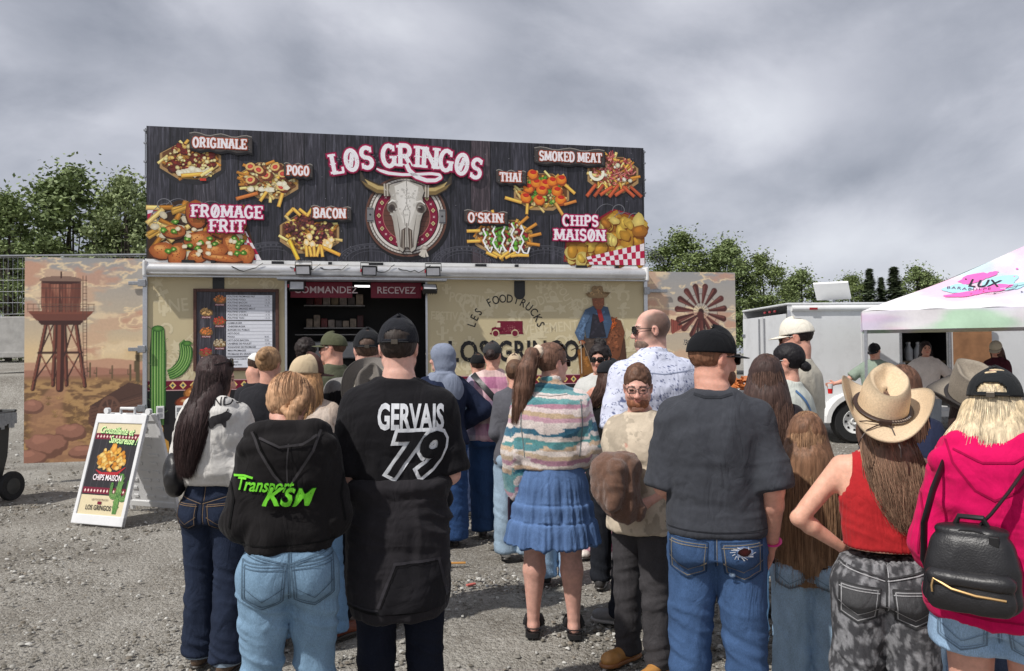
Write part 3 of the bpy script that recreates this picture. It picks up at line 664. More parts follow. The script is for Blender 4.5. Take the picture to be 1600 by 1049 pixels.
p.text('LOS', 4.0, 1.50, .41, k, .028, xs=.78, spacing=1.12); p.text('GRINGOS', 4.73, 1.50, .41, k, .028, xs=.72, spacing=1.08)
for _ in range(260): p.blob(rr.uniform(4.0, 5.75), rr.uniform(1.5, 1.8), rr.uniform(.002, .007), rr.uniform(.002, .007), BEI, n=5, rnd=rr)
p.build('logo_print', truck, (0, -.004, 0))
# printed rider on horseback
p = Print(); r = random.Random(31)
def shade(p, pts, c, n=26, sp=.05, amp=.5, w_=.028):
    n *= 2
    """a painted shape: outline plus brush dabs of lighter and darker tone inside it"""
    P_ = np.array(pts); p.poly(pts, c, np.array(c) * .7)
    lo, hi = P_.min(0), P_.max(0); m = P_.mean(0)
    for _ in range(n):
        q = P_[r.randrange(len(P_))] * .0 + m + (P_[r.randrange(len(P_))] - m) * r.uniform(.05, .72)
        p.blob(q[0], q[1], w_ * r.uniform(.4, 1.1), w_ * r.uniform(.3, .8), np.array(c) * r.uniform(1 - amp, 1 + amp), rot=r.uniform(-1, 1), n=7, rnd=r)
X0 = 6.24
def T_(l): return [(X0 + x, 2.5 + z) for x, z in l]
shade(p, T_([(.05, -.55), (.30, -.45), (.42, -.7), (.46, -1.2), (.0, -1.2), (-.1, -.9)]), lin(92, 60, 44), 60, amp=.5)              # horse body
shade(p, T_([(.1, -.5), (.22, -.36), (.36, -.42), (.42, -.6), (.34, -.95), (.2, -1.1), (.1, -.8)]), lin(134, 80, 52), 70, amp=.6, w_=.03)   # horse head
for _ in range(40): a = r.uniform(-2.4, -.4); x, z = X0 + .2 + r.uniform(-.14, .1), 2.08 + r.uniform(-.12, .06); p.line([(x, z), (x - .1 + r.uniform(-.1, .1), z - .06 + r.uniform(-.06, .06))], .014, lin(176, 84, 34) * r.uniform(.5, 1.8), taper=[1, .3])
shade(p, T_([(-.32, -.85), (-.12, -.78), (-.08, -1.2), (-.28, -1.25)]), lin(150, 100, 46), 20)                                    # chaps
shade(p, T_([(-.22, -.66), (.12, -.64), (.14, -.92), (-.2, -.95)]), lin(92, 76, 66), 24)
shade(p, T_([(-.20, -.26), (-.02, -.18), (.16, -.22), (.22, -.45), (.14, -.68), (-.18, -.68), (-.22, -.45)]), lin(74, 98, 128), 60, amp=.45)    # shirt
shade(p, T_([(-.20, -.27), (-.28, -.42), (-.36, -.60), (-.30, -.72), (-.22, -.70), (-.2, -.5), (-.12, -.35)]), lin(92, 118, 150), 40, amp=.45)    # sleeve
shade(p, T_([(-.08, -.32), (.06, -.36), (.12, -.66), (-.14, -.68)]), lin(44, 42, 52), 20)
p.blob(X0 - .25, 2.5 - .74, .05, .035, lin(190, 120, 80), lin(120, 70, 50), rnd=r)
shade(p, T_([(-.09, -.09), (-.07, -.20), (-.01, -.27), (.06, -.25), (.10, -.18), (.10, -.08)]), lin(150, 92, 64), 24, w_=.015)     # face
p.poly(T_([(-.02, -.25), (.05, -.26), (.09, -.42), (.03, -.45)]), lin(150, 40, 40))
shade(p, T_([(-.19, -.02), (-.13, -.075), (0, -.09), (.13, -.075), (.20, -.0), (.14, -.03), (.09, -.02), (.075, .085), (.03, .10), (0, .085), (-.05, .10), (-.085, .08), (-.095, -.02), (-.14, -.035)]), lin(168, 138, 98), 30, w_=.02)
p.line(T_([(-.27, -.72), (-.26, -1.2)]), .012, lin(196, 186, 170)); p.line(T_([(-.24, -.74), (-.08, -1.15)]), .01, lin(150, 130, 110)); p.line(T_([(-.42, -.86), (-.26, -.78)]), .012, lin(60, 44, 34))
p.build('rider_print', truck, (0, -.006, 0))
# hinge arms that carry the side panels
b = MB()
for z in (2.555, 1.68, .9):
    b.box((-.22, -.055, z), (.02, -.037, z + .05), bev=.006); b.box((-.10, -.075, z - .02), (-.0, -.056, z + .075), bev=.008)
b.box((TR_L - .0, -.06, 2.50), (TR_L + .36, -.04, 2.55), bev=.008); b.box((TR_L - .02, -.08, 2.47), (TR_L + .07, -.061, 2.58), bev=.008)
b.build('hinge_arm', M['galv'], truck)
for x in (1.2, 5.8):
    o = MB().lathe([(.0, -.11), (.30, -.11), (.345, -.07), (.345, .07), (.30, .11), (0, .11)], 32).build('wheel', M['rubber'], truck, True); o.location = (x, .4, .35); o.rotation_euler = (PI / 2, 0, 0)
    MB().lathe([(.0, .112), (.2, .112), (.22, .09)], 24).build('rim', M['galv'], o, True)
# jacks under the truck
for x in (.22, 6.7): MB().box((x, .2, 0), (x + .09, .29, .3)).build('jack', M['galv'], truck)

# ------------------------------------------------------------------ menu board on the wall
mb = front('menu_board', 'framed menu board with small poutine pictures and white price list', 'menu board', (0, -.012, 0))
MB().box((.62, -.02, 1.44), (1.65, .01, 2.48)).build('board', PLANK, mb)
fm = mat('brown_frame', lin(92, 58, 48), .6, var=.4, scale=25)
for a_, b__ in (((.585, -.035, 1.405), (.627, .01, 2.515)), ((1.645, -.035, 1.405), (1.687, .01, 2.515)), ((.627, -.035, 1.405), (1.645, .01, 1.447)), ((.627, -.035, 2.473), (1.645, .01, 2.515))):
    MB().box(a_, b__, bev=.006).build('frame', fm, mb)
p = Print(); r = random.Random(5)
wht = lin(228, 230, 238); ink = lin(40, 40, 48)
lines1 = ['POUTINE FROMAGE FRIT', 'POUTINE POGO', 'POUTINE BACON', 'POUTINE ORIGINALE', 'POUTINE SMOKED MEAT', "POUTINE O'SKIN", 'POUTINE DOUBLE', 'POUTINE THAÏ']; pr = ['11.50', '13.75', '13.25', '9.75', '', '13.50', '14.75', '13.25']
lines2 = ['HAMBURGER', 'CHEESEBURGER', 'BURGER DU PUBLIC', 'HOT-DOG', 'POGO', 'HOT-DOG BACON', 'LANIÈRES DE POULET', 'ROGNONS DE FROMAGE', 'MINI-FROMAGES', 'FROMAGE EN GRAIN']
p.rect(1.005, 2.09, 1.60, 2.43, wht); p.rect(1.005, 1.60, 1.60, 2.075, wht); p.rect(1.005, 1.45, 1.30, 1.585, wht); p.rect(1.315, 1.45, 1.60, 1.585, wht)
for i, (t, q) in enumerate(zip(lines1, pr)):
    z = 2.40 - i * .0415; p.text(t, 1.02, z, .032, ink, .012); p.text(q, 1.50, z, .032, lin(90, 92, 104)); p.line([(1.01, z - .009), (1.595, z - .009)], .003, lin(150, 152, 160))
for i, t in enumerate(lines2):
    z = 2.04 - i * .0465; p.text(t, 1.02, z, .032, ink, .012); p.line([(1.01, z - .01), (1.595, z - .01)], .003, lin(150, 152, 160))
    if i > 3: p.text('%d.50' % r.randint(4, 12), 1.50, z, .032, lin(90, 92, 104))
for i, t in enumerate(['EXTRAS À LA CARTE', 'BREUVAGES', 'BOUTEILLE EAU']): p.text(t, 1.015, 1.555 - i * .038, .027, ink, .012)
p.text('ENSEMBLES', 1.33, 1.555, .027, ink, .012)
p.build('price_list', mb, (0, -.021, 0))
for i, (x, z, nm, c) in enumerate([(.92, 2.37, 1, lin(206, 120, 60)), (.75, 2.20, 1, lin(214, 170, 110)), (.92, 2.08, 1, lin(190, 70, 50)), (.75, 1.94, 1, lin(206, 120, 60)), (.92, 1.78, 1, lin(196, 180, 150)), (.74, 1.66, 1, lin(180, 60, 60)), (.90, 1.53, 1, lin(206, 130, 60)), (.73, 1.47, 0, lin(216, 150, 60))]):
    p = Print()
    p.blob(x, z - .01, .085, .055, lin(150, 116, 70), lin(110, 84, 50), n=12, rnd=r)
    for k in range(34): a = r.random() * 2 * PI; q = r.random() ** .5; p.blob(x + .075 * q * math.cos(a), z + .05 * q * math.sin(a) + .005, r.uniform(.008, .018), r.uniform(.006, .013), c * r.uniform(.5, 1.5), rot=r.uniform(-1, 1), n=6, rnd=r)
    if nm: p.rect(x - .06, z - .085, x + .06, z - .058, lin(120, 16, 40)); p.text('POUTINE', x, z - .081, .025, lin(240, 230, 230), .01, align='CENTER')
    p.build('dish_picture', mb, (0, -.021, 0))
# ------------------------------------------------------------------ roof sign
sign = front('roof_sign', 'huge dark plank billboard with loaded fries and a bull skull on the truck roof', 'billboard', (0, 0, 0))
sb = MB().box((-.005, -.03, 2.905), (6.985, .03, 4.685)).build('board', PLANK, sign)
b = MB()
for z in (3.0, 3.8, 4.6): b.box((-.03, .032, z), (7.01, .09, z + .05))
for x in (.3, 2.4, 4.6, 6.7): b.box((x, .092, 2.92), (x + .06, .15, 4.66)); b.tube([(x + .03, .12, 4.2), (x + .03, 1.4, 2.92)], .025, 6)
b.build('rear_frame', M['galv'], sign)
for x in (-.045, 6.985):
    b = MB()
    for z in (4.0, 4.2, 4.45, 4.62): b.box((x, -.02, z), (x + .04, .02, z + .02)); 
    b.tube([(x + .02, 0, 3.95), (x + .02, 0, 4.66)], .008, 5); b.build('edge_clip', M['galv'], sign)
YF = -.0305
# chalk-white scroll ornaments
p = Print(); r = random.Random(12); ch = lin(120, 120, 126); ch2 = lin(84, 84, 92)
for cx, rad in ((1.62, .42), (2.95, .42), (4.25, .40), (5.45, .45), (6.75, .5)):
    for q, w_ in ((1.0, .012), (.93, .008), (.78, .010), (.62, .006)): p.line(arc(cx, 2.90, rad * q * 1.15, rad * q * .62, 8, 172, 24), w_, ch2)
    for a in range(15, 166, 10): p.blob(cx + rad * .855 * 1.15 * math.cos(R_(a)), 2.90 + rad * .855 * .62 * math.sin(R_(a)), .014, .014, ch2, n=8, jit=.0)
for cx, cz, s in ((.20, 3.62, 1), (.45, 3.55, -1), (.12, 3.45, 1), (6.6, 3.72, -1), (6.85, 3.60, -1), (5.9, 3.02, 1), (.62, 3.6, 1)):
    p.line([(cx + s * .12 * (1 - t) * math.cos(t * 7), cz + .12 * (1 - t) * math.sin(t * 7)) for t in np.linspace(0, .9, 26)], .012, ch)
    p.line(arc(cx + s * .2, cz - .2, .22, .3, 60, 170, 12), .01, ch, taper=[.3, 1, .3])
for _ in range(60): p.blob(r.uniform(.05, 6.9), r.uniform(2.95, 4.6), .006, .005, lin(150, 150, 156), n=5, rnd=r)
tag(p.build('scroll_print', sign, (0, YF, 0)), kind='stuff')

Y1, Y2, Y3 = lin(222, 170, 74), lin(192, 128, 46), lin(240, 206, 128)
CHEESE, GRAVY, GREEN = lin(244, 232, 200), lin(112, 30, 16), lin(104, 168, 50)
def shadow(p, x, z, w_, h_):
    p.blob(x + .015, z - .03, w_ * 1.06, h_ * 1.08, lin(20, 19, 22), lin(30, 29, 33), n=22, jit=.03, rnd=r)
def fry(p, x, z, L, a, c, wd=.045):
    d = np.array([math.cos(a), math.sin(a)]) * L / 2; q = np.array([x, z]); p.line([q - d, q + d], wd, np.array(c) * .55); p.line([q - d * .95 + (0, .004), q + d * .95 + (0, .004)], wd * .62, c); p.line([q - d * .8 + (0, .010), q + d * .7 + (0, .010)], wd * .2, np.minimum(np.array(c) * 1.45, 1))
def tray(x, z, w_, h_, kind, seed):
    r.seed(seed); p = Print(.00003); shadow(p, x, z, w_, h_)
    card = lin(188, 150, 98)
    p.poly([(x + w_ * math.cos(a), z + h_ * .95 * math.sin(a) - h_ * .06) for a in np.linspace(0, 2 * PI, 9)[:-1] + .39], card, card * .62)
    p.poly([(x + w_ * .92 * math.cos(a), z + h_ * .86 * math.sin(a)) for a in np.linspace(0, 2 * PI, 9)[:-1] + .39], lin(120, 76, 36), lin(90, 54, 24))
    def pt(q=1.0): a = r.random() * 2 * PI; k = r.random() ** .5 * q; return x + w_ * .86 * k * math.cos(a), z + h_ * .84 * k * math.sin(a)
    for _ in range(46): fx, fz = pt(); fry(p, fx, fz, r.uniform(.12, .24), r.uniform(-1.0, 1.0) + (PI / 2 if r.random() < .3 else 0), [Y1, Y2, Y3][r.randrange(3)] * r.uniform(.6, 1.1), r.uniform(.03, .045))
    def dabs(n, c, s0, s1, q=.9, dark=.55, dz=0):
        for _ in range(n): fx, fz = pt(q); s = r.uniform(s0, s1); cc = np.array(c) * r.uniform(.75, 1.2); p.blob(fx, fz + dz - s * .2, s * 1.08, s * .85, cc * .3, rot=r.uniform(-1, 1), n=8, rnd=r); p.blob(fx, fz + dz, s, s * r.uniform(.6, .95), np.minimum(cc * 1.15, .95), cc * dark, rot=r.uniform(-1.5, 1.5), n=8, rnd=r)
    if kind == 'gravy':
        dabs(26, GRAVY, .03, .085, .85, .6, .03); dabs(40, lin(226, 176, 96), .016, .034, .9, .5, .02); dabs(28, GRAVY * 1.4, .012, .03, .9); dabs(34, lin(240, 214, 150), .013, .03, .88)
        for _ in range(9): p.blob(x + r.uniform(-.35, .55) * w_, z - h_ * r.uniform(.35, .7), .05, .042, CHEESE, CHEESE * .6, n=9, rnd=r, jit=.2)
        fry(p, x + .02, z - h_ * .72, .28, .12, Y1, .055); fry(p, x + w_ * .5, z - h_ * .55, .2, .6, Y3); p.rect(x + .12, z - h_ * 1.0, x + .2, z - h_ * .88, lin(186, 50, 30))
    if kind == 'pogo':
        dabs(70, lin(228, 204, 150), .015, .035, .95); dabs(30, lin(150, 90, 50), .02, .035, .95)
        for dx, dz in ((-.62, .6), (.18, .62), (-.12, .2), (-.62, -.05), (.42, .3), (.36, -.35), (-.35, .45)):
            q, s = (x + dx * w_, z + dz * h_), .062; a = r.uniform(-.6, .6)
            p.blob(q[0] + .03, q[1] - .02, s * 1.3, s * 1.0, lin(130, 62, 30), lin(80, 34, 16), rot=a, n=12, rnd=r, jit=.04); p.blob(*q, s * 1.05, s * .85, lin(232, 206, 140), lin(196, 156, 90), rot=a, n=12, rnd=r, jit=.05); p.blob(*q, s * .62, s * .5, lin(206, 84, 66), lin(170, 50, 44), rot=a, n=10, rnd=r, jit=.06)
        for _ in range(7): p.blob(x + r.uniform(-.6, .7) * w_, z - h_ * r.uniform(.2, .75), .045, .038, CHEESE, CHEESE * .65, n=9, rnd=r, jit=.2)
        fry(p, x - w_ * .72, z - h_ * .85, .30, .3, lin(190, 110, 50), .05); fry(p, x + w_ * .35, z - h_ * 1.0, .2, 1.3, Y1, .05); fry(p, x - w_ * .2, z - h_ * .85, .16, 1.0, Y1)
    if kind == 'bacon':
        dabs(150, lin(98, 42, 42), .014, .034, .9, .6, .03); dabs(50, lin(146, 70, 56), .012, .026, .85, .6, .04); dabs(24, lin(234, 200, 120), .016, .03, .9)
        for _ in range(9): p.blob(x + r.uniform(-.1, .7) * w_, z - h_ * r.uniform(.1, .65), .045, .05, CHEESE, lin(228, 180, 100), n=9, rnd=r, jit=.3)
        fry(p, x - w_ * .5, z - h_ * .78, .30, -1.15, lin(226, 178, 56), .055); fry(p, x + w_ * .62, z - h_ * .78, .32, -.42, lin(226, 160, 60), .05)
        for k in range(5): fry(p, x + w_ * (-.1 + k * .12), z - h_ * .85, .15, r.uniform(.8, 2.2), Y1)
        for k in range(5): fry(p, x + w_ * (-.6 + k * .2), z + h_ * .9, .14, r.uniform(.2, 2.8), Y1)
    if kind == 'thai':
        dabs(60, lin(214, 188, 130), .012, .025, .9); dabs(34, GREEN * .8, .018, .042, .85, .5); dabs(18, lin(170, 196, 90), .02, .04, .8)
        for dx, dz in ((-.45, .1), (-.2, .35), (.1, .3), (.35, .45), (-.55, -.35), (-.1, -.45), (.5, .0), (.62, -.4), (0, .02), (-.3, .75), (.65, .55)):
            q = (x + dx * w_, z + dz * h_); p.blob(q[0] + .01, q[1] - .02, .085, .075, lin(140, 62, 14), rnd=r); p.blob(*q, .08, .072, lin(238, 150, 40), lin(196, 92, 20), rnd=r, n=11); p.blob(q[0] + .01, q[1] + .03, .05, .03, lin(196, 40, 20), lin(170, 30, 16), rnd=r)
        fry(p, x - w_ * .95, z - h_ * .5, .26, -.25, Y1, .05); fry(p, x + w_ * .6, z - h_ * .92, .26, -1.0, lin(206, 150, 70), .05); fry(p, x + w_ * .95, z + h_ * .1, .2, -.7, Y1, .05); fry(p, x - w_ * .5, z - h_ * .9, .16, 1.5, Y1); fry(p, x + w_ * .95, z - h_ * .55, .2, .3, lin(196, 120, 50))
    if kind == 'skin':
        dabs(60, lin(150, 30, 36), .018, .042, .9); dabs(50, lin(234, 226, 190), .016, .034, .9); dabs(40, GREEN, .02, .045, .85, .5)
        for k in range(5):
            xx = x - w_ * .62 + k * w_ * .3; p.line([(xx + (.02 if j % 2 else -.02), z + h_ * .85 - j * h_ * .27 - k * .02) for j in range(6)] + [(xx + .08, z - h_ * .8), (xx + .11, z - h_ * .5)], .026, lin(240, 238, 232))
        for a in (.5, .9, 1.9, 2.4, -.35, 3.4, .1, 2.9): fry(p, x + w_ * math.cos(a), z + h_ * math.sin(a), .2, a + r.uniform(-.3, .3), [Y1, Y2][r.randrange(2)], .048)
        for k in range(6): fry(p, x + w_ * (-.4 + k * .2), z - h_ * .9, .18, r.uniform(-.8, .8), Y1, .045)
    if kind == 'meat':
        for _ in range(170): fx, fz = pt(.85); c = [lin(158, 60, 62), lin(186, 96, 92), lin(130, 40, 46), lin(206, 130, 122)][r.randrange(4)]; a = r.uniform(0, PI); L = r.uniform(.03, .09); p.line([(fx, fz + .05), (fx + L * math.cos(a), fz + .05 + L * math.sin(a))], r.uniform(.018, .04), c * r.uniform(.7, 1.2), taper=[.5, 1, .6])
        dabs(9, CHEESE, .02, .04, 1.0); p.line(arc(x - w_ * .6, z + .0, .1, .1, 170, 380, 10), .045, CHEESE)
        for k in range(7): fry(p, x + w_ * (-.8 + k * .27), z - h_ * .85, .24, r.choice([.6, -.7, .9, -.5]), lin(166, 74, 40) * r.uniform(.8, 1.3), .055)
    if kind == 'plain':
        dabs(60, Y1, .02, .04, .9)
    p.C = [np.minimum(c * 1.3 + .01, .95) for c in p.C]; return p.build('food_print', sign, (0, YF - .0008, 0))
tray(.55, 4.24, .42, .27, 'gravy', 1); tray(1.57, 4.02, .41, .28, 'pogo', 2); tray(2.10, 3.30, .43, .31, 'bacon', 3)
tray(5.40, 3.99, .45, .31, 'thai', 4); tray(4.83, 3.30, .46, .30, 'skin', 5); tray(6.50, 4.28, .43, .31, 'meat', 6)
# fried cheese, bottom left
def gingham(p, poly_lo, poly_hi, n, m_):
    lo, hi = np.array(poly_lo), np.array(poly_hi)
    for i in range(n):
        for j in range(m_):
            f = lambda u, v: (lo[0] * (1 - u) + lo[1] * u) * (1 - v) + (hi[0] * (1 - u) + hi[1] * u) * v
            p.raw([f(i / n, j / m_), f((i + 1) / n, j / m_), f((i + 1) / n, (j + 1) / m_), f(i / n, (j + 1) / m_)], [(0, 1, 2, 3)], lin(182, 24, 66) if (i + j) % 2 else lin(236, 226, 230)); p.z -= p.lift
    p.z += p.lift
p = Print(.00003); r.seed(77)
p.poly([(.01, 2.91), (1.42, 2.91), (1.28, 3.4), (1.1, 3.62), (.4, 3.7), (.01, 3.55)], lin(60, 40, 24))
gingham(p, [(1.26, 2.91), (1.46, 2.91)], [(1.22, 3.3), (1.26, 3.3)], 3, 5); gingham(p, [(.01, 3.35), (.16, 3.5)], [(.01, 3.58), (.14, 3.58)], 2, 3)
for _ in range(60): fry(p, r.uniform(.06, 1.2), r.uniform(2.95, 3.62), r.uniform(.16, .32), r.uniform(-1.2, 1.2), [Y1, Y3, Y2][r.randrange(3)] * r.uniform(.7, 1.1), .065)
for _ in range(30): p.blob(r.uniform(.06, 1.2), r.uniform(2.94, 3.5), .06, .05, CHEESE * r.uniform(.8, 1), CHEESE * .6, n=9, rnd=r, jit=.25)
for (qx, qz, sa, sb_, a) in ((.62, 3.52, .13, .19, .2), (.34, 3.28, .15, .09, .0), (.66, 3.17, .2, .12, .1), (.92, 3.30, .18, .09, -.4), (.20, 3.02, .17, .11, 0), (.38, 2.98, .11, .16, -.3), (1.08, 3.10, .12, .2, .25), (.64, 2.95, .13, .09, .3), (.86, 3.03, .17, .10, .1), (1.26, 2.99, .11, .13, 0), (.95, 2.93, .26, .05, -.1), (1.15, 3.38, .12, .1, .4)):
    c = lin(206, 128, 62); p.blob(qx, qz - .02, sa * 1.05, sb_ * 1.05, lin(84, 42, 20), rot=a, n=14, rnd=r, jit=.05); p.blob(qx, qz, sa, sb_, lin(214, 136, 70), lin(156, 80, 36), rot=a, n=14, rnd=r, jit=.06); p.blob(qx - sa * .2, qz + sb_ * .3, sa * .5, sb_ * .36, lin(236, 176, 104), lin(214, 138, 70), rot=a, n=9, rnd=r)
    for _ in range(18): p.blob(qx + r.uniform(-.6, .6) * sa, qz + r.uniform(-.6, .6) * sb_, .010, .008, lin(160, 80, 40) * r.uniform(.7, 1.8), n=5, rnd=r)
for _ in range(26): qx, qz = r.uniform(.1, 1.25), r.uniform(2.96, 3.5); p.blob(qx, qz, .045, .035, GREEN * r.uniform(.7, 1.3), GREEN * .4, n=9, rnd=r, jit=.3); p.blob(qx, qz, .015, .012, lin(200, 226, 130), n=6, rnd=r)
for _ in range(14): p.blob(r.uniform(.1, 1.2), r.uniform(2.95, 3.5), .035, .03, lin(246, 240, 222), lin(220, 200, 160), n=8, rnd=r, jit=.25)
p.build('food_print', sign, (0, YF - .0008, 0))
# home chips, bottom right
p = Print(.00003); r.seed(78)
p.poly([(5.72, 2.95), (5.75, 3.25), (6.2, 3.3), (6.28, 3.62), (6.5, 3.75), (6.8, 3.68), (6.98, 3.55), (6.98, 2.92), (6.0, 2.91)], lin(138, 18, 40))
p.poly([(5.74, 2.97), (5.77, 3.23), (6.22, 3.28), (6.31, 3.6), (6.5, 3.72), (6.78, 3.65), (6.975, 3.5), (6.975, 2.92), (6.0, 2.92)], lin(180, 120, 34), lin(150, 90, 20))
for k in range(130):
    qx, qz = r.uniform(5.82, 6.92), r.uniform(2.98, 3.6)
    if qx < 6.3 and qz > 3.2: continue
    s = r.uniform(.07, .14); c = [lin(226, 186, 78), lin(206, 150, 50), lin(240, 214, 120), lin(186, 120, 40)][r.randrange(4)]; a = r.uniform(-1.5, 1.5)
    p.blob(qx + .012, qz - .016, s, s * .72, lin(120, 66, 14), rot=a, n=11, rnd=r); p.blob(qx, qz, s, s * .7, c, c * .62, rot=a, n=11, rnd=r, jit=.15)
    if r.random() < .6: p.blob(qx - s * .15, qz + s * .15, s * .5, s * .3, np.minimum(c * 1.35, .95), c, rot=a, n=8, rnd=r)
gingham(p, [(6.12, 2.91), (6.975, 2.91)], [(6.07, 3.02), (6.975, 3.24)], 13, 3)
p.build('food_print', sign, (0, YF - .0008, 0))
# wooden name plaques with slab lettering
r.seed(5)
def plaque(x0, z0, x1, z1, txt, tx, tz, h, xs, tilt):
    n = 12; top = [(x0 + (x1 - x0) * i / n, z1 + .018 * math.sin(i * 1.3) + tilt * (i / n - .5)) for i in range(n + 1)]; bot = [(x1 - (x1 - x0) * i / n, z0 + .014 * math.sin(i * 1.7) + tilt * (.5 - i / n)) for i in range(n + 1)]
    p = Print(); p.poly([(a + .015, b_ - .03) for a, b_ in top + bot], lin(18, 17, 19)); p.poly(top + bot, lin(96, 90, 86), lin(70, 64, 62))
    for k in range(22): z = r.uniform(z0 + .02, z1 - .02); a = r.uniform(x0 + .02, x1 - .15); L = r.uniform(.1, .4); p.line([(a, z), (min(x1 - .02, a + L), z + tilt * .3)], r.uniform(.004, .012), [lin(60, 54, 52), lin(128, 122, 116), lin(82, 74, 70)][r.randrange(3)], taper=[.3, 1, .3])
    p.line(top, .012, lin(150, 146, 140)); p.line(bot, .012, lin(40, 36, 36))
    for bx in (x0 + .035, x1 - .035):
        for bz in (z0 + .04, z1 - .04): p.blob(bx, bz, .018, .018, lin(110, 108, 108), lin(40, 40, 42), n=9, jit=0)
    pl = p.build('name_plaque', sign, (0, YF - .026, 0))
    q = Print(); q.slab(txt, tx, tz, h, [(.026, lin(150, 66, 44)), (.012, lin(206, 112, 76)), (.0, lin(246, 242, 246))], xs / (h * sum(SLAB[c][0] + .02 for c in txt)))
    q.build('lettering', pl, (0, -.004, 0))
plaque(.54, 4.375, 1.34, 4.595, 'ORIGINALE', .58, 4.42, .125, .70, -.02)
plaque(1.76, 4.06, 2.14, 4.235, 'POGO', 1.80, 4.09, .12, .30, -.01)
plaque(2.12, 3.48, 2.66, 3.655, 'BACON', 2.15, 3.51, .125, .44, -.01)
plaque(4.72, 4.07, 5.16, 4.25, 'THAÏ', 4.77, 4.10, .125, .33, -.01)
plaque(4.25, 3.48, 4.88, 3.65, "O'SKIN", 4.30, 3.50, .125, .52, -.02)
plaque(5.29, 4.385, 6.36, 4.61, 'SMOKED MEAT', 5.36, 4.43, .13, .96, .0)
PINK = [(.036, lin(150, 16, 66)), (.018, lin(206, 50, 116)), (.0, lin(248, 242, 248))]
def title(lines):
    q = Print()
    for t, x, z, h, xs in lines: q.slab(t, x, z, h, PINK, xs / (h * sum(SLAB[c][0] + .02 for c in t)))
    return q.build('lettering', sign, (0, YF - .028, 0))
title([('FRØMAGE', .56, 3.48, .155, .93), ('FRIT', .79, 3.285, .155, .47)])
title([('CHIPS', 5.70, 3.48, .15, .56), ('MAISØN', 5.57, 3.265, .155, .79)])
# medallion with rope, woven ring and bull skull
p = Print(.00004); cx, cz = 3.43, 3.56; r.seed(9)
def ell(rx, rz, c, c2=None): p.poly([(cx + rx * math.cos(a), cz + rz * math.sin(a)) for a in np.linspace(0, 2 * PI, 49)[:-1]], c, c2)
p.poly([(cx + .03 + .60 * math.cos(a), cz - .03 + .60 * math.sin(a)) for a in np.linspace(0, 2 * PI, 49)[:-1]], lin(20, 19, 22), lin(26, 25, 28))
ell(.575, .575, lin(120, 84, 70), lin(104, 70, 58)); ell(.545, .55, lin(60, 44, 38)); ell(.53, .535, lin(208, 202, 194)); ell(.505, .51, lin(96, 84, 76)); ell(.49, .495, lin(220, 214, 206)); ell(.455, .46, lin(60, 30, 30)); ell(.44, .445, lin(132, 20, 56)); ell(.335, .34, lin(190, 120, 110)); ell(.328, .333, lin(104, 66, 56))
for k in range(9): z = cz - .28 + k * .07; hw = math.sqrt(max(0, .32 ** 2 - (z - cz) ** 2)); p.line([(cx - hw, z), (cx + hw, z)], .006, lin(70, 42, 36))
for k in range(70): a = k / 70 * 2 * PI; p.line([(cx + .50 * math.cos(a), cz + .505 * math.sin(a)), (cx + .53 * math.cos(a + .05), cz + .535 * math.sin(a + .05))], .006, lin(150, 140, 130))
for k in range(26):
    a = k / 26 * 2 * PI; u, v = cx + .387 * math.cos(a), cz + .392 * math.sin(a)
    if k % 2: p.poly([(u - .03, v), (u, v + .034), (u + .03, v), (u, v - .034)], lin(226, 206, 150)); p.poly([(u - .018, v), (u, v + .02), (u + .018, v), (u, v - .02)], lin(50, 80, 76)); p.blob(u, v, .007, .007, lin(220, 190, 120), n=6, jit=0)
    else: p.line([(u - .014, v + .014), (u + .014, v - .014)], .008, lin(226, 190, 190)); p.line([(u - .014, v - .014), (u + .014, v + .014)], .008, lin(226, 190, 190))
for sx_ in (-1, 1): p.rect(cx + sx_ * .505 - .045, cz - .09, cx + sx_ * .505 + .045, cz + .11, lin(128, 128, 130)); p.blob(cx + sx_ * .505, cz + .01, .016, .016, lin(50, 50, 54), n=8, jit=0); p.line([(cx + sx_ * .505 - .045, cz + .09), (cx + sx_ * .505 + .045, cz + .09)], .012, lin(70, 70, 74)); p.line([(cx + sx_ * .505 - .045, cz - .075), (cx + sx_ * .505 + .045, cz - .075)], .012, lin(70, 70, 74))
for a in (-2.2, -1.9, -1.6, -1.2): p.line([(cx + .25, cz - .44), (cx + .25 + .12 * math.cos(a), cz - .44 + .14 * math.sin(a))], .026, lin(206, 198, 186), taper=[.7, 1.2])
p.blob(cx + .25, cz - .44, .05, .035, lin(216, 208, 198), lin(150, 140, 130), n=10, rnd=r)
p.build('medallion_print', sign, (0, YF - .001, 0))
p = Print(.00004)
bone, bone2, bone3 = lin(222, 218, 210), lin(176, 170, 160), lin(110, 102, 94)
for sx_ in (-1, 1):
    hp = [(cx + sx_ * .24, cz + .36), (cx + sx_ * .40, cz + .37), (cx + sx_ * .54, cz + .44), (cx + sx_ * .61, cz + .50), (cx + sx_ * .645, cz + .63)]
    p.line(hp, .155, lin(58, 48, 38), taper=[.9, .95, .8, .5, .06]); p.line(hp, .12, lin(128, 106, 66), taper=[.9, .95, .75, .4, .03]); p.line([(a, b_ + .02) for a, b_ in hp], .05, lin(196, 172, 116), taper=[.8, 1, .8, .2, 0]); p.line(hp[2:], .07, lin(70, 62, 54), taper=[.1, .8, .1])
    for k in range(4): p.line([(cx + sx_ * (.245 + .02 * k), cz + .275), (cx + sx_ * (.25 + .02 * k), cz + .45)], .018, [lin(120, 112, 100), lin(196, 188, 176)][k % 2])
H_ = [(.0, .52), (.10, .47), (.22, .44), (.25, .36), (.22, .27), (.24, .18), (.26, .10), (.22, .02), (.19, -.08), (.17, -.22), (.14, -.36), (.12, -.47), (.06, -.51), (.02, -.44)]
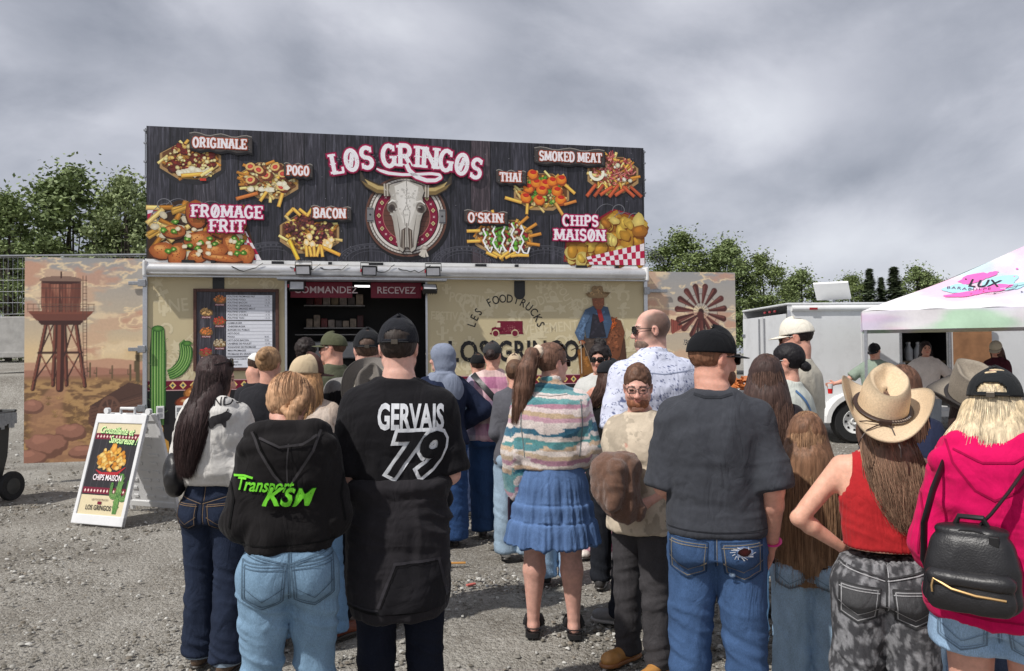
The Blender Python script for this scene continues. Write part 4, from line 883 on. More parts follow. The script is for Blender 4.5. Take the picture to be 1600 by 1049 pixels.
out = [(cx + x, cz + z) for x, z in H_] + [(cx - x, cz + z) for x, z in H_[::-1]]
p.poly([(a + .012, b_ - .02) for a, b_ in out], lin(40, 30, 30)); p.poly(out, bone, bone2)
p.poly([(cx - .17, cz + .42), (cx, cz + .5), (cx + .17, cz + .42), (cx + .12, cz + .1), (cx + .05, cz - .1), (cx - .05, cz - .1), (cx - .12, cz + .1)], lin(236, 233, 227), bone)
for sx_ in (-1, 1):
    p.blob(cx + sx_ * .205, cz + .12, .075, .08, bone2, bone3, n=14, jit=.05, rnd=r); p.blob(cx + sx_ * .208, cz + .105, .05, .058, lin(40, 34, 32), lin(84, 74, 68), n=12, jit=.05, rnd=r)
    p.line([(cx + sx_ * .12, cz + .2), (cx + sx_ * .2, cz + .22), (cx + sx_ * .26, cz + .17)], .028, lin(232, 228, 220), taper=[.3, 1, .4]); p.line([(cx + sx_ * .14, cz + .02), (cx + sx_ * .10, cz - .22), (cx + sx_ * .09, cz - .44)], .012, bone3, taper=[.2, 1, 1])
    p.poly([(cx + sx_ * .015, cz - .16), (cx + sx_ * .075, cz - .2), (cx + sx_ * .085, cz - .44), (cx + sx_ * .03, cz - .49)], lin(62, 50, 44), lin(100, 88, 80)); p.line([(cx + sx_ * .05, cz - .2), (cx + sx_ * .052, cz - .47)], .014, lin(160, 150, 138))
    p.blob(cx + sx_ * .12, cz + .36, .008, .006, lin(60, 50, 46), n=6, rnd=r)
p.line([(cx, cz + .5), (cx + .003, cz + .16), (cx - .05, cz + .06), (cx - .02, cz - .14)], .007, bone3); p.line([(cx + .003, cz + .16), (cx + .05, cz + .06), (cx + .02, cz - .14)], .007, bone3); p.line([(cx, cz - .1), (cx, cz - .48)], .012, bone3)
for _ in range(46): p.blob(cx + r.gauss(0, .1), cz + r.uniform(.0, .42), r.uniform(.008, .03), r.uniform(.006, .02), lin(206, 202, 194) * r.uniform(.85, 1.05), rot=r.uniform(-1, 1), n=7, rnd=r)
p.build('bull_skull_print', sign, (0, YF - .022, 0))
# big arched name
q = Print(.00004)
x0n, x1n = 2.40, 4.50
def bend(u):
    x = x0n + (x1n - x0n) * u; a = (u - .5) * 1.0
    return x, 4.265 - .155 * (2 * u - 1) ** 2, -(u - .5) * .42, 1.0 + .12 * (1 - (2 * u - 1) ** 2)
nm = 'LØS GRINGØS'; wt = sum(SLAB[c][0] + .02 for c in nm)
q.slab(nm, 0, 0, .262, [(.050, lin(128, 16, 56)), (.026, lin(186, 34, 92)), (.0, lin(246, 244, 248))], (x1n - x0n) / (wt * .262), bend=bend)
sw = [(3.76, 4.28), (3.80, 4.13), (3.92, 4.02), (4.10, 3.955), (4.26, 3.965), (4.36, 4.03), (4.33, 4.09), (4.2, 4.105), (3.95, 4.07), (3.70, 4.05), (3.45, 4.07), (3.34, 4.12), (3.27, 4.155)]
P_ = (np.array(sw) - (3.27, 3.955)) * (.86, .80) + (3.0, 4.06); tt = np.linspace(0, 1, len(P_)); t2 = np.linspace(0, 1, 60); P2 = np.stack([np.interp(t2, tt, np.convolve(np.pad(P_[:, i], 1, 'edge'), [.2, .6, .2], 'valid')) for i in (0, 1)], 1)
for w_, c in ((.105, lin(128, 16, 56)), (.082, lin(186, 34, 92)), (.055, lin(240, 238, 242))): q.line(P2, w_, c, taper=[1.1, 1.1, 1, .9, .75, .7, .7, .8, .35 if w_ < .1 else .7])
rr = random.Random(6)
for _ in range(260):
    x, z, a_, s_ = bend(rr.random()); q.blob(x + rr.uniform(-.08, .08), z + rr.uniform(.05, .22), rr.uniform(.002, .005), rr.uniform(.003, .008), lin(176, 160, 172), n=4, rnd=rr)
q.build('lettering', sign, (0, YF - .034, 0))
# ------------------------------------------------------------------ printed scenic panels (fine colour grid per panel)
class Canvas:
    def __init__(s, w, h, cell):
        s.w, s.h = w, h; s.nx, s.nz = int(round(w / cell)), int(round(h / cell))
        s.X, s.Z = np.meshgrid((np.arange(s.nx + 1)) * w / s.nx, (np.arange(s.nz + 1)) * h / s.nz, indexing='ij')
        s.c = np.zeros(s.X.shape + (3,))
    def put(s, a, c): s.c = s.c * (1 - a[..., None]) + np.asarray(c) * a[..., None]
    def noise(s, fx, fz, o=4, off=0.0): return fbm(np.stack([s.X.ravel() * fx + off, s.Z.ravel() * fz + off * 1.7, np.full(s.X.size, off)], -1), o).reshape(s.X.shape)
    def line(s, x0, z0, x1, z1, wd, c, wd1=None):
        d = np.array([x1 - x0, z1 - z0]); L = d @ d; t = np.clip(((s.X - x0) * d[0] + (s.Z - z0) * d[1]) / L, 0, 1)
        q = np.hypot(s.X - x0 - t * d[0], s.Z - z0 - t * d[1]); hw = (wd + ((wd if wd1 is None else wd1) - wd) * t) / 2; s.put(np.clip((hw - q) / .006 + .5, 0, 1), c)
    def ell(s, x, z, rx, rz, c, soft=.01): q = (np.hypot((s.X - x) / rx, (s.Z - z) / rz) - 1) * min(rx, rz); s.put(np.clip(.5 - q / soft, 0, 1), c)
    def poly(s, pts, c, a=1.0):
        ins = np.zeros(s.X.shape, bool); n = len(pts)
        for i in range(n):
            (xa, za), (xb, zb) = pts[i], pts[(i + 1) % n]
            if za == zb: continue
            ins ^= ((za > s.Z) != (zb > s.Z)) & (s.X < (xb - xa) * (s.Z - za) / (zb - za) + xa)
        s.put(ins * a, c)
    def build(s, name, parent, loc):
        idx = np.arange((s.nx + 1) * (s.nz + 1)).reshape(s.nx + 1, s.nz + 1)
        F = np.stack([idx[:-1, :-1], idx[1:, :-1], idx[1:, 1:], idx[:-1, 1:]], -1).reshape(-1, 4)
        V = np.stack([s.X, s.X * 0, s.Z], -1).reshape(-1, 3)
        c = s.c.reshape(-1, 3); c = (c * .86 + c.mean(1, keepdims=True) * .14) * np.array([1.16, 1.12, 1.04]) + .006
        o = link_mesh(name, np_mesh(name, V, F, c), M['print'], parent); o.location = loc; return o
def evening(c, hz, seed):
    t = np.clip((c.Z - hz) / (c.h - hz), 0, 1)
    c.c[:] = lin(214, 190, 150) * (1 - t)[..., None] + lin(150, 152, 158) * t[..., None]
    c.put(np.exp(-((t - .1) / .12) ** 2) * .7, lin(226, 196, 146))
    for k, (f, thr, col) in enumerate([(1.6, .50, lin(206, 168, 138)), (2.3, .54, lin(196, 146, 122)), (3.4, .60, lin(228, 206, 170))]):
        n = c.noise(f, f * 2.2, 5, seed + k * 5.1); c.put(ss(thr, thr + .1, n) * .75 * ss(0, .15, t), col)
    n = c.noise(2.3, 5.0, 5, seed + 5.1); c.put(ss(.515, .54, n) * (1 - ss(.54, .58, n)) * .7 * ss(0, .15, t), lin(240, 216, 172))
wp = front('printed_panel', 'tall printed panel of a wooden water tower in a desert at sunset', 'sign panel', (-1.475, .0, .25))
wp.rotation_euler.z -= .0
cv = Canvas(1.43, 2.66, .0095); evening(cv, 1.27, 2.0)
X, Z = cv.X, cv.Z
rust, rd, rl = lin(128, 70, 54), lin(66, 36, 32), lin(178, 116, 92)
for base, amp, col in ((1.30, .16, lin(196, 150, 122)), (1.20, .20, lin(170, 118, 98)), (1.12, .12, lin(150, 104, 84))):
    ridge = base + amp * (cv.noise(2.2, 0, 4, base * 9) - .35) * ss(.2, 1.2, X); cv.put(np.clip((ridge - Z) / .012, 0, 1), col); 
cv.put(ss(1.14, 1.04, Z), lin(150, 112, 74)); gn = cv.noise(9, 22, 4, 3.3); cv.put(ss(1.1, 1.0, Z) * ss(.45, .62, gn) * .9, lin(186, 146, 92)); cv.put(ss(1.1, 1.0, Z) * ss(.55, .40, gn) * .6, lin(96, 72, 52))
path = np.abs(X - (.62 - .35 * np.sin(Z * 2.6))) / (.08 + .32 * np.clip(1.1 - Z, 0, 1)); cv.put(ss(1.0, .6, path) * ss(1.08, .98, Z) * .7, lin(176, 128, 96))
for k, (x, z, h) in enumerate([(1.27, 1.05, .20), (1.36, 1.0, .42), (1.05, 1.08, .16), (.86, 1.1, .12), (.78, 1.1, .18)]):
    cv.line(x, z, x, z + h, .035 * h / .3, lin(96, 82, 56)); cv.line(x - .03, z + h * .4, x - .03, z + h * .7, .02 * h / .3, lin(96, 82, 56)); cv.line(x - .03, z + h * .4, x, z + h * .38, .015, lin(96, 82, 56))
def rock(x, z, a, b_, c):
    n = cv.noise(14, 14, 3, x * 7 + z); q = np.hypot((X - x) / a, (Z - z) / b_) + (n - .5) * .5; cv.put(ss(1.0, .93, q), np.array(c) * .55)
    cv.put(ss(.95, .85, np.hypot((X - x + a * .08) / a, (Z - z - b_ * .2) / (b_ * .8)) + (n - .5) * .5), c); cv.put(ss(.5, .3, np.hypot((X - x + a * .2) / a, (Z - z - b_ * .5) / (b_ * .7)) + (n - .5) * .7) * .8, np.array(c) * 1.35)
rng_ = np.random.default_rng(5)
for _ in range(90):
    x, z = rng_.uniform(0, 1.43), rng_.uniform(.1, 1.08); s_ = (.03 + .07 * (1.1 - z)); k = lin(168, 130, 80) * rng_.uniform(.5, 1.2)
    for a in np.linspace(.3, 2.8, 7): cv.line(x, z, x + s_ * math.cos(a), z + s_ * math.sin(a) * 1.1, .010, k * rng_.uniform(.7, 1.3), .002) if _ % 2 == 0 else None
for x, z, a, b_ in ((.10, .72, .14, .10), (.56, .38, .20, .12), (.26, .22, .26, .16), (.72, .12, .2, .09), (1.0, .18, .13, .07), (.08, .06, .2, .12), (1.25, .1, .2, .09), (.9, .3, .08, .05)): rock(x, z, a, b_, lin(158, 108, 90))
# old wagon
wd_ = lin(104, 72, 60); cv.poly([(.78, .72), (1.43, .92), (1.43, .50), (.86, .40), (.76, .50)], wd_); cv.poly([(.78, .72), (1.25, 1.02), (1.43, .98), (1.43, .84), (.95, .70)], lin(84, 58, 50))
for k in range(6): cv.line(.80, .68 - k * .045, 1.43, .88 - k * .06, .006, lin(60, 40, 36))
for a in np.linspace(0, 2 * PI, 11)[:-1]: cv.line(1.02, .58, 1.02 + .13 * math.cos(a), .58 + .24 * math.sin(a), .016, lin(120, 84, 70))
q = np.hypot((X - 1.02) / .15, (Z - .58) / .27); cv.put(ss(1.0, .97, q) * ss(.80, .84, q), lin(112, 78, 64)); cv.ell(1.02, .58, .03, .045, lin(70, 46, 40))
# tower legs and braces
def leg(x0, z0, x1, z1, w_): cv.line(x0, z0, x1, z1, w_, rd); cv.line(x0 - w_ * .2, z0, x1 - w_ * .2, z1, w_ * .45, rust)
legs = [(.10, .95, .27, 1.88), (.34, 1.0, .37, 1.88), (.50, 1.0, .47, 1.88), (.72, .98, .60, 1.88)]
for l in legs: leg(*l, .05)
for (z0, z1) in ((1.06, 1.42), (1.42, 1.86)):
    for i in range(3):
        f = lambda l, z: l[0] + (l[2] - l[0]) * (z - l[1]) / (l[3] - l[1])
        cv.line(f(legs[i], z0), z0, f(legs[i + 1], z1), z1, .018, rd); cv.line(f(legs[i], z1), z1, f(legs[i + 1], z0), z0, .018, rust)
    cv.line(f(legs[0], z1) - .02, z1, f(legs[3], z1) + .02, z1, .03, rd)
leg(.42, .95, .43, 1.9, .09)
# platform, tank and cap
cv.poly([(.13, 1.86), (.72, 1.86), (.66, 1.78), (.2, 1.78)], rd); cv.poly([(.06, 1.93), (.80, 1.93), (.72, 1.84), (.14, 1.84)], lin(112, 62, 50)); cv.poly([(.04, 1.965), (.82, 1.965), (.80, 1.925), (.06, 1.925)], rust)
cv.poly([(.20, 1.95), (.66, 1.95), (.67, 2.36), (.19, 2.36)], rust)
inside = (X > .195) & (X < .665) & (Z > 1.95) & (Z < 2.36); cv.put(inside * ss(.5, .25, cv.noise(40, 3, 3, 9.0)) * .8, rd); cv.put(inside * ss(.5, .7, cv.noise(46, 4, 3, 4.0)) * .7, rl); cv.put(inside * ss(.44, .68, X) * .45, lin(70, 36, 32))
for k in range(12): cv.line(.215 + k * .0385, 1.95, .212 + k * .039, 2.36, .005, rd)
for z in (2.02, 2.14, 2.26, 2.33): cv.line(.195, z, .665, z, .012, lin(86, 60, 54))
q = np.hypot((X - .43) / .255, (Z - 2.365) / .055); cv.put((q < 1) * 1.0, lin(132, 104, 92)); cv.put(((q < 1) & (Z < 2.355)) * 1.0, rd); cv.line(.43, 2.4, .43, 2.47, .02, rd)
for z in (1.99, 2.05): cv.line(.03, z, .83, z, .009, lin(112, 82, 68))
for k in range(13): cv.line(.035 + k * .066, 1.95, .035 + k * .066, 2.05, .008, lin(112, 82, 68))
for dx in (0, .045): cv.line(.70 + dx, 1.1, .69 + dx * .9, 2.42, .009, lin(96, 66, 58))
for k in range(30): cv.line(.70, 1.12 + k * .043, .742, 1.12 + k * .043, .006, lin(96, 66, 58))
cv.build('desert_print', wp, (0, -.0035, 0))
MB().box((0, -.003, 0), (1.43, .02, 2.66)).build('panel', M['white'], wp)
wp2 = front('printed_panel', 'printed panel of a red windmill against evening clouds', 'sign panel', (7.03, .0, .25))
cv = Canvas(1.43, 2.57, .0095); evening(cv, .55, 11.0); X, Z = cv.X, cv.Z
cv.put(ss(.6, .5, Z), lin(150, 112, 74)); gn = cv.noise(9, 22, 4, 3.3); cv.put(ss(.6, .5, Z) * ss(.45, .62, gn) * .9, lin(186, 146, 92))
red, rdk = lin(86, 40, 38), lin(54, 28, 28); hx, hz_ = .86, 1.97
for sgn in (-1, 1): cv.line(hx + sgn * .02, 1.95, hx + sgn * .26, .35, .035, rdk)
for k in range(8):
    z0, z1 = 1.75 - k * .18, 1.57 - k * .18; f = lambda z: .02 + (1.95 - z) / 1.6 * .24
    cv.line(hx - f(z0), z0, hx + f(z1), z1, .016, red); cv.line(hx + f(z0), z0, hx - f(z1), z1, .016, rdk); cv.line(hx - f(z1), z1, hx + f(z1), z1, .016, rdk)
cv.poly([(hx - .19, 1.47), (hx + .17, 1.47), (hx + .08, 1.56), (hx - .10, 1.56)], rdk); cv.poly([(hx - .18, 1.15), (hx + .2, 1.2), (hx + .09, 1.30), (hx - .05, 1.28)], red)
cv.line(hx, 1.5, hx, 1.97, .07, red)
cv.poly([(.36, 1.86), (.54, 1.80), (.56, 1.72), (.38, 1.62)], lin(142, 66, 54)); cv.line(.5, 1.77, hx, 1.93, .035, rdk)
for k in range(5): cv.line(.37 + .035 * k, 1.66 + .012 * k, .37 + .035 * k, 1.85 - .01 * k, .004, rdk)
q = np.hypot(X - hx, Z - hz_); 
for rr_ in (.13, .27): cv.put(np.clip((.005 - np.abs(q - rr_)) / .004, 0, 1), rdk)
for k in range(15):
    a = k / 15 * 2 * PI + .12; ca, sa = math.cos(a), math.sin(a); cv.line(hx, hz_, hx + .12 * ca, hz_ + .13 * sa, .006, rdk)
    cv.line(hx + .14 * ca, hz_ + .14 * sa, hx + .385 * ca, hz_ + .385 * sa, .035, red * (.75 + .5 * (k % 2) * .6), .095); cv.line(hx + .15 * ca - .01 * sa, hz_ + .15 * sa + .01 * ca, hx + .38 * ca - .02 * sa, hz_ + .38 * sa + .02 * ca, .008, lin(118, 64, 58), .03)
cv.ell(hx, hz_, .045, .045, rdk); cv.ell(hx - .02, hz_ - .06, .05, .06, red)
cv.build('windmill_print', wp2, (0, -.0035, 0))
MB().box((0, -.003, 0), (1.43, .02, 2.57)).build('panel', M['white'], wp2)

# ------------------------------------------------------------------ white folding sidewalk sign
af = empty('sidewalk_sign', (-3.86, 7.72, 0), R_(-20), 'white plastic sandwich board with chips poster and cactus', 'sandwich board')
PL = mat('white_moulded_plastic', (.74, .74, .74), .45, var=.06, scale=8, dirt=.15)
tilt = R_(16)
def leaf(sgn, name):
    o = bpy.data.objects.new(name, None); 
    Mx = Matrix.Translation((0, sgn * .40, .0)) @ Matrix.Rotation(sgn * tilt * 1.05, 4, 'X')
    b = MB(); w_, h_ = .36, 1.16
    if sgn < 0:
        b.box((-w_, -.02, 0), (-w_ + .045, .02, h_), bev=.008); b.box((w_ - .045, -.02, 0), (w_, .02, h_), bev=.008); b.box((-w_, -.021, .0), (w_, .021, .10), bev=.008); b.box((-w_, -.021, h_ - .10), (w_, .021, h_), bev=.008); b.box((-w_ + .04, -.006, .09), (w_ - .04, .006, h_ - .09))
    else:
        b.box((-w_, -.02, 0), (-w_ + .045, .02, h_), bev=.008); b.box((w_ - .045, -.02, 0), (w_, .02, h_), bev=.008); b.box((-w_, -.021, .05), (w_, .021, .12), bev=.008); b.box((-w_, -.021, h_ - .08), (w_, .021, h_), bev=.008); b.box((-w_ + .04, -.008, .10), (w_ - .04, .004, h_ - .07))
        r = random.Random(1)
        for k in range(9):
            z = .16 + k * .10
            for xx in (-.26, -.08, .1): b.box((xx, -.018, z), (xx + r.uniform(.06, .15), -.008, z + .035), bev=.004)
    o2 = b.build(name, PL, af); o2.matrix_local = Mx; return o2
lf = leaf(-1, 'front_leaf'); lb = leaf(1, 'rear_leaf')
b = MB(); b.tube([(-.30, -.02, 1.14), (-.30, .02, 1.14)], .035, 10); b.build('hinge', PL, af)
b = MB().tube([(.30, -.02, 1.14), (.30, .02, 1.14)], .035, 10).build('hinge', PL, af)
MB().tube([(-.10, 0, 1.10), (-.10, 0, 1.17), (.10, 0, 1.17), (.10, 0, 1.10)], .016, 8).build('carry_handle', PL, af)
p = Print(); r = random.Random(4); x0, x1, z0, z1 = -.31, .31, .10, 1.06
p.rect(x0, z0, x1, z1, lin(214, 200, 164)); p.rect(x0, .30, x1, .92, lin(40, 37, 40))
for k in range(7): p.line([(x0 + .09 * k, .30), (x0 + .09 * k, .92)], .006, lin(66, 62, 66))
for z in (.345, .915):
    p.rect(x0, z - .03, x1, z + .035, BURG)
    for k in range(14): x = x0 + .02 + k * .045; p.poly([(x, z), (x + .013, z + .018), (x + .026, z), (x + .013, z - .018)], lin(230, 200, 190))
for k in range(90): a = r.random() * 2 * PI; q = r.random() ** .5; c = [lin(236, 176, 70), lin(214, 140, 40), lin(246, 206, 120)][r.randrange(3)]; p.blob(.0 + .19 * q * math.cos(a), .66 + .12 * q * math.sin(a) + .02, r.uniform(.02, .045), r.uniform(.018, .03), c, c * .55, rot=r.uniform(-1, 1), n=8, rnd=r)
p.blob(0, .80, .04, .05, lin(240, 180, 80), lin(200, 130, 40), rnd=r); p.line([(-.19, .56), (-.1, .52), (.12, .53), (.22, .60)], .035, lin(170, 30, 40), taper=[.2, 1, 1, .2])
q = Print(); q.z = .003
q.text('CHIPS MAISON', .0, .455, .085, lin(120, 16, 50), .045, xs=.72, align='CENTER'); q.z += .0004; q.text('CHIPS MAISON', .0, .455, .085, lin(244, 238, 240), .014, xs=.72, align='CENTER')
for (t, x, z, s) in (('Croustillante et', -.02, .945, .105), ('Savoureuse !', .10, .845, .105)):
    q.text(t, x + .004, z - .004, s, lin(40, 110, 60), .05, .35, .72, 'CENTER', -.04); q.z += .0004; q.text(t, x, z, s, lin(214, 240, 170), .016, .35, .72, 'CENTER', -.04)
q.text('LOS GRINGOS', -.03, .15, .07, lin(40, 36, 36), .014, xs=.8, align='CENTER'); q.text('LES FOODTRUCKS', -.03, .245, .028, lin(90, 60, 60), align='CENTER'); q.rect(-.055, .207, .0, .237, BURG)
q.build('lettering', lf, (0, -.0105, 0))
c3 = Print(); r = random.Random(8); c3.z = .001
cactus(c3, [(.20, .12 + .05 * i) for i in range(9)], .075, 4); cactus(c3, arc(.27, .36, .06, .09, 200, 330, 8) + [(.315, .46)], .05, 3); cactus(c3, arc(.14, .36, .05, .07, 340, 200, 8) + [(.09, .43)], .05, 3)
c3.build('cactus_print', lf, (0, -.0105, 0))
p.build('poster', lf, (0, -.0085, 0))

af.scale = (.9, .9, .93)
# ------------------------------------------------------------------ wheelie bin at the left edge
bn = empty('wheelie_bin', (-6.03, 8.5, 0), R_(-12), 'dark grey wheeled rubbish bin with a clear bag over its rim', 'rubbish bin')
GB = mat('bin_plastic', lin(62, 63, 62), .5, var=.2, scale=5, dirt=.3)
bm = bmesh.new(); rows = [(.06, .22, .24), (.5, .255, .28), (.93, .29, .325)]; vs = []
for z, hx_, hy_ in rows: vs.append([bm.verts.new((sx * hx_, sy * hy_, z)) for sx, sy in ((-1, -1), (1, -1), (1, 1), (-1, 1))])
for i in range(2):
    for k in range(4): bm.faces.new((vs[i][k], vs[i][(k + 1) % 4], vs[i + 1][(k + 1) % 4], vs[i + 1][k]))
bm.faces.new(vs[0][::-1]); bmesh.ops.bevel(bm, geom=[e for e in bm.edges if abs(e.verts[0].co.z - e.verts[1].co.z) > .1], offset=.05, segments=3, affect='EDGES')
me = bpy.data.meshes.new('tub'); bm.to_mesh(me); bm.free(); link_mesh('tub', me, GB, bn)
MB().box((-.315, -.35, .92), (.315, .35, .965), bev=.015).build('rim', GB, bn)
b = MB().box((-.31, -.36, .968), (.31, .30, 1.0), bev=.012); b.box((-.25, -.28, .99), (.25, .22, 1.03), bev=.015); b.build('lid', GB, bn)
MB().tube([(-.22, .36, .95), (-.22, .42, 1.0), (.22, .42, 1.0), (.22, .36, .95)], .016, 8).build('grip', GB, bn)
b = MB()
for k in range(26): a = k / 26; b.box((-.33 + .66 * a - .016, -.372, .83 + .03 * math.sin(k * 2.1)), (-.33 + .66 * a + .016, -.362, .99))
for k in range(20): a = k / 20; b.box((.325, -.34 + .66 * a, .84 + .03 * math.sin(k * 1.7)), (.333, -.30 + .66 * a, .99))
b.build('bag_skirt', mat('bag_film', lin(170, 172, 174), .25, var=.3, scale=30), bn)
for sx in (-1, 1):
    o = MB().lathe([(.07, -.03), (.155, -.03), (.165, -.015), (.165, .015), (.155, .03), (.07, .03)], 24).build('wheel', M['rubber'], bn, True); o.location = (sx * .33, .26, .165); o.rotation_euler = (0, PI / 2, 0)
    MB().lathe([(0, -.02), (.09, -.02), (.09, .032), (.03, .04), (0, .04)], 16).build('hub', GB, o)

# ------------------------------------------------------------------ white cargo trailer
ct = empty('cargo_trailer', (4.86, 13.5, 0), R_(2), 'white enclosed cargo trailer with rear doors and a side doorway', 'trailer')
WT = mat('white_trailer_skin', (.70, .71, .72), .35, var=.05, scale=2, dirt=.18)
LN, WD, H0, H1 = 5.2, 2.35, .52, 2.42
b = MB(); b.box((0, 0, H0), (2.02, .04, H1)); b.box((2.86, 0, H0), (LN, .04, H1)); b.box((2.02, 0, 2.16), (2.86, .04, H1)); b.box((2.02, 0, H0), (2.86, .04, H0 + .06)); b.build('side_wall', WT, ct)
b = MB(); b.box((0, WD - .04, H0), (LN, WD, H1)); b.box((LN - .04, .04, H0), (LN, WD - .04, H1)); b.box((.045, .04, H0), (LN - .04, WD - .04, H0 + .05)); b.build('shell', WT, ct)
MB().box((-.02, -.02, H1 - .01), (LN + .02, WD + .02, H1 + .03), bev=.02).build('roof', WT, ct)
o = MB().tube([(.06, -.005, H1 - .07), (LN, -.005, H1 - .07)], .055, 12).build('roof_rail', M['white'], ct, True)
MB().box((-.012, -.012, H0), (.03, .0, H1 - .1), bev=.004).build('corner_trim', M['alu'], ct)
for k in range(2):
    y0 = .06 + k * 1.13; o = MB().box((-.03, y0, H0 + .05), (.0, y0 + 1.1, H1 - .16), bev=.006).build('rear_door', WT, ct)
    MB().tube([(-.045, y0 + (.98 if k == 0 else .12), H0 + .1), (-.045, y0 + (.98 if k == 0 else .12), H1 - .2)], .018, 8).build('lock_bar', M['galv'], o)
    for z in (.8, 1.9): MB().box((-.05, y0 + (.0 if k == 0 else .95), z), (-.031, y0 + (.2 if k == 0 else 1.1), z + .05)).build('hinge', M['galv'], o)
MB().box((-.035, -.35, 1.86), (-.02, .05, 1.91), bev=.004).build('door_holdback', M['galv'], ct)
RED = mat('red_marker_lens', lin(150, 20, 24), .25)
for y in (.5, .75, 1.0): MB().box((-.035, y, H1 - .11), (-.02, y + .10, H1 - .07), bev=.004).build('marker_light', RED, ct)
MB().box((.36, -.072, H1 - .10), (.50, -.058, H1 - .06), bev=.004).build('marker_light', RED, ct)
for x in (1.3, 3.6): MB().box((x, -.006, H0 + .05), (x + .02, -.001, H1 - .13)).build('seam_strip', M['white'], ct)
# doorway lining, dark inside, shelf and jugs
b = MB(); b.box((1.98, -.02, H0 + .06), (2.02, .05, 2.20)); b.box((2.86, -.02, H0 + .06), (2.90, .05, 2.20)); b.box((1.98, -.02, 2.16), (2.90, .05, 2.20)); b.build('door_frame', M['galv'], ct)
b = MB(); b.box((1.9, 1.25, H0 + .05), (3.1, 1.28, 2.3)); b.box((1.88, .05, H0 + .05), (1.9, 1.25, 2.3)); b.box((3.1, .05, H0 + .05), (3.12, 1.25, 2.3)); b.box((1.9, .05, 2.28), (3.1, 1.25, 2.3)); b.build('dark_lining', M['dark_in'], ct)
MB().box((1.95, .4, 1.36), (3.05, .9, 1.40)).build('shelf', mat('plywood_shelf', lin(120, 104, 84), .7), ct)
MB().box((1.96, -.045, 1.30), (2.06, -.021, 1.38), bev=.006).build('latch', M['galv'], ct)
pd = MB().box((2.90, -.62, H0 + .08), (2.94, -.03, 2.16)); pd.V[-1] = pd.V[-1]
pl = MB().box((0, 0, 0), (.62, .03, 1.62), bev=.004).build('plywood_door', mat('raw_plywood', lin(150, 108, 74), .75, var=.25, scale=4, c2=lin(122, 86, 58)), ct); pl.location = (2.93, -.05, H0 + .06); pl.rotation_euler = (0, 0, R_(-12))
# wheel arch, wheels
b = MB(); pts = [(1.05 + .52 * math.cos(a), .36 + .50 * math.sin(a)) for a in np.linspace(PI, 0, 15)]; pin = [(1.05 + .44 * math.cos(a), .36 + .42 * math.sin(a)) for a in np.linspace(0, PI, 15)]
b.prism(pts + pin, -.26, .0); b.build('fender', M['white'], ct)
for x in (1.05, 1.95):
    o = MB().lathe([(.20, -.10), (.34, -.10), (.37, -.06), (.37, .06), (.34, .10), (.20, .10)], 36, cap=False).build('wheel', M['rubber'], ct, True); o.location = (x, -.12, .37); o.rotation_euler = (PI / 2, 0, 0)
    b = MB().lathe([(.07, .05), (.12, .05), (.17, .075), (.205, .105), (.215, .09)], 24, cap=False); b.lathe([(0, .06), (.05, .09), (.06, .05)], 12)
    rim = b.build('rim', M['white'], o, True)
    for k in range(8): a = k / 8 * 2 * PI; h_ = MB().tube([(.145 * math.cos(a), .145 * math.sin(a), .068), (.145 * math.cos(a), .145 * math.sin(a), .074)], .022, 7).build('slot', M['black'], rim)
b = MB(); b.box((-.05, -.03, .42), (LN, .08, .515)); b.build('chassis_rail', M['white'], ct)
# satellite dish on the roof
sd_ = empty('satellite_panel', (6.05, 14.4, 2.45), R_(-30), 'flat white satellite panel tilted on the cargo trailer roof', 'satellite panel')
o = MB().box((-.30, -.02, 0), (.30, .02, .52), bev=.008).build('panel', M['white'], sd_); o.rotation_euler = (R_(58), 0, 0); o.location = (0, 0, .12)
MB().tube([(0, 0, .0), (0, .02, .22)], .025, 8).build('mast', M['galv'], sd_)
JG = mat('jug_plastic', lin(196, 198, 200), .35)
for i, (x, y) in enumerate(((7.28, 14.1), (7.45, 14.12), (7.60, 14.15), (7.36, 14.3))):
    o = empty('bottle_jug', (x, y, 1.405), 0, 'pale plastic syrup jug on the doorway shelf, ' + ('leftmost of the front row', 'middle of the front row', 'rightmost of the front row', 'the one standing behind the others')[i], 'jug', 'jugs inside the trailer doorway')
    MB().lathe([(.0, 0), (.062, 0), (.065, .02), (.065, .2), (.03, .27), (.025, .30), (0, .30)], 12).build('bottle', JG, o, True); MB().lathe([(0, .301), (.03, .301), (.03, .34), (0, .34)], 10).build('pump', M['white'], o)

# ------------------------------------------------------------------ chain link fence behind the tent
cf = empty('chain_link_fence', (0, 0, 0), 0, 'galvanised chain link fence beyond the cargo trailer at the right edge', 'fence')
b = MB(); x0, x1, zt, yy = 8.6, 13.0, 2.2, 16.2
def dia(b, z0, z1, st, r_):
    for k in np.arange(x0 - (z1 - z0), x1, st):
        for sg in (1, -1):
            a = (k, z0) if sg > 0 else (k, z1); e = (k + (z1 - z0), z1) if sg > 0 else (k + (z1 - z0), z0)
            b.tube([(a[0], yy, a[1]), (e[0], yy + .004 * sg, e[1])], r_, 3, False)
dia(b, .05, zt, .11, .006); b.build('mesh', M['galv'], cf)
for k, x in enumerate(np.arange(x0, x1 + .1, 1.1)): MB().tube([(x, yy, 0), (x, yy, 2.3)], .03, 8).build('post', M['galv'], cf)
MB().tube([(x0, yy, 2.22), (x1, yy, 2.22)], .022, 8).build('top_rail', M['galv'], cf)
MB().box((8.5, 16.9, 0), (13.2, 17.0, 1.72)).build('pale_screen', mat('pale_screen', lin(190, 188, 184), .8, var=.2, scale=3), cf)

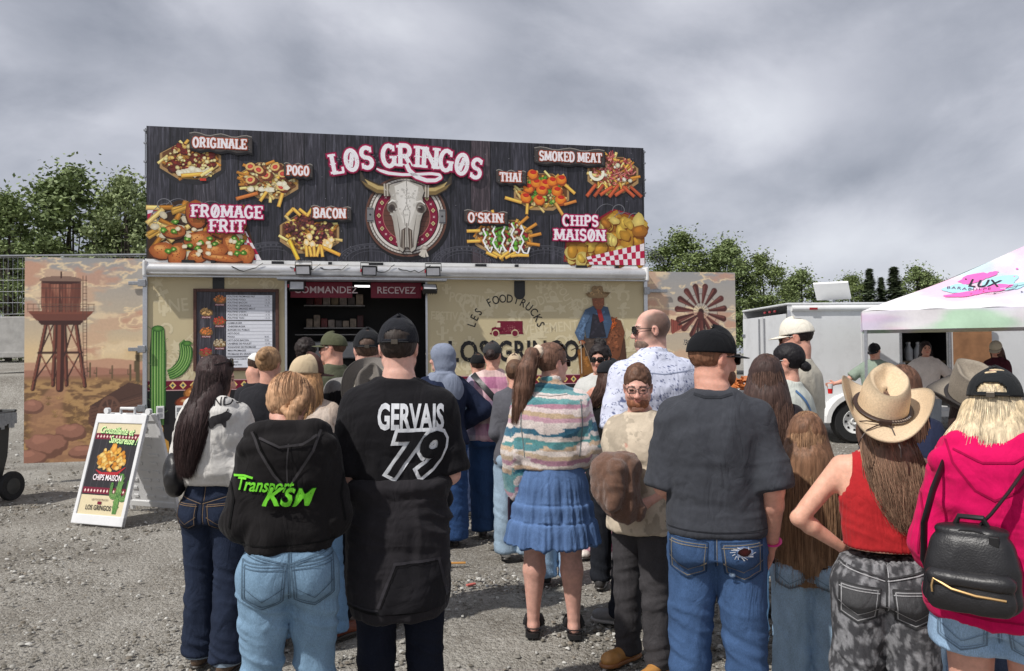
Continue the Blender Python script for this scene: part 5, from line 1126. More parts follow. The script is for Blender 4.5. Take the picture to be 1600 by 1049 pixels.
# ------------------------------------------------------------------ tie-dye canopy tent
tn = empty('canopy_tent', (5.02, 11.0, 0), R_(-25), 'pastel tie-dye market canopy with a pink paint splash logo', 'canopy tent')
ax, ay, wx, wy, zv, zp = 0, 0, 4.6, 2.5, 2.16, 3.17
apex = np.array([ax + wx / 2, ay + wy / 2, zp])
def tie(V):
    n = len(V); c = np.tile(lin(242, 238, 242), (n, 1))
    for k, (col, thr) in enumerate([(lin(240, 184, 214), .54), (lin(178, 226, 232), .55), (lin(150, 214, 160), .64), (lin(214, 204, 234), .62), (lin(236, 238, 180), .66)]):
        a = ss(thr, thr + .10, fbm(V * np.array([.75, .75, 1.6]) + 13.1 * k, 3)) * .62; c = c * (1 - a[:, None]) + col * a[:, None]
    return c * .86
def grid(f, nu, nv):
    U, W = np.meshgrid(np.linspace(0, 1, nu), np.linspace(0, 1, nv), indexing='ij'); V = f(U.ravel(), W.ravel()); idx = np.arange(nu * nv).reshape(nu, nv)
    return V, np.stack([idx[:-1, :-1], idx[1:, :-1], idx[1:, 1:], idx[:-1, 1:]], -1).reshape(-1, 4)
cor = [np.array([ax, ay, zv]), np.array([ax + wx, ay, zv]), np.array([ax + wx, ay + wy, zv]), np.array([ax, ay + wy, zv])]
Vs, Fs, off = [], [], 0
for i in range(4):
    a, b_ = cor[i], cor[(i + 1) % 4]
    def f(u, v, a=a, b_=b_):
        e = a[None] + (b_ - a)[None] * u[:, None]; q = e + (apex - e) * v[:, None]
        q[:, 2] -= .14 * np.sin(PI * v) * (.3 + .7 * np.sin(PI * u)) ; q[:, 2] += .012 * np.sin(u * 40 + v * 9) * (1 - v); return q
    V, F = grid(f, 70, 26); Vs.append(V); Fs.append(F + off); off += len(V)
V = np.concatenate(Vs); FAB = col_mat('tent_fabric', .6, .3, .04, 20, .15, 60)
link_mesh('canopy', np_mesh('canopy', V, np.concatenate(Fs), tie(V)), FAB, tn, True)
Vs, Fs, off = [], [], 0
for i in range(4):
    a, b_ = cor[i], cor[(i + 1) % 4]; nrm = np.cross(b_ - a, [0, 0, 1]); nrm = nrm / np.linalg.norm(nrm)
    def f(u, v, a=a, b_=b_, nrm=nrm):
        q = a[None] + (b_ - a)[None] * u[:, None]; q[:, 2] -= v * .27; return q + nrm[None] * (.01 + .014 * v * np.sin(u * 55) + .008 * np.sin(u * 17 + v * 3))[:, None]
    V, F = grid(f, 90, 10); Vs.append(V); Fs.append(F + off); off += len(V)
V = np.concatenate(Vs); o = link_mesh('valance', np_mesh('valance', V, np.concatenate(Fs), tie(V * np.array([.9, .9, 2.2]) + 3.7)), FAB, tn, True)
for x, y in ((ax + .04, ay + .04), (2.02, ay + .06), (ax + wx - .04, ay + .04), (ax + .04, ay + wy - .04), (ax + wx - .04, ay + wy - .04)):
    MB().box((x - .02, y - .02, 0), (x + .02, y + .02, zv - .02), bev=.004).build('leg', M['white' if 1 < x < 3 else 'alu'], tn)
b = MB()
for k in range(4):
    xa = ax + .06 + k * 1.1; b.tube([(xa, ay + .08, 1.98), (xa + 1.08, ay + .08, 2.12)], .012, 6); b.tube([(xa, ay + .10, 2.12), (xa + 1.08, ay + .10, 1.98)], .012, 6)
b.build('truss', M['alu'], tn)
# splash logo lying on the front slope
nrm = np.cross(cor[1] - cor[0], apex - cor[0]); nrm /= np.linalg.norm(nrm); ux = np.array([1.0, 0, 0]); uz = np.cross(nrm, ux) * 1.0; uz = uz if uz[2] > 0 else -uz
p = Print(.0004); r = random.Random(6); pk, cy = lin(236, 110, 186), lin(168, 214, 222)
for x, z, a, b_, rot, c in ((.20, .12, .26, .10, .5, cy), (-.24, -.10, .2, .09, .3, cy), (.30, -.0, .2, .07, .3, cy), (-.05, .16, .24, .07, .55, pk), (.12, .26, .12, .04, .55, pk), (.10, -.08, .30, .075, .45, pk), (-.16, -.22, .20, .055, .4, pk), (-.30, -.29, .12, .03, .25, pk)):
    p.blob(x * 1.25, z, a, b_ * 1.1, c, rot=rot, n=18, jit=.14, rnd=r)
for _ in range(16): p.blob(r.uniform(-.2, .75), r.uniform(-.25, .42), r.uniform(.006, .018), r.uniform(.006, .015), [lin(60, 60, 66), pk, lin(214, 60, 80)][r.randrange(3)], n=8, rnd=r)
p.text('LUX', -.17, -.035, .24, lin(44, 42, 50), .012, .45, .85); p.text('BARAPULPE', -.44, -.125, .085, lin(110, 70, 110), .0, .2, 1.05, spacing=1.25)
p.line([(.02, -.24), (.12, -.25), (.3, -.12), (.42, -.05), (.46, .03), (.36, .02), (.3, -.06), (.65, .08)], .008, lin(70, 70, 80))
lo = p.build('logo_print', tn)
e0 = cor[0] + (cor[1] - cor[0]) * .21; e = e0 + (apex - e0) * .42
for v in lo.data.vertices:
    q = e + ux * v.co.x * .98 + uz * v.co.z * .98
    # lay every point on the sagging slope, a few mm proud
    t_ = (q[1] - ay) / (wy / 2); uu = min(max(((q[0] - ax) - t_ * wx / 2) / (wx * (1 - t_)), 0), 1)
    zz_ = zv + (zp - zv) * t_ - .14 * math.sin(PI * t_) * (.3 + .7 * math.sin(PI * uu)) + .012 * math.sin(uu * 40 + t_ * 9) * (1 - t_)
    v.co = (q[0], q[1], zz_ + .012 - v.co.y * 1.0)
lo.data.update()
# ------------------------------------------------------------------ figures: smooth signed-distance bodies meshed as one surface
def rotm(yaw=0, pitch=0, roll=0):
    """yaw left about z, pitch up about x, roll about y (degrees)"""
    return np.array((Matrix.Rotation(R_(yaw), 3, 'Z') @ Matrix.Rotation(R_(pitch), 3, 'X') @ Matrix.Rotation(R_(roll), 3, 'Y')))
def hermite(zs, ys, q):
    zs = np.asarray(zs, float); ys = np.asarray(ys, float); m = np.gradient(ys, zs, axis=0)
    i = np.clip(np.searchsorted(zs, q) - 1, 0, len(zs) - 2); h = zs[i + 1] - zs[i]; t = np.clip((q - zs[i]) / h, 0, 1)
    if ys.ndim > 1: h, t = h[:, None], t[:, None]
    t2, t3 = t * t, t ** 3
    return (2 * t3 - 3 * t2 + 1) * ys[i] + (t3 - 2 * t2 + t) * h * m[i] + (-2 * t3 + 3 * t2) * ys[i + 1] + (t3 - t2) * h * m[i + 1]
class Body:
    def __init__(s, vox): s.v = vox; s.P = []; s.R = np.eye(3); s.t = np.zeros(3); s.s = 1.0
    def frame(s, R=None, t=None, sc=1.0):
        s.R = np.eye(3) if R is None else R; s.t = np.zeros(3) if t is None else np.array(t, float); s.s = sc; return s
    def w(s, p): return s.R @ (np.array(p, float) * s.s) + s.t
    def cone(s, a, b, ra, rb, k=.02, op='u', cut0=False, cut1=False, fl=None):
        a, b = s.w(a), s.w(b); ra *= s.s; rb *= s.s; m = max(ra, rb)
        ba = b - a; L = max(ba @ ba, 1e-12); ln = math.sqrt(L); u = ba / ln
        def fn(X, Y, Z):
            px, py, pz = X - a[0], Y - a[1], Z - a[2]; q = px * ba[0] + py * ba[1] + pz * ba[2]; h = np.clip(q / L, 0, 1)
            d = np.sqrt((px - ba[0] * h) ** 2 + (py - ba[1] * h) ** 2 + (pz - ba[2] * h) ** 2) - (ra + (rb - ra) * h)
            if cut1: d = np.maximum(d, q / ln - ln)
            if cut0: d = np.maximum(d, -q / ln)
            return d
        s.P.append((fn, np.minimum(a, b) - m, np.maximum(a, b) + m, k * s.s, op)); return s
    def chain(s, pts, rs, k=.02, op='u'):
        for i in range(len(pts) - 1): s.cone(pts[i], pts[i + 1], rs[i], rs[i + 1], k if i == 0 else min(k, .012), op)
        return s
    def ell(s, c, r, R=None, k=.02, op='u'):
        c = s.w(c); r = np.array(r, float) * s.s; Q = s.R if R is None else s.R @ R; m = r.max()
        def fn(X, Y, Z):
            px, py, pz = X - c[0], Y - c[1], Z - c[2]
            l = [Q[0, i] * px + Q[1, i] * py + Q[2, i] * pz for i in range(3)]
            k0 = np.sqrt((l[0] / r[0]) ** 2 + (l[1] / r[1]) ** 2 + (l[2] / r[2]) ** 2); k1 = np.sqrt((l[0] / r[0] ** 2) ** 2 + (l[1] / r[1] ** 2) ** 2 + (l[2] / r[2] ** 2) ** 2)
            return k0 * (k0 - 1) / np.maximum(k1, 1e-6)
        s.P.append((fn, c - m, c + m, k * s.s, op)); return s
    def loft(s, rows, k=.02, op='u', p=2.3):
        rows = np.array(rows, float); rows = np.pad(rows, ((0, 0), (0, 5 - rows.shape[1]))) if rows.shape[1] < 5 else rows
        rows = rows[np.argsort(rows[:, 0])]; z0, z1 = rows[0, 0], rows[-1, 0]
        def fn(X, Y, Z):
            h = hermite(rows[:, 0], rows[:, 1:], np.clip(Z.ravel(), z0, z1)); a, b, cx, cy = [h[:, i].reshape(Z.shape) for i in range(4)]
            u = np.abs((X - cx) / a); v = np.abs((Y - cy) / b); q = (u ** p + v ** p) ** (1 / p)
            d = (q - 1) * np.minimum(a, b)
            return np.maximum(d, np.maximum(Z - z1, z0 - Z))
        ax = np.max(np.abs(rows[:, 1]) + np.abs(rows[:, 3])); ay0 = np.min(rows[:, 4] - rows[:, 2]); ay1 = np.max(rows[:, 4] + rows[:, 2])
        s.P.append((fn, np.array([-ax, ay0, z0]), np.array([ax, ay1, z1]), k, op)); return s
    def plane(s, n, c):
        """keep the side n.p < c"""
        n = np.array(n, float); s.P.append((lambda X, Y, Z: n[0] * X + n[1] * Y + n[2] * Z - c, None, None, 0, 'i')); return s
    def mesh(s):
        v = s.v; us = [p for p in s.P if p[4] == 'u']
        lo = np.min([p[1] for p in us], 0) - 3 * v; hi = np.max([p[2] for p in us], 0) + 3 * v
        n = np.ceil((hi - lo) / v).astype(int) + 1; D = np.full(n, .25, np.float32)
        ax = [lo[i] + v * np.arange(n[i]) for i in range(3)]
        for fn, a, b, k, op in s.P:
            if a is None: sl = (slice(None),) * 3
            else:
                i0 = np.clip(np.floor((a - lo) / v - 3 - k / v).astype(int), 0, n); i1 = np.clip(np.ceil((b - lo) / v + 4 + k / v).astype(int), 0, n)
                if np.any(i1 <= i0): continue
                sl = tuple(slice(i0[i], i1[i]) for i in range(3))
            d = fn(ax[0][sl[0]][:, None, None], ax[1][sl[1]][None, :, None], ax[2][sl[2]][None, None, :]).astype(np.float32); c = D[sl]
            if op == 'u':
                if k > 0: h = np.clip(.5 + .5 * (c - d) / k, 0, 1); D[sl] = c * (1 - h) + d * h - k * h * (1 - h)
                else: D[sl] = np.minimum(c, d)
            elif op == 's':
                d = -d; kk = max(k, 1e-4); h = np.clip(.5 + .5 * (d - c) / kk, 0, 1); D[sl] = c * (1 - h) + d * h + kk * h * (1 - h)
            else: D[sl] = np.maximum(c, d)
        D[0] = D[-1] = .1; D[:, 0] = D[:, -1] = .1; D[:, :, 0] = D[:, :, -1] = .1
        g = vdb.FloatGrid(.25); g.copyFromArray(np.ascontiguousarray(np.clip(D, -4 * v, 4 * v)))
        pts, quads = g.convertToQuads(0.0)
        V = pts.astype(float) * v + lo; F = quads.astype(np.int64)[:, ::-1]
        a_, b_, c_ = V[F[:, 0]], V[F[:, 1]], V[F[:, 2]]
        if np.sum(np.einsum('ij,ij->i', a_ - V.mean(0), np.cross(b_ - a_, c_ - a_))) < 0: F = F[:, ::-1]
        return V, np.ascontiguousarray(F)
def vnormals(V, F):
    n = np.cross(V[F[:, 2]] - V[F[:, 0]], V[F[:, 3]] - V[F[:, 1]]); N = np.zeros_like(V)
    for k in range(4):
        for j in range(3): N[:, j] += np.bincount(F[:, k], n[:, j], len(V))
    return N / np.maximum(np.linalg.norm(N, axis=1, keepdims=True), 1e-9)
def smooth_v(V, F, it=1):
    for _ in range(it):
        A = np.zeros_like(V); c = np.zeros(len(V))
        for k in range(4):
            i, j = F[:, k], F[:, (k + 1) % 4]
            for q in range(3): A[:, q] += np.bincount(i, V[j, q], len(V)) + np.bincount(j, V[i, q], len(V))
            c += np.bincount(i, minlength=len(V)) + np.bincount(j, minlength=len(V))
        V = V * .5 + .5 * A / np.maximum(c, 1)[:, None]
    return V
def piece(body, name, m, parent, col, disp=None, smooth=1, keep=None):
    """mesh the body, crease it, colour it, link it"""
    V, F = body.mesh() if isinstance(body, Body) else body
    if smooth: V = smooth_v(V, F, smooth)
    if disp is not None:
        N = vnormals(V, F); V = V + N * disp(V, N)[:, None]
    if keep is not None:
        kf = keep(V)[F].all(1); F = F[kf]; u, inv = np.unique(F, return_inverse=True); V = V[u]; F = inv.reshape(F.shape)
    c = np.tile(np.array(col, float), (len(V), 1)) if not callable(col) else col(V)
    me = np_mesh(name, V, F, np.clip(c, 0, 1)); o = link_mesh(name, me, m, parent, True)
    return o
def bvh_of(o):
    me = o.data; V = [v.co.copy() for v in me.vertices]; return BVHTree.FromPolygons(V, [p.vertices[:] for p in me.polygons])
def drape(p, bvh, name, parent, yaw=0.0, step=.016, lift=.0025, m=None, origin=(0, 0, 0), far=1.0):
    """lay flat artwork p (x right, z up) on a surface, thrown from behind (yaw turns the throw about z)"""
    V = np.concatenate(p.V); C = np.concatenate(p.C); bm = bmesh.new(); cl = bm.verts.layers.float_color.new('c')
    vs = []
    for q, c in zip(V, C): v = bm.verts.new((q[0], q[1], q[2])); v[cl] = (*c, 1); vs.append(v)
    for f in p.F:
        try: bm.faces.new([vs[i] for i in f])
        except ValueError: pass
    lo, hi = V.min(0), V.max(0)
    for ax_ in (0, 2):
        for t in np.arange(lo[ax_] + step * .5, hi[ax_], step):
            no = [0, 0, 0]; no[ax_] = 1; co = [0, 0, 0]; co[ax_] = t
            bmesh.ops.bisect_plane(bm, geom=bm.verts[:] + bm.edges[:] + bm.faces[:], plane_co=co, plane_no=no, dist=1e-5)
    bmesh.ops.triangulate(bm, faces=bm.faces[:])
    R = Matrix.Rotation(R_(yaw), 3, 'Z'); d = R @ Vector((0, 1, 0)); O = Vector(origin)
    ok = {}
    for v in bm.verts:
        lay = -v.co.y; s_ = O + R @ Vector((v.co.x, 0, v.co.z)) - d * far; h = bvh.ray_cast(s_, d, 2 * far)
        if h[0] is None: ok[v] = False; continue
        nn = h[1] if h[1].dot(d) < 0 else -h[1]
        v.co = h[0] + nn * (lift + lay * 4); ok[v] = True
    bad = [v for v in bm.verts if not ok[v]]
    if bad: bmesh.ops.delete(bm, geom=bad, context='VERTS')
    for f in bm.faces:
        if f.normal.dot(d) > 0: f.normal_flip()
    bm.normal_update()
    for f in bm.faces:
        if f.normal.dot(d) > 0: f.normal_flip()
    me = bpy.data.meshes.new(name); bm.verts.ensure_lookup_table(); cc = np.array([v[cl][:3] for v in bm.verts]).reshape(-1, 3); bm.to_mesh(me); bm.free()
    a = me.attributes.get('c')
    if a: me.attributes.remove(a)
    set_col(me, cc); return link_mesh(name, me, m or M['cotton'], parent, True)
def strands(paths, r, cols, name, parent, m=None, taper=True):
    """paths (n,m,3) -> three sided locks"""
    P = np.asarray(paths); n, k, _ = P.shape; T = np.gradient(P, axis=1); T /= np.maximum(np.linalg.norm(T, axis=2, keepdims=True), 1e-9)
    up = np.array([.3, .5, .2]); A = np.cross(T, up); A /= np.maximum(np.linalg.norm(A, axis=2, keepdims=True), 1e-9); B = np.cross(T, A)
    rr = np.broadcast_to(np.asarray(r, float).reshape(-1, 1), (n, k)) * (np.interp(np.linspace(0, 1, k), [0, .1, .7, 1], [.5, 1, .9, .25])[None] if taper else 1)
    V = np.stack([P + (A * math.cos(a) + B * math.sin(a)) * rr[..., None] for a in (0, 2.094, 4.189)], 2).reshape(-1, 3)
    b = (np.arange(n)[:, None] * k + np.arange(k - 1)[None]).reshape(-1) * 3
    F = np.concatenate([np.stack([b + j, b + (j + 1) % 3, b + 3 + (j + 1) % 3, b + 3 + j], 1) for j in range(3)])
    return link_mesh(name, np_mesh(name, V, F, np.repeat(cols, k * 3, 0)), m or M['hair'], parent, True)

# fold relief for cloth -------------------------------------------------------
def folds(amp=.006, sc=(7, 7, 3.2), warp=.35, off=0.0, mask=None, hem=None):
    def f(V, N):
        q = V * np.array(sc) + off; wq = fbm(V * 4 + off + 3.3, 2)[:, None] - .5; n = fbm(q + wq * warp * np.array([3, 3, 5]), 3)
        ridge = 1 - np.abs(2 * n - 1) * 2.2
        d = amp * np.clip(ridge, -1, 1)
        if mask is not None: d = d * mask(V)
        return d
    return f
def addf(*fs): return lambda V, N: sum(f(V, N) for f in fs)
def rings(z0, z1, amp, freq, tilt=6.0, off=0.0):
    """bunched cross folds between two heights (behind knees, at waist bands, over shoes)"""
    def f(V, N):
        n = fbm(V * np.array([tilt * .8, tilt * .8, freq / 4.2]) + off * 3 + .35 * np.stack([V[:, 2] * 0, V[:, 2] * 0, V[:, 0] * freq * .25], 1), 2); return amp * 1.7 * np.clip(1 - np.abs(2 * n - 1) * 3.2, -.6, 1) * ss(z0 - .05, z0 + .02, V[:, 2]) * ss(z1 + .05, z1 - .02, V[:, 2]) * (.4 + .9 * fbm(V * 9 + off + 5, 2))
    return f
def mott(c, a=.1, sc=20.0, off=0.0): return lambda V: np.array(c)[None] * (1 + a * 2 * (fbm(V * sc + off, 3) - .5))[:, None]
def denim(c, fade=.35, H=1.7, off=0.0):
    c = np.array(c)
    def f(V):
        z = V[:, 2] / H; k = 1 + .22 * (fbm(V * np.array([26, 26, 10]) + off, 3) - .5) * 2
        wear = np.exp(-((z - .40) / .07) ** 2) * .8 + np.exp(-((z - .27) / .05) ** 2) * .5 + np.exp(-((z - .50) / .04) ** 2) * .4
        return c[None] * (k * (1 + fade * wear * (fbm(V * 7 + off, 2))))[:, None]
    return f

# ------------------------------------------------------------------ the person
MALE = [(.46, .098, .076), (.52, .098, .078), (.60, .093, .070), (.66, .097, .070), (.73, .110, .073), (.785, .113, .066), (.822, .096, .054), (.846, .058, .044), (.868, .036, .038)]
FEM = [(.46, .104, .080), (.52, .105, .083), (.60, .082, .064), (.66, .084, .064), (.73, .094, .072), (.785, .096, .060), (.820, .081, .048), (.844, .048, .038), (.866, .030, .033)]
ARMS = {  # elbow and wrist from the shoulder, in heights, for the right side; then hand direction
 'down': ((.016, -.012, -.172), (.020, .030, -.318), (-.01, .03, -1)),
 'front': ((.014, -.010, -.172), (-.045, .120, -.205), (-.75, .65, -.05)),
 'belly': ((.014, -.012, -.170), (-.055, .095, -.250), (-.8, .5, -.2)),
 'pocket': ((.026, -.030, -.165), (.022, .040, -.305), (-.15, .5, -.85)),
 'hip': ((.105, -.030, -.135), (.006, .030, -.215), (-.5, .75, -.45)),
 'up': ((.05, .09, -.12), (.0, .17, .0), (-.2, .3, .9)),
 'mouth': ((.04, .05, -.165), (-.06, .15, -.055), (-.6, .5, .55)),
 'reach': ((.10, .08, -.12), (.20, .17, -.10), (.85, .5, -.2)),
}
def person(x, y, face, H, label, sex='m', w=1.0, vox=.007, tone=(212, 166, 150), arms=('down', 'down'), sleeve='short', bare=None, head=(0, 0, 0), hoff=(0, .015, 0), lean=0.0, stance=.055, step=(0, 0), legs='pants',
           faced=False, paint=None, hands=(True, True), headscale=1.0, group='people queueing in the yard', knee=(0, 0), z=0.0, headpart=True, svox=None):
    """builds the skin body and returns a dict of frames for its clothes"""
    rows = np.array(MALE if sex == 'm' else FEM); sk = lin(tone); G = {}
    G.update(H=H, w=w, sex=sex, vox=vox, sk=sk, lean=lean)
    hs = H * .1305 / .235 * headscale * (1.0 if H > 1.5 else 1.06); G['hs'] = hs
    top = H; Hc = np.array([hoff[0], hoff[1] + lean, top - .120 * hs + hoff[2]]); HR = rotm(*head); G['HR'], G['Hc'] = HR, Hc
    def cyz(zf): return lean * np.clip((zf - .5) / .33, 0, 1.3)
    G['cyz'] = cyz
    b = Body(svox or vox * 1.12)
    # torso core, slim under the clothes
    shr = .80 if bare != 'torso' else 1.0
    b.loft([(zf * H, a * H * w * shr, d * H * w * shr, 0, cyz(zf)) for zf, a, d in rows if zf > (.55 if bare or legs == 'bare' else .70)], k=.0)
    nb = np.array([0, cyz(.84) - .004, .838 * H]); hb = Hc + HR @ np.array([0, -.022, -.075]) * hs
    nr = (.0345 if sex == 'm' else .0285) * H
    b.cone(nb, hb, nr * 1.08, nr * .98, k=.04)
    sx_ = (.100 if sex == 'm' else .087) * H * w; G['arm'] = {}
    for sd, nm in ((1, arms[1]), (-1, arms[0])):
        e_, w_, hd = ARMS[nm] if isinstance(nm, str) else nm
        S = np.array([sd * sx_, cyz(.80), .802 * H]); E = S + np.array([sd * e_[0], e_[1], e_[2]]) * H; W = S + np.array([sd * w_[0], w_[1], w_[2]]) * H; hd = np.array([sd * hd[0], hd[1], hd[2]]); hd = hd / np.linalg.norm(hd)
        G['arm'][sd] = (S, E, W, hd); q = .92 if sex == 'f' else 1.05; q *= .5 + .5 * w
        b.cone(S if bare else S - np.array([sd * .014 * H, 0, .004 * H]), E, (.030 if bare else .023) * H * q, .0235 * H * q, k=.03 if bare else .012); md = E + (W - E) * .28; b.cone(E, md, .0225 * H * q, .0232 * H * q, k=.012); b.cone(md, W, .0232 * H * q, .0145 * H * q, k=.012)
        if hands[0 if sd < 0 else 1]:
            hl = H * .105; pn = np.cross(hd, [0, 0, 1.0]); pn = pn / max(np.linalg.norm(pn), 1e-6) if np.linalg.norm(pn) > .2 else np.array([sd * 1.0, 0, 0])
            side = np.cross(hd, pn)
            if side @ np.array([0, 1.0, .3]) < 0: side = -side          # thumb side forward / up
            pm = W + hd * hl * .28; cp = np.stack([side, pn, hd], 1); b.frame(); b.ell(pm, (hl * .20, hl * .10, hl * .30), cp, k=.012)
            curl = -pn * sd * .0 + pn * (1 if (pn @ -np.array([sd, 0, 0])) > 0 else -1)
            for i, (off, ln) in enumerate(((.15, .40), (.055, .46), (-.045, .43), (-.14, .34))):
                p0 = W + hd * hl * .48 + side * hl * off; p1 = p0 + (hd + curl * .25) * hl * ln * .45; p2 = p1 + (hd * .75 + curl * .75) * hl * ln * .33; p3 = p2 + (hd * .45 + curl * .9) * hl * ln * .25
                b.chain([p0, p1, p2, p3], [.0088, .0083, .0078, .0068], k=.006)
            t0 = W + hd * hl * .16 + side * hl * .14; t1 = t0 + (hd * .7 + side * .8) * hl * .2; t2 = t1 + (hd * .9 + side * .15 + curl * .3) * hl * .2; b.chain([t0, t1, t2], [.012, .0098, .0078], k=.01)
    G['leg'] = {}
    hx = (.050 if sex == 'm' else .053) * H * (.6 + .4 * w)
    for sd, i in ((1, 1), (-1, 0)):
        Hp = np.array([sd * hx, 0, .50 * H]); A_ = np.array([sd * stance * H * (.6 + .4 * w), step[i], .045 * H]); K = (Hp * .52 + A_ * .48) + np.array([0, .012 + knee[i], .012 * H]); G['leg'][sd] = (Hp, K, A_)
        if legs == 'bare':
            b.cone(Hp, K, .050 * H * w, .034 * H * w, k=.02); c_ = K + (A_ - K) * .30 + np.array([0, -.014, 0]); b.cone(K, c_, .032 * H * w, .0345 * H * w, k=.015); b.cone(c_, A_ + [0, -.006, .03], .0345 * H * w, .0185 * H * w, k=.015); b.cone(A_ + [0, -.006, .03], A_ + [0, -.008, -.02], .0185 * H * w, .020 * H, k=.01)
            b.ell(A_ + [0, -.02, -.045 * H + .038], (.030, .034, .036), k=.02); b.cone(A_ + [0, .01, -.045 * H + .05], A_ + [sd * .02, .125, -.045 * H + .026], .032, .026, k=.02)
            for j in range(5): b.cone(A_ + [sd * (.045 - .018 * j) - sd * .02, .125, -.045 * H + .022], A_ + [sd * (.047 - .018 * j) - sd * .02, .158 - .006 * j, -.045 * H + .018], .011, .0095, k=.006)
    if headpart:
        b.frame(HR, Hc, hs)
        b.ell((0, -.014, .030), (.0755, .097, .088), k=.03); b.ell((0, .030, -.032), (.060, .060, .080), k=.03)
        for sd in (-1, 1):
            b.cone((sd * .052, .002, -.055), (sd * .018, .070, -.094), .020, .019, k=.03); b.ell((sd * .038, .062, -.030), (.024, .024, .022), k=.02)
            b.ell((sd * .0775, -.010, -.008), (.010, .021, .032), rotm(0, -12, sd * 8), k=.006); b.ell((sd * .084, -.004, -.006), (.006, .010, .018), k=.006, op='s')
        b.ell((0, .072, -.095), (.022, .020, .017), k=.015); b.ell((0, .076, .018), (.050, .016, .012), k=.018)
        if faced:
            for sd in (-1, 1):
                b.ell((sd * .032, .099, .000), (.019, .015, .012), k=.012, op='s'); b.ell((sd * .032, .079, .0), (.0150, .0140, .0130), k=.004)
                if b.v < .005: b.ell((sd * .032, .096, -.0005), (.0125, .012, .0046), k=.001, op='s')
        b.cone((0, .086, .004), (0, .108, -.034), .0085, .0125, k=.012)
        for sd in (-1, 1): b.ell((sd * .0125, .098, -.037), (.009, .012, .009), k=.008)
        b.ell((0, .0885, -.0575), (.022, .010, .0062), k=.006); b.ell((0, .087, -.069), (.019, .010, .0068), k=.006)
        if faced: b.ell((0, .100, -.0632), (.026, .008, .0014), k=.004, op='s')
        b.frame()
    def skc(V):
        c = np.tile(sk, (len(V), 1)); L = (V - Hc) @ HR / hs
        red = np.array([1.04, .86, .84]); n = fbm(V * 22, 3)[:, None]; c = c * (1 + .18 * (n - .5))
        hd_ = V[:, 2] > .80 * H
        def tint(mask, f): nonlocal c; c = c * (1 - mask[:, None]) + c * np.array(f) * mask[:, None]
        hands_ = np.zeros(len(V))
        for sd in (-1, 1): hands_ = np.maximum(hands_, ss(.12, .04, np.linalg.norm(V - (G['arm'][sd][2] + G['arm'][sd][3] * .08), axis=1)))
        tint(hands_ * .6, red)
        if headpart:
            g = lambda p, r: np.exp(-(((L - np.array(p)) / np.array(r)) ** 2).sum(1)) * hd_
            tint(g((0, .105, -.03), (.02, .02, .02)) * .8 + (g((.042, .07, -.03), (.02, .04, .02)) + g((-.042, .07, -.03), (.02, .04, .02))) * .6 + (g((.082, -.01, -.0), (.016, .03, .04)) + g((-.082, -.01, 0), (.016, .03, .04))) * .7, red)
            lip = ((np.abs(L[:, 2] + .0630) < .0115) & (np.abs(L[:, 0]) < .023) & (L[:, 1] > .085)) * hd_ * 1.0; tint(lip * .8, (.86, .56, .56))
            if paint: c = paint(c, L, hd_)
            brow = (np.abs(L[:, 2] - (.024 - .25 * np.abs(np.abs(L[:, 0]) - .03))) < .0042) & (np.abs(L[:, 0]) > .012) & (np.abs(L[:, 0]) < .052) & (L[:, 1] > .055)
            if faced and b.v > .005:
                ex = (np.abs(L[:, 0]) - .032) / .0145; ey = (L[:, 2] - .0005) / .0062; eye = (ex ** 2 + ey ** 2 < 1) & (L[:, 1] > .06) & hd_; c = np.where(eye[:, None], lin(70, 52, 46), c)
            if G.get('brow') is not None: c = np.where((brow & hd_)[:, None], G['brow'], c)
        return c
    G['skc'] = skc; G['brow'] = lin(70, 50, 40)
    V, F = b.mesh(); V = smooth_v(V, F, 1)
    # hidden parts of the core below the waist are dropped
    o = link_mesh('person', np_mesh('person', V, F, np.clip(skc(V), 0, 1)), M['skin'], None, True)
    o.location = (x, y, z); o.rotation_euler = (0, 0, R_(face) - math.atan2(x, y)); tag(o, label, 'person', group); G['o'] = o
    if faced and b.v < .005:
        for sd in (-1, 1):
            e = MB(); e.lathe([(0, -.0118), (.006, -.0104), (.0105, -.006), (.0118, 0), (.0105, .006), (.0062, .0102), (.0058, .0105), (.0026, .0116), (0, .0119)], 14)
            me = e.build('eye', M['leather'], o, True); cz = np.array([v.co.z for v in me.data.vertices]); cc = np.where((cz > .0088)[:, None], lin(58, 66, 74), lin(196, 184, 178)); cc = np.where((cz > .0114)[:, None], lin(10, 10, 12), cc); set_col(me.data, cc)
            pos = Hc + HR @ np.array([sd * .032, .0795, .0]) * hs; Mx = Matrix(HR.tolist()).to_4x4() @ Matrix.Rotation(-PI / 2, 4, 'X'); me.matrix_local = Matrix.Translation(pos) @ Mx @ Matrix.Scale(hs * 1.05, 4)
    return G
def base_rows(G): return np.array(MALE if G['sex'] == 'm' else FEM)
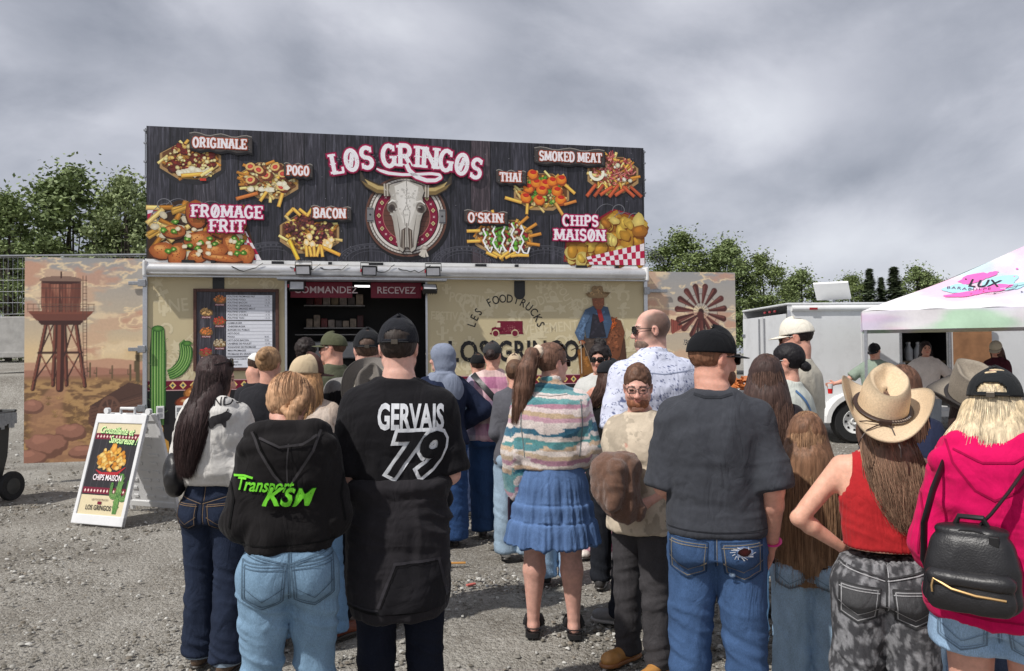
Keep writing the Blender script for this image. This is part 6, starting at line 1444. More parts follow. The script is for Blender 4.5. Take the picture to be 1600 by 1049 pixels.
def top(G, name='shirt', col=(0, 0, 0), m='cotton', hem=.47, ease=.010, sleeve='short', sl_r=1.25, neck=.856, flare=0.0, cinch=0.0, disp=None, hood=None, collar=0.0, cuff=0.0, slen=.62, blouse=0.0, k=.03, belly=0.0, wmul=1.0, tank=False, vox=None, shoulder=1.0):
    H, w = G['H'], G['w']; b = Body(vox or G['vox']); R = base_rows(G); e = ease; out = []
    zs = np.unique(np.round(np.concatenate([[hem], np.linspace(hem + .012, .805, 9), [.822, .838, neck]]), 4))
    for zf in zs:
        if zf < hem: continue
        a = hermite(R[:, 0], R[:, 1], np.array([zf]))[0]; d = hermite(R[:, 0], R[:, 2], np.array([zf]))[0]
        t = max(0, (.64 - zf) / max(.64 - hem, .01)) if zf < .64 else 0
        bl = blouse * math.exp(-((zf - hem - .045) / .035) ** 2); ci = cinch * math.exp(-((zf - hem) / .018) ** 2); waist = .35 * e * math.exp(-((zf - .60) / .06) ** 2)
        ez = e * (1.0 if zf < .80 else max(.25, 1 - (zf - .80) / .06))
        out.append((zf * H, a * H * w * wmul + ez + flare * t + bl - ci, d * H * w * wmul + ez * .9 + flare * .6 * t + bl * .8 - ci * .8 + belly * math.exp(-((zf - .6) / .07) ** 2), 0, float(G['cyz'](zf)) + belly * .7 * math.exp(-((zf - .6) / .07) ** 2)))
    b.loft(out, k=0, p=2.35)
    if sleeve != 'none':
        for sd in (-1, 1):
            S, E, W, hd = G['arm'][sd]; q = (.92 if G['sex'] == 'f' else 1.05) * (.5 + .5 * w); r0, r1, r2 = .031 * H * q * shoulder + e * .6, .0265 * H * q * sl_r + e * .5, .0185 * H * q * sl_r + e * .5
            S2 = S + np.array([-sd * .012 * H, 0, -.004 * H])
            if sleeve == 'short': X = S + (E - S) * slen / .62 * .80; b.cone(S2, X, r0, r1 * 1.04, k=.018, cut1=True)
            else:
                b.cone(S2, E, r0, r1, k=.020); mid = E + (W - E) * .5; b.cone(E, mid, r1, (r1 + r2) * .53, k=.015); En = E + (W - E) * (1.0 - .06); b.cone(mid, En, (r1 + r2) * .53, r2 + blouse * .25, k=.012)
                b.cone(En, W + hd * .012, r2 * (1 - cuff * .3), r2 * (.95 - cuff * .35), k=.006, cut1=True)
    else:
        for sd in (-1, 1): S, E, W, hd = G['arm'][sd]; b.ell(S + np.array([sd * .022 * H, 0, -.005 * H]), (.046 * H * w, .10 * H, .075 * H), k=.015, op='s')
    for sd in (-1, 1): c0 = float(G['cyz'](.83)); b.cone((sd * .028 * H, c0 - .006, .840 * H), (sd * .082 * H, c0 - .002, .816 * H), .021 * H, .020 * H, k=.03) if sleeve != 'none' else None
    if collar:
        c0 = float(G['cyz'](.84)); nr = (.040 if G['sex'] == 'm' else .034) * H
        b.cone((0, c0 - .004, (neck - .022) * H), (0, c0 + .004, (neck + collar) * H), nr + .012, nr + .004, k=.02, cut1=True)
    if hood:
        c0 = float(G['cyz'](.83)); hq = hood
        ys = c0 - .050 * H
        b.ell((0, ys, .812 * H), (.090 * H * hq, .036 * H, .040 * H), rotm(0, 20, 0), k=.03); b.ell((0, ys - .014, .775 * H), (.064 * H * hq, .028 * H, .052 * H), rotm(0, 12, 0), k=.035); b.ell((0, ys - .012, .715 * H), (.030 * H * hq, .018 * H, .040 * H), k=.035)
        for sd in (-1, 1): b.cone((sd * .062 * H * hq, c0 - .03 * H, .842 * H), (sd * .040 * H, c0 + .035 * H, .83 * H), .020 * H, .016 * H, k=.02)
        b.cone((-.05 * H * hq, c0 - .046 * H, .850 * H), (.05 * H * hq, c0 - .046 * H, .850 * H), .020 * H, .020 * H, k=.02)
    if disp is None: disp = folds(.006, off=H * 7 + w)
    o = piece(b, name, M[m], G['o'], col, disp, 1); G['top'] = o; return o
def pants(G, name='jeans', col=(0, 0, 0), m='denim', waist=.605, thigh=1.0, kneef=1.0, hem=1.0, hemz=.03, butt=1.0, disp=None, k=.018, ease=.006, vox=None, crotch=.0, shorts=None):
    H, w = G['H'], G['w']; R = base_rows(G); b = Body(vox or G['vox'] * 1.35); f = G['sex'] == 'f'
    out = []
    for zf in np.linspace(.475, waist, 7):
        a = hermite(R[:, 0], R[:, 1], np.array([zf]))[0]; d = hermite(R[:, 0], R[:, 2], np.array([zf]))[0]; out.append((zf * H, a * H * w + ease, d * H * w + ease, 0, 0))
    b.loft(out, k=0, p=2.3)
    for sd in (-1, 1):
        Hp, K, A_ = G['leg'][sd]; t0 = (.056 if not f else .060) * H * w * thigh + ease * .5; t1 = .041 * H * w * kneef + ease * .6; t2 = .034 * H * (.5 + .5 * w) * hem + ease * .6
        if butt: b.ell((sd * .047 * H * w, -.032 * H * w * butt, .505 * H), (.052 * H * w, .054 * H * w, .058 * H * butt), k=.03)
        if shorts:
            X = Hp + (K - Hp) * shorts; b.cone(Hp, X, t0, t0 * 1.06 + .004, k=k, cut1=True); continue
        b.cone(Hp, K, t0, t1, k=k); B = np.array([A_[0], A_[1], hemz * H]); md = K + (B - K) * .5; b.cone(K, md, t1, (t1 + t2) * .5, k=.012); b.cone(md, B, (t1 + t2) * .5, t2, k=.012, cut1=True)
    if disp is None: disp = addf(folds(.004, (9, 9, 5), off=H * 3), rings(.20 * H, .36 * H, .0035, 70, off=H), rings(.03 * H, .12 * H, .005, 85, off=2 * H), rings(.44 * H, .50 * H, .003, 90, off=H * 5))
    o = piece(b, name, M[m], G['o'], col, disp, 1); G['bot'] = o; return o
def shoes(G, c=(40, 36, 34), sole=(60, 56, 52), L=.27, name='shoe', high=0.0, turn=(8, -8), m='leather'):
    for sd in (-1, 1):
        Hp, K, A_ = G['leg'][sd]; fz = -A_[2]; R = rotm(turn[1] if sd > 0 else turn[0]); s_ = L / .28
        b = Body(max(.009, G['vox'] * 1.15)).frame(R, (A_[0], A_[1], 0), s_)
        b.ell((0, -.035, .045), (.038, .048, .05), k=.02); b.cone((0, .0, .05), (0, .13, .034), .040, .034, k=.02); b.ell((.0, .135, .034), (.043, .055, .034), k=.02); b.cone((0, -.015, .05), (0, -.012, .10 + high), .036, .038, k=.02, cut1=True); b.plane((0, 0, -1), -.014)
        o = piece(b, name, M[m], G['o'], mott(lin(c), .2, 40), folds(.0015, (30, 30, 30)), 1)
        e = Body(max(.009, G['vox'] * 1.15)).frame(R, (A_[0], A_[1], 0), s_); e.ell((0, -.035, .012), (.043, .054, .045), k=.02); e.cone((0, 0, .012), (0, .13, .012), .043, .046, k=.02); e.ell((0, .135, .012), (.048, .062, .045), k=.02); e.plane((0, 0, 1), .022 * s_); e.plane((0, 0, -1), -.0015)
        piece(e, 'sole', M['plastic'], o, lin(sole), None, 0)
# ------------------------------------------------------------------ hair, hats, glasses (all in the head frame)
def hframe(G): return Matrix.Translation(G['Hc']) @ Matrix(G['HR'].tolist()).to_4x4() @ Matrix.Scale(G['hs'], 4)
def put(o, G): o.matrix_local = hframe(G); return o
def hair_short(G, c, name='hair', thick=.006, low=-.055, front=.045, rough=.003, toph=0.0, c2=None):
    b = Body(.006 if G['vox'] < .009 else .008).frame(G['HR'], G['Hc'], G['hs'])
    b.ell((0, -.016, .032 + toph * .3), (.0765 + thick, .0985 + thick, .089 + thick + toph), k=.01)
    b.ell((0, .122, -.022), (.080, .084, .096), k=.008, op='s'); b.ell((0, .0, -.115), (.12, .12, .060 + (low + .055)), k=.01, op='s')
    for sd in (-1, 1): b.ell((sd * .088, .004, -.012), (.03, .024, .038), k=.006, op='s')
    c = lin(c); o = piece(b, name, M['hair'], G['o'], lambda V: c[None] * (.7 + .9 * fbm(((V - G['Hc']) @ G['HR']) * np.array([70, 25, 60]), 3))[:, None], lambda V, N: rough * (fbm(V * 60, 2) - .3) * 2, 0); return o
def hair_long(G, c, rows, n=380, name='hair', c_tip=None, wave=0.0, r=.0022, part=None, seed=1, cover=.062, vox=None, fullness=1.0, skull=None, jit=.02):
    """rows: (height above floor as share of H, half width, half depth, cx, cy) in person space, from neck level downwards"""
    H, hs, R, Hc = G['H'], G['hs'], G['HR'], G['Hc']; rng = np.random.default_rng(seed); sk_ = fullness if skull is None else skull; c = lin(c); ct = c if c_tip is None else lin(c_tip)
    rows = np.array([(zf * H, a, d, cx, cy) for zf, a, d, cx, cy in rows]); rows = rows[np.argsort(rows[:, 0])]; tp = rows[-1].copy(); tp[0] += .045 * H; tp[1:3] *= (.72, .66); tp[4] += .02; rowm = np.vstack([rows, tp])
    b = Body((vox or G['vox']) * 1.2).frame(R, Hc, hs)
    b.ell((0, -.018, .030), (.0765 + .013 * sk_, .0985 + .012 * sk_, .090 + .012 * sk_), k=.01); b.ell((0, -.03, -.055), (.074 + .014 * fullness, .072 + .010, .065), k=.03)
    b.ell((0, .118, -.040), (cover, .085, .105), k=.012, op='s'); b.frame()
    b.loft(rowm, k=.04, p=2.0)
    zlo, zhi = rows[0, 0], Hc[2]
    def colr(V):
        t = np.clip((V[:, 2] - zlo) / (zhi - zlo), 0, 1)[:, None]; base = ct * (1 - t) + c * t
        s_ = fbm(np.stack([V[:, 0] * 85, V[:, 1] * 85, V[:, 2] * 3], 1), 3)[:, None]; return base * (.62 + .8 * s_)
    def dsp(V, N): return .006 * (fbm(np.stack([V[:, 0] * 48 + wave * 60 * np.sin(V[:, 2] * 26), V[:, 1] * 48, V[:, 2] * 4], 1), 2) - .5) * 2
    o = piece(b, name, M['hair'], G['o'], colr, dsp, 1)
    if n:
        az = rng.uniform(-2.6, 2.6, n); ph0 = rng.uniform(.05, .5, n) if sk_ > .3 else rng.uniform(1.25, 1.6, n); m1, m2 = 6, 11; bumps = rng.uniform(1.0, 1.05, n)
        cap = []
        for i in range(m1):
            f = i / (m1 - 1); ph = ph0 + (1.75 - ph0) * f; k = 1.0 + .006 * np.sin(az * 9)
            L = np.stack([np.sin(ph) * np.sin(az) * (.0775 + .013 * sk_) * k, -np.sin(ph) * np.cos(az) * (.1 + .012 * sk_) * k - .018, np.cos(ph) * (.091 + .012 * sk_) * k + .030], 1); cap.append(L @ R.T * hs + Hc)
        cap = np.stack(cap, 1); zs = np.linspace(0, 1, m2)[1:]; tail = []
        ends = rng.uniform(0, .10, n) * (zhi - zlo) * rng.random(n); z_top = np.minimum(cap[:, -1, 2], rows[-1, 0] - .01)
        for f in zs:
            zq = z_top + (zlo + ends - z_top) * f; h = hermite(rows[:, 0], rows[:, 1:], np.clip(zq, rows[0, 0], rows[-1, 0]))
            wv = wave * np.sin(zq * 30 + az * 7 + np.arange(n)) * 1.0 + jit * .3 * np.sin(zq * 9 + np.arange(n) * 1.3)
            tail.append(np.stack([h[:, 2] + (h[:, 0] * bumps + .002) * np.sin(az * .62) + wv, h[:, 3] - (h[:, 1] * bumps + .002) * np.cos(az * .62) + wv * .4, zq], 1))
        tail = np.stack(tail, 1); P = np.concatenate([cap[:, :-1], cap[:, -1:], tail], 1)
        wob = rng.normal(size=(n, P.shape[1], 3)) * np.linspace(0, 1, P.shape[1])[None, :, None] ** 1.3 * .011 * np.array([1, .5, .6]); P = P + wob
        for _ in range(4): P[:, 1:-1] = P[:, 1:-1] * .5 + (P[:, 2:] + P[:, :-2]) * .25
        cols = (c * .35 + ct * .65) * rng.uniform(.6, 1.5, (n, 1)); strands(P, rng.uniform(.5, 1.0, n) * r, cols, 'lock', o)
    return o
def cap(G, c=(22, 22, 24), brim=None, back=None, name='cap', yaw=0, hole=False, tilt=0, size=1.0, brimlen=.075, logo=None, strap=None, high=1.0, hang=0.0, mesh_back=False, drop=0.0):
    cf = lin(c); cb = cf if back is None else lin(back); br = cf if brim is None else lin(brim)
    R = rotm(yaw, tilt); M_ = hframe(G) @ Matrix(R.tolist()).to_4x4() @ Matrix.Translation((0, 0, -drop))
    nu, nv = 96, 26; U = np.linspace(0, 2 * PI, nu, endpoint=False); Vv = np.linspace(0, 1, nv); V = []; C = []
    for j, t in enumerate(Vv):
        for u in U:
            fr = max(0, math.sin(u)); a = (t ** .92) * PI / 2
            rx, ry, rz = .0835 * size, (.106 + .002 * fr) * size, (.098 + .014 * fr) * size * high
            base = .028 - .010 * (1 - math.sin(u)) * .5
            seam = 1 - .010 * math.exp(-((((u / (PI / 3)) + .5) % 1 - .5) / .045) ** 2) * math.cos(a)
            x, y, z = rx * math.cos(u) * math.cos(a) ** .82 * seam, ry * math.sin(u) * math.cos(a) ** .82 * seam - .014, base + rz * math.sin(a)
            V.append((x, y, z)); C.append((cb if (mesh_back or back is not None) and math.sin(u) < .25 else cf) * (1.0 if not (mesh_back and math.sin(u) < .25) else (.75 + .5 * ((j + int(u * 20)) % 2))))
    F = []
    for j in range(nv - 1):
        for i in range(nu):
            i2 = (i + 1) % nu; q = (U[i] + U[i2] if i2 else U[i] * 2 + .1) / 2
            if hole and Vv[j] < .36:
                dx = abs(((q - 1.5 * PI + PI) % (2 * PI)) - PI); 
                if (dx / .62) ** 2 + (max(0, Vv[j] - .06) / .26) ** 2 < 1 and Vv[j] > .07: continue
            F.append((j * nu + i, j * nu + i2, (j + 1) * nu + i2, (j + 1) * nu + i))
    me = np_mesh(name, np.array(V), np.array(F), np.array(C)); o = link_mesh(name, me, M['cotton'], G['o'], True); o.matrix_local = M_
    md = o.modifiers.new('thick', 'SOLIDIFY'); md.thickness = .004; md.offset = -1
    b = MB().lathe([(0, -.002), (.007, -.002), (.006, .004), (0, .005)], 10); bt = b.build('button', mat('cap_button', cf, .8), o, True); bt.location = (0, -.014, .028 + .098 * size * high + .004)
    # brim
    nu2, nv2 = 23, 7; V = []; 
    for j in range(nv2):
        for i in range(nu2):
            s_ = -1 + 2 * i / (nu2 - 1); a = s_ * 1.18; rr = brimlen * math.cos(s_ * PI / 2) ** .55 * j / (nv2 - 1)
            x0, y0 = .0835 * size * math.sin(a), .106 * size * math.cos(a) - .014
            V.append((x0 + rr * math.sin(a) * .25, y0 + rr, .030 - (x0 / .0835) ** 2 * .016 - rr * .12 - hang * rr))
    F = [(j * nu2 + i, j * nu2 + i + 1, (j + 1) * nu2 + i + 1, (j + 1) * nu2 + i) for j in range(nv2 - 1) for i in range(nu2 - 1)]
    bo = link_mesh('brim', np_mesh('brim', np.array(V), np.array(F), np.tile(br, (len(V), 1))), M['cotton'], o, True); md = bo.modifiers.new('thick', 'SOLIDIFY'); md.thickness = .004
    if hole:
        pts = [(.0835 * size * 1.01 * math.cos(u), .106 * size * 1.01 * math.sin(u) - .014, .022) for u in np.linspace(1.5 * PI - .62, 1.5 * PI + .62, 12)]
        MB().tube(pts, .008, 8, flat=.4).build('strap', mat('cap_strap', lin(strap or c), .6), o, True)
        MB().box((-.014, -.128 * size, .012), (.014, -.119 * size, .032), bev=.002).build('buckle', mat('strap_buckle', (.12, .1, .08), .35, .7), o)
    return o
def cowboy(G, c, band, dark=None, name='cowboy_hat', tilt=0, yaw=0, roll=0, sc=1.0, parent=None, Mx=None, upturn=1.0, crownh=.125, lift=0.0, cord=True, pinch=1.0):
    c = lin(c); dk = c * .45 if dark is None else lin(dark)
    M_ = hframe(G) @ Matrix(rotm(yaw, tilt, roll).tolist()).to_4x4() @ Matrix.Translation((0, -.01, .040 + lift)) @ Matrix.Scale(sc, 4) if Mx is None else Mx
    nu = 72; U = np.linspace(0, 2 * PI, nu, endpoint=False); V = []; C = []
    prof = [(1.03, 0), (1.0, .015), (.97, .04), (.93, .075), (.885, .105), (.83, .122), (.74, .128), (.60, .118), (.42, .104), (.2, .098), (.02, .097)]
    for q, z in prof:
        for u in U:
            cx, sy = math.cos(u), math.sin(u); zz = z * crownh / .125; tp = ss(.07, .125, z)
            front = ss(.15, 1, sy); ax = .085 * q * (1 - .26 * front * tp * pinch - .08 * tp); ay = .106 * q * (1 + .0 * tp)
            slope = -.020 * tp * (.5 - .5 * sy) + .012 * tp * sy
            dent = -.022 * math.exp(-(cx * q / .42) ** 2) * (1 if q < .8 else 0) * pinch
            V.append((ax * cx, ay * sy, zz + slope + dent)); C.append(c * (1 - .5 * math.exp(-((q - .83) / .06) ** 2) * (1 if z > .1 else 0)) if z > .02 else c)
    n1 = len(prof); F = [(j * nu + i, j * nu + (i + 1) % nu, (j + 1) * nu + (i + 1) % nu, (j + 1) * nu + i) for j in range(n1 - 1) for i in range(nu)]
    C = np.array(C); 
    o = link_mesh(name, np_mesh(name, np.array(V), np.array(F), C), M['straw'], parent or G['o'], True); o.matrix_local = M_
    md = o.modifiers.new('thick', 'SOLIDIFY'); md.thickness = .003; md.offset = -1
    V = []; C = []; nr = 12
    for j in range(nr):
        t = j / (nr - 1)
        for u in U:
            cx, sy = math.cos(u), math.sin(u); rx, ry = .0865 + t * (.098 - .012 * abs(sy)), .108 + t * .088
            up = upturn * (.085 * (t ** 1.9) * abs(cx) ** 2.2) - .022 * t ** 1.4 * sy * sy; rx -= upturn * .030 * t * t * cx * cx
            V.append((rx * cx, ry * sy, .002 + up)); C.append(c * (1 - .55 * ss(.90, 1.0, t)) if dark is None else c * (1 - t) + dk * t)
    F = [(j * nu + i, j * nu + (i + 1) % nu, (j + 1) * nu + (i + 1) % nu, (j + 1) * nu + i) for j in range(nr - 1) for i in range(nu)]
    bo = link_mesh('brim', np_mesh('brim', np.array(V), np.array(F), np.array(C)), M['straw'], o, True); md = bo.modifiers.new('thick', 'SOLIDIFY'); md.thickness = .004
    pts = [(.0895 * math.cos(u), .110 * math.sin(u), .017) for u in U[::2]]
    BM = mat('hat_band', lin(band), .5, var=.3, scale=60)
    bd = MB().tube(pts, .012, 8, flat=.35, closed=True).build('band', BM, o, True)
    if cord:
        b = MB(); b.tube([(.0, -.122, .014), (.02, -.135, .008), (.03, -.16, -.004), (.05, -.20, -.03), (.055, -.215, -.055)], .0025, 5); b.tube([(0, -.122, .014), (-.03, -.14, .008), (-.06, -.17, .002), (-.075, -.195, -.02), (-.08, -.2, -.045)], .0025, 5); b.tube([(-.005, -.12, .012), (-.06, -.13, .016), (-.10, -.14, .01)], .0022, 5); b.box((-.02, -.130, .006), (.02, -.118, .026), bev=.004); b.build('tassel', BM, bd)
        for k in range(9):
            u = 1.5 * PI + .25 + k * .10; MB().box((.0945 * math.cos(u) - .003, .1155 * math.sin(u) - .002, .011), (.0945 * math.cos(u) + .003, .1155 * math.sin(u) + .002, .023)).build('stud', M['alu'], bd)
    return o
def glasses(G, kind='clear', c=(20, 18, 18), z=.002, sc=1.0, up=0.0, back=0.0):
    b = MB()
    for sd in (-1, 1):
        w_, h_ = (.024, .018) if kind == 'clear' else (.027, .021); cx = sd * .032
        pts = [(cx + w_ * math.copysign(abs(math.cos(a)) ** .6, math.cos(a)), .106 - .012 * abs((cx + w_ * math.cos(a)) / .06) ** 2, z + h_ * math.copysign(abs(math.sin(a)) ** .6, math.sin(a))) for a in np.linspace(0, 2 * PI, 20, endpoint=False)]
        b.tube(pts, .0022 if kind == 'clear' else .003, 6, closed=True)
        b.tube([(sd * .057, .094, z + .008), (sd * .070, .055, z + .008), (sd * .079, -.002, z + .006), (sd * .079, -.022, z - .010)], .0022, 6)
    b.tube([(-.009, .108, z + .006), (0, .110, z + .009), (.009, .108, z + .006)], .0022, 6)
    o = b.build('sunglasses' if kind != 'clear' else 'glasses', mat('spectacle_frame', lin(c), .3), G['o'], True); put(o, G)
    if up or back: o.matrix_local = hframe(G) @ Matrix.Translation((0, back, up)) @ Matrix.Rotation(R_(25 if up else 0), 4, 'X')
    if kind != 'clear':
        for sd in (-1, 1):
            cx = sd * .032; pts = [(cx + .026 * math.copysign(abs(math.cos(a)) ** .6, math.cos(a)), .1055 - .012 * abs((cx + .026 * math.cos(a)) / .06) ** 2, z + .020 * math.copysign(abs(math.sin(a)) ** .6, math.sin(a))) for a in np.linspace(0, 2 * PI, 18, endpoint=False)]
            l = MB(); l.add([(cx, .107, z)] + pts, [(0, 1 + i, 1 + (i + 1) % 18) for i in range(18)]); l.build('lens', M['glass'], o, True)
    return o
def earring(G, sd):
    o = MB().tube([(sd * .083 + .008 * math.cos(a) * .2, -.004 + .008 * math.cos(a), -.048 + .009 * math.sin(a)) for a in np.linspace(0, 2 * PI, 12, endpoint=False)], .0018, 5, closed=True).build('earring', M['alu'], G['o'], True); put(o, G)
# ------------------------------------------------------------------ clothing details
def pockets(G, c, zf=.50, xf=.055, wd=.135, ht=.155, stitch=None, skip=(), seam=True, yoke=True, tear=False, ang=.06):
    """two patch pockets, yoke, centre seam and belt loops laid on the back of the trousers"""
    H = G['H']; bv = bvh_of(G['bot']); st = np.array(stitch if stitch is not None else np.array(c) * .55); c = np.array(c)
    for sd in (-1, 1):
        if sd in skip: continue
        p = Print(.0002); x = sd * xf * H * G['w']; z = zf * H; w2, h2 = wd / 2, ht / 2
        R2 = np.array([[math.cos(ang * sd), -math.sin(ang * sd)], [math.sin(ang * sd), math.cos(ang * sd)]])
        o_ = np.array([(-w2, h2), (w2, h2), (w2 * .92, -h2 * .62), (0, -h2), (-w2 * .92, -h2 * .62)]) @ R2.T + (x, z)
        p.poly(o_, c * 1.12, c * .92); p.line(o_, .006, c * .5, closed=True); i_ = (o_ - (x, z)) * .88 + (x, z); p.line(i_, .0035, st, closed=True); p.line([o_[0] * .85 + o_[4] * .15, o_[1] * .85 + o_[2] * .15], .0035, st)
        m_ = (o_[3] + np.array([x, z])) / 2; p.line([o_[0] * .4 + o_[4] * .6, m_ + (0, -.004), o_[1] * .4 + o_[2] * .6], .003, st)
        if tear and sd > 0:
            r = random.Random(3); p.blob(x + .005, z + h2 * .55, .034, .022, lin(226, 222, 216), c * 1.6, rot=-.1, rnd=r, jit=.2); p.blob(x + .006, z + h2 * .58, .022, .014, lin(70, 30, 30), lin(40, 20, 20), rnd=r)
            for k in range(14): a = r.uniform(0, 6.28); q = r.uniform(1.0, 1.3); p.line([(x + .026 * math.cos(a), z + h2 * .55 + .014 * math.sin(a)), (x + .034 * q * math.cos(a + .3), z + h2 * .55 + .022 * q * math.sin(a + .3))], .002, lin(206, 208, 212))
            p.blob(x - .035, z - h2 * .55, .012, .016, lin(170, 190, 210), c, rnd=r)
        drape(p, bv, 'pocket', G['bot'], step=.012, lift=.003, m=M['denim'])
    if seam:
        p = Print(.0002); p.line([(0, .60 * H), (0, .455 * H)], .006, c * .5); p.line([(.008, .60 * H), (.008, .46 * H)], .003, st)
        if yoke:
            for sd in (-1, 1): p.line([(sd * .004, .545 * H), (sd * .16 * G['w'], .572 * H)], .005, c * .55); p.line([(sd * .004, .539 * H), (sd * .16 * G['w'], .566 * H)], .003, st)
        drape(p, bv, 'seam', G['bot'], step=.014, lift=.0015, m=M['denim'])
def knit_band(G, z0, z1, c, grow=.006, name='hem_band'):
    """ribbed band round the hem"""
    H, w = G['H'], G['w']; R = base_rows(G); b = Body(G['vox'])
    b.loft([(zf * H, hermite(R[:, 0], R[:, 1], np.array([zf]))[0] * H * w + grow, hermite(R[:, 0], R[:, 2], np.array([zf]))[0] * H * w + grow * .9) for zf in np.linspace(z0, z1, 4)], k=0)
    piece(b, name, M['cotton'], G['top'], c, lambda V, N: .0015 * np.sin(np.arctan2(V[:, 1], V[:, 0]) * 90), 0)

# ================================================================== the front row, left to right
BLK, BLK2 = lin(27, 26, 29), lin(34, 33, 36)
# man in black tee GERVAIS 79, sweatshirt tied round the waist
G = person(-.472, 3.2, 0, 1.745, 'man in a black tee with a big white 79 and hoodie tied at the waist', 'm', 1.05, .0065, arms=('belly', 'belly'), head=(-6, 2, 0), stance=.058)
top(G, 'tee', mott(BLK, .12), hem=.475, ease=.016, sl_r=1.35, slen=.74, disp=addf(folds(.010, (6, 6, 3)), folds(.005, (4, 4, 14), off=3)))
BK = G['top']
bv = bvh_of(BK); p = Print(.0002); wh = lin(216, 218, 222)
p.text('GERVAIS', .045, 1.305, .138, wh, .034, xs=.50, align='CENTER', rot=-.03)
drape(p, bv, 'lettering', BK, m=M['cotton'])
p = Print(.0002); p.text('79', .045, 1.125, .235, wh, .092, .34, .90, 'CENTER'); p.z += .0012; p.text('79', .045, 1.125, .235, BLK, .030, .34, .90, 'CENTER')
drape(p, bv, 'number', BK, m=M['cotton'])
pants(G, 'trousers', denim(lin(24, 28, 40), .2, 1.75), waist=.60, thigh=1.0, kneef=1.0, hem=1.05, butt=.7)
# tied hoodie: a skirt of cloth behind and at the sides
b = Body(.0065); H = 1.755
b.loft([(.32 * H, .178, .150, -.003, -.045), (.345 * H, .196, .158, -.004, -.045), (.40 * H, .202, .158, -.005, -.04), (.48 * H, .198, .155, -.004, -.03), (.55 * H, .196, .152, 0, -.015), (.585 * H, .198, .152, 0, -.006), (.60 * H, .210, .162, 0, -.004), (.615 * H, .208, .160, 0, -.003), (.625 * H, .190, .145, 0, -.003)], k=0, p=2.5)
b.plane((0, 1, 0), .06)
o = piece(b, 'tied_hoodie', M['cotton'], G['o'], mott(lin(40, 38, 41), .2), addf(folds(.012, (8, 8, 2.2), off=4), folds(.006, (3, 3, 18), off=9), rings(.50 * H, .60 * H, .006, 60)), 1); TH = o
bv = bvh_of(o); p = Print(.0003)
p.poly([(-.085, .625), (-.02, .79), (.150, .795), (.185, .63), (.18, .605), (-.08, .60)], BLK * 1.5, BLK * 1.1); p.line([(-.085, .625), (-.02, .79), (.150, .795), (.185, .63)], .012, lin(52, 50, 54)); p.line([(-.075, .625), (-.012, .782), (.145, .787)], .004, lin(20, 19, 21))
drape(p, bv, 'pouch_pocket', o, step=.014, lift=.005, m=M['cotton'])
p = Print(.0002); p.line([(-.2, .615), (-.1, .604), (.0, .60), (.1, .604), (.2, .62)], .010, lin(14, 14, 15)); p.line([(-.2, .627), (-.1, .616), (.0, .612), (.1, .616), (.2, .632)], .006, lin(50, 49, 53)); drape(p, bv, 'hem_seam', o, step=.014)
b = Body(.0065); b.chain([(.18, .06, .565 * H), (.09, .155, .56 * H), (0, .165, .55 * H), (-.1, .155, .56 * H), (-.18, .05, .565 * H)], [.045, .042, .05, .042, .045]); b.chain([(0, .18, .55 * H), (.04, .19, .46 * H), (.05, .185, .38 * H)], [.045, .035, .03]); b.chain([(0, .18, .55 * H), (-.05, .19, .46 * H), (-.07, .185, .40 * H)], [.045, .035, .03])
piece(b, 'knotted_sleeve', M['cotton'], o, mott(BLK2, .2), folds(.008, (14, 14, 14)), 1)
hair_short(G, (46, 38, 34), thick=.005, low=-.066); cap(G, (30, 31, 36), back=(34, 35, 40), mesh_back=True, yaw=-2, size=1.05, high=1.05, hole=True, strap=(22, 22, 24), tilt=-3)
b = Body(.006).frame(G['HR'], G['Hc'], G['hs']); b.ell((0, .045, -.075), (.066, .056, .052), k=.02); b.ell((0, .11, -.045), (.04, .04, .03), k=.02, op='s'); piece(b, 'beard', M['hair'], G['o'], mott(lin(60, 46, 38), .3, 60), folds(.003, (60, 60, 40)), 0)
shoes(G, (40, 40, 44), L=.29)

# woman in black hoodie, Transport KSM
G = person(-.852, 2.92, 0, 1.555, 'woman in a black hoodie with green lettering and tight pale blue jeans', 'f', 1.01, .0065, arms=('belly', 'belly'), head=(-14, -24, 6), hoff=(.0, .055, -.045), lean=.02, stance=.07, tone=(206, 156, 138))
top(G, 'hoodie', mott(lin(30, 28, 29), .14), hem=.568, ease=.026, sleeve='long', sl_r=1.6, hood=1.25, blouse=.012, cinch=.016, cuff=.5, wmul=1.02, disp=addf(folds(.010, (6, 6, 3.4), off=2), folds(.004, (5, 5, 13), off=6)))
HD = G['top']; bv = bvh_of(HD); GRN = lin(120, 214, 60); p = Print(.0003)
p.text('Transport', -.182, 1.118, .066, lin(40, 100, 26), .034, .30, .72, rot=-.06); p.z += .0008; p.text('Transport', -.182, 1.118, .066, GRN, .018, .30, .72, rot=-.06); p.line([(-.184, 1.166), (-.15, 1.168), (-.12, 1.160)], .008, GRN)
p.z += .0008; p.text('KSM', -.088, 1.068, .088, lin(40, 100, 26), .046, .35, .92, rot=-.06, spacing=1.1); p.z += .0008; p.text('KSM', -.088, 1.068, .088, GRN, .026, .35, .92, rot=-.06, spacing=1.1)
drape(p, bv, 'lettering', HD, m=M['cotton'])
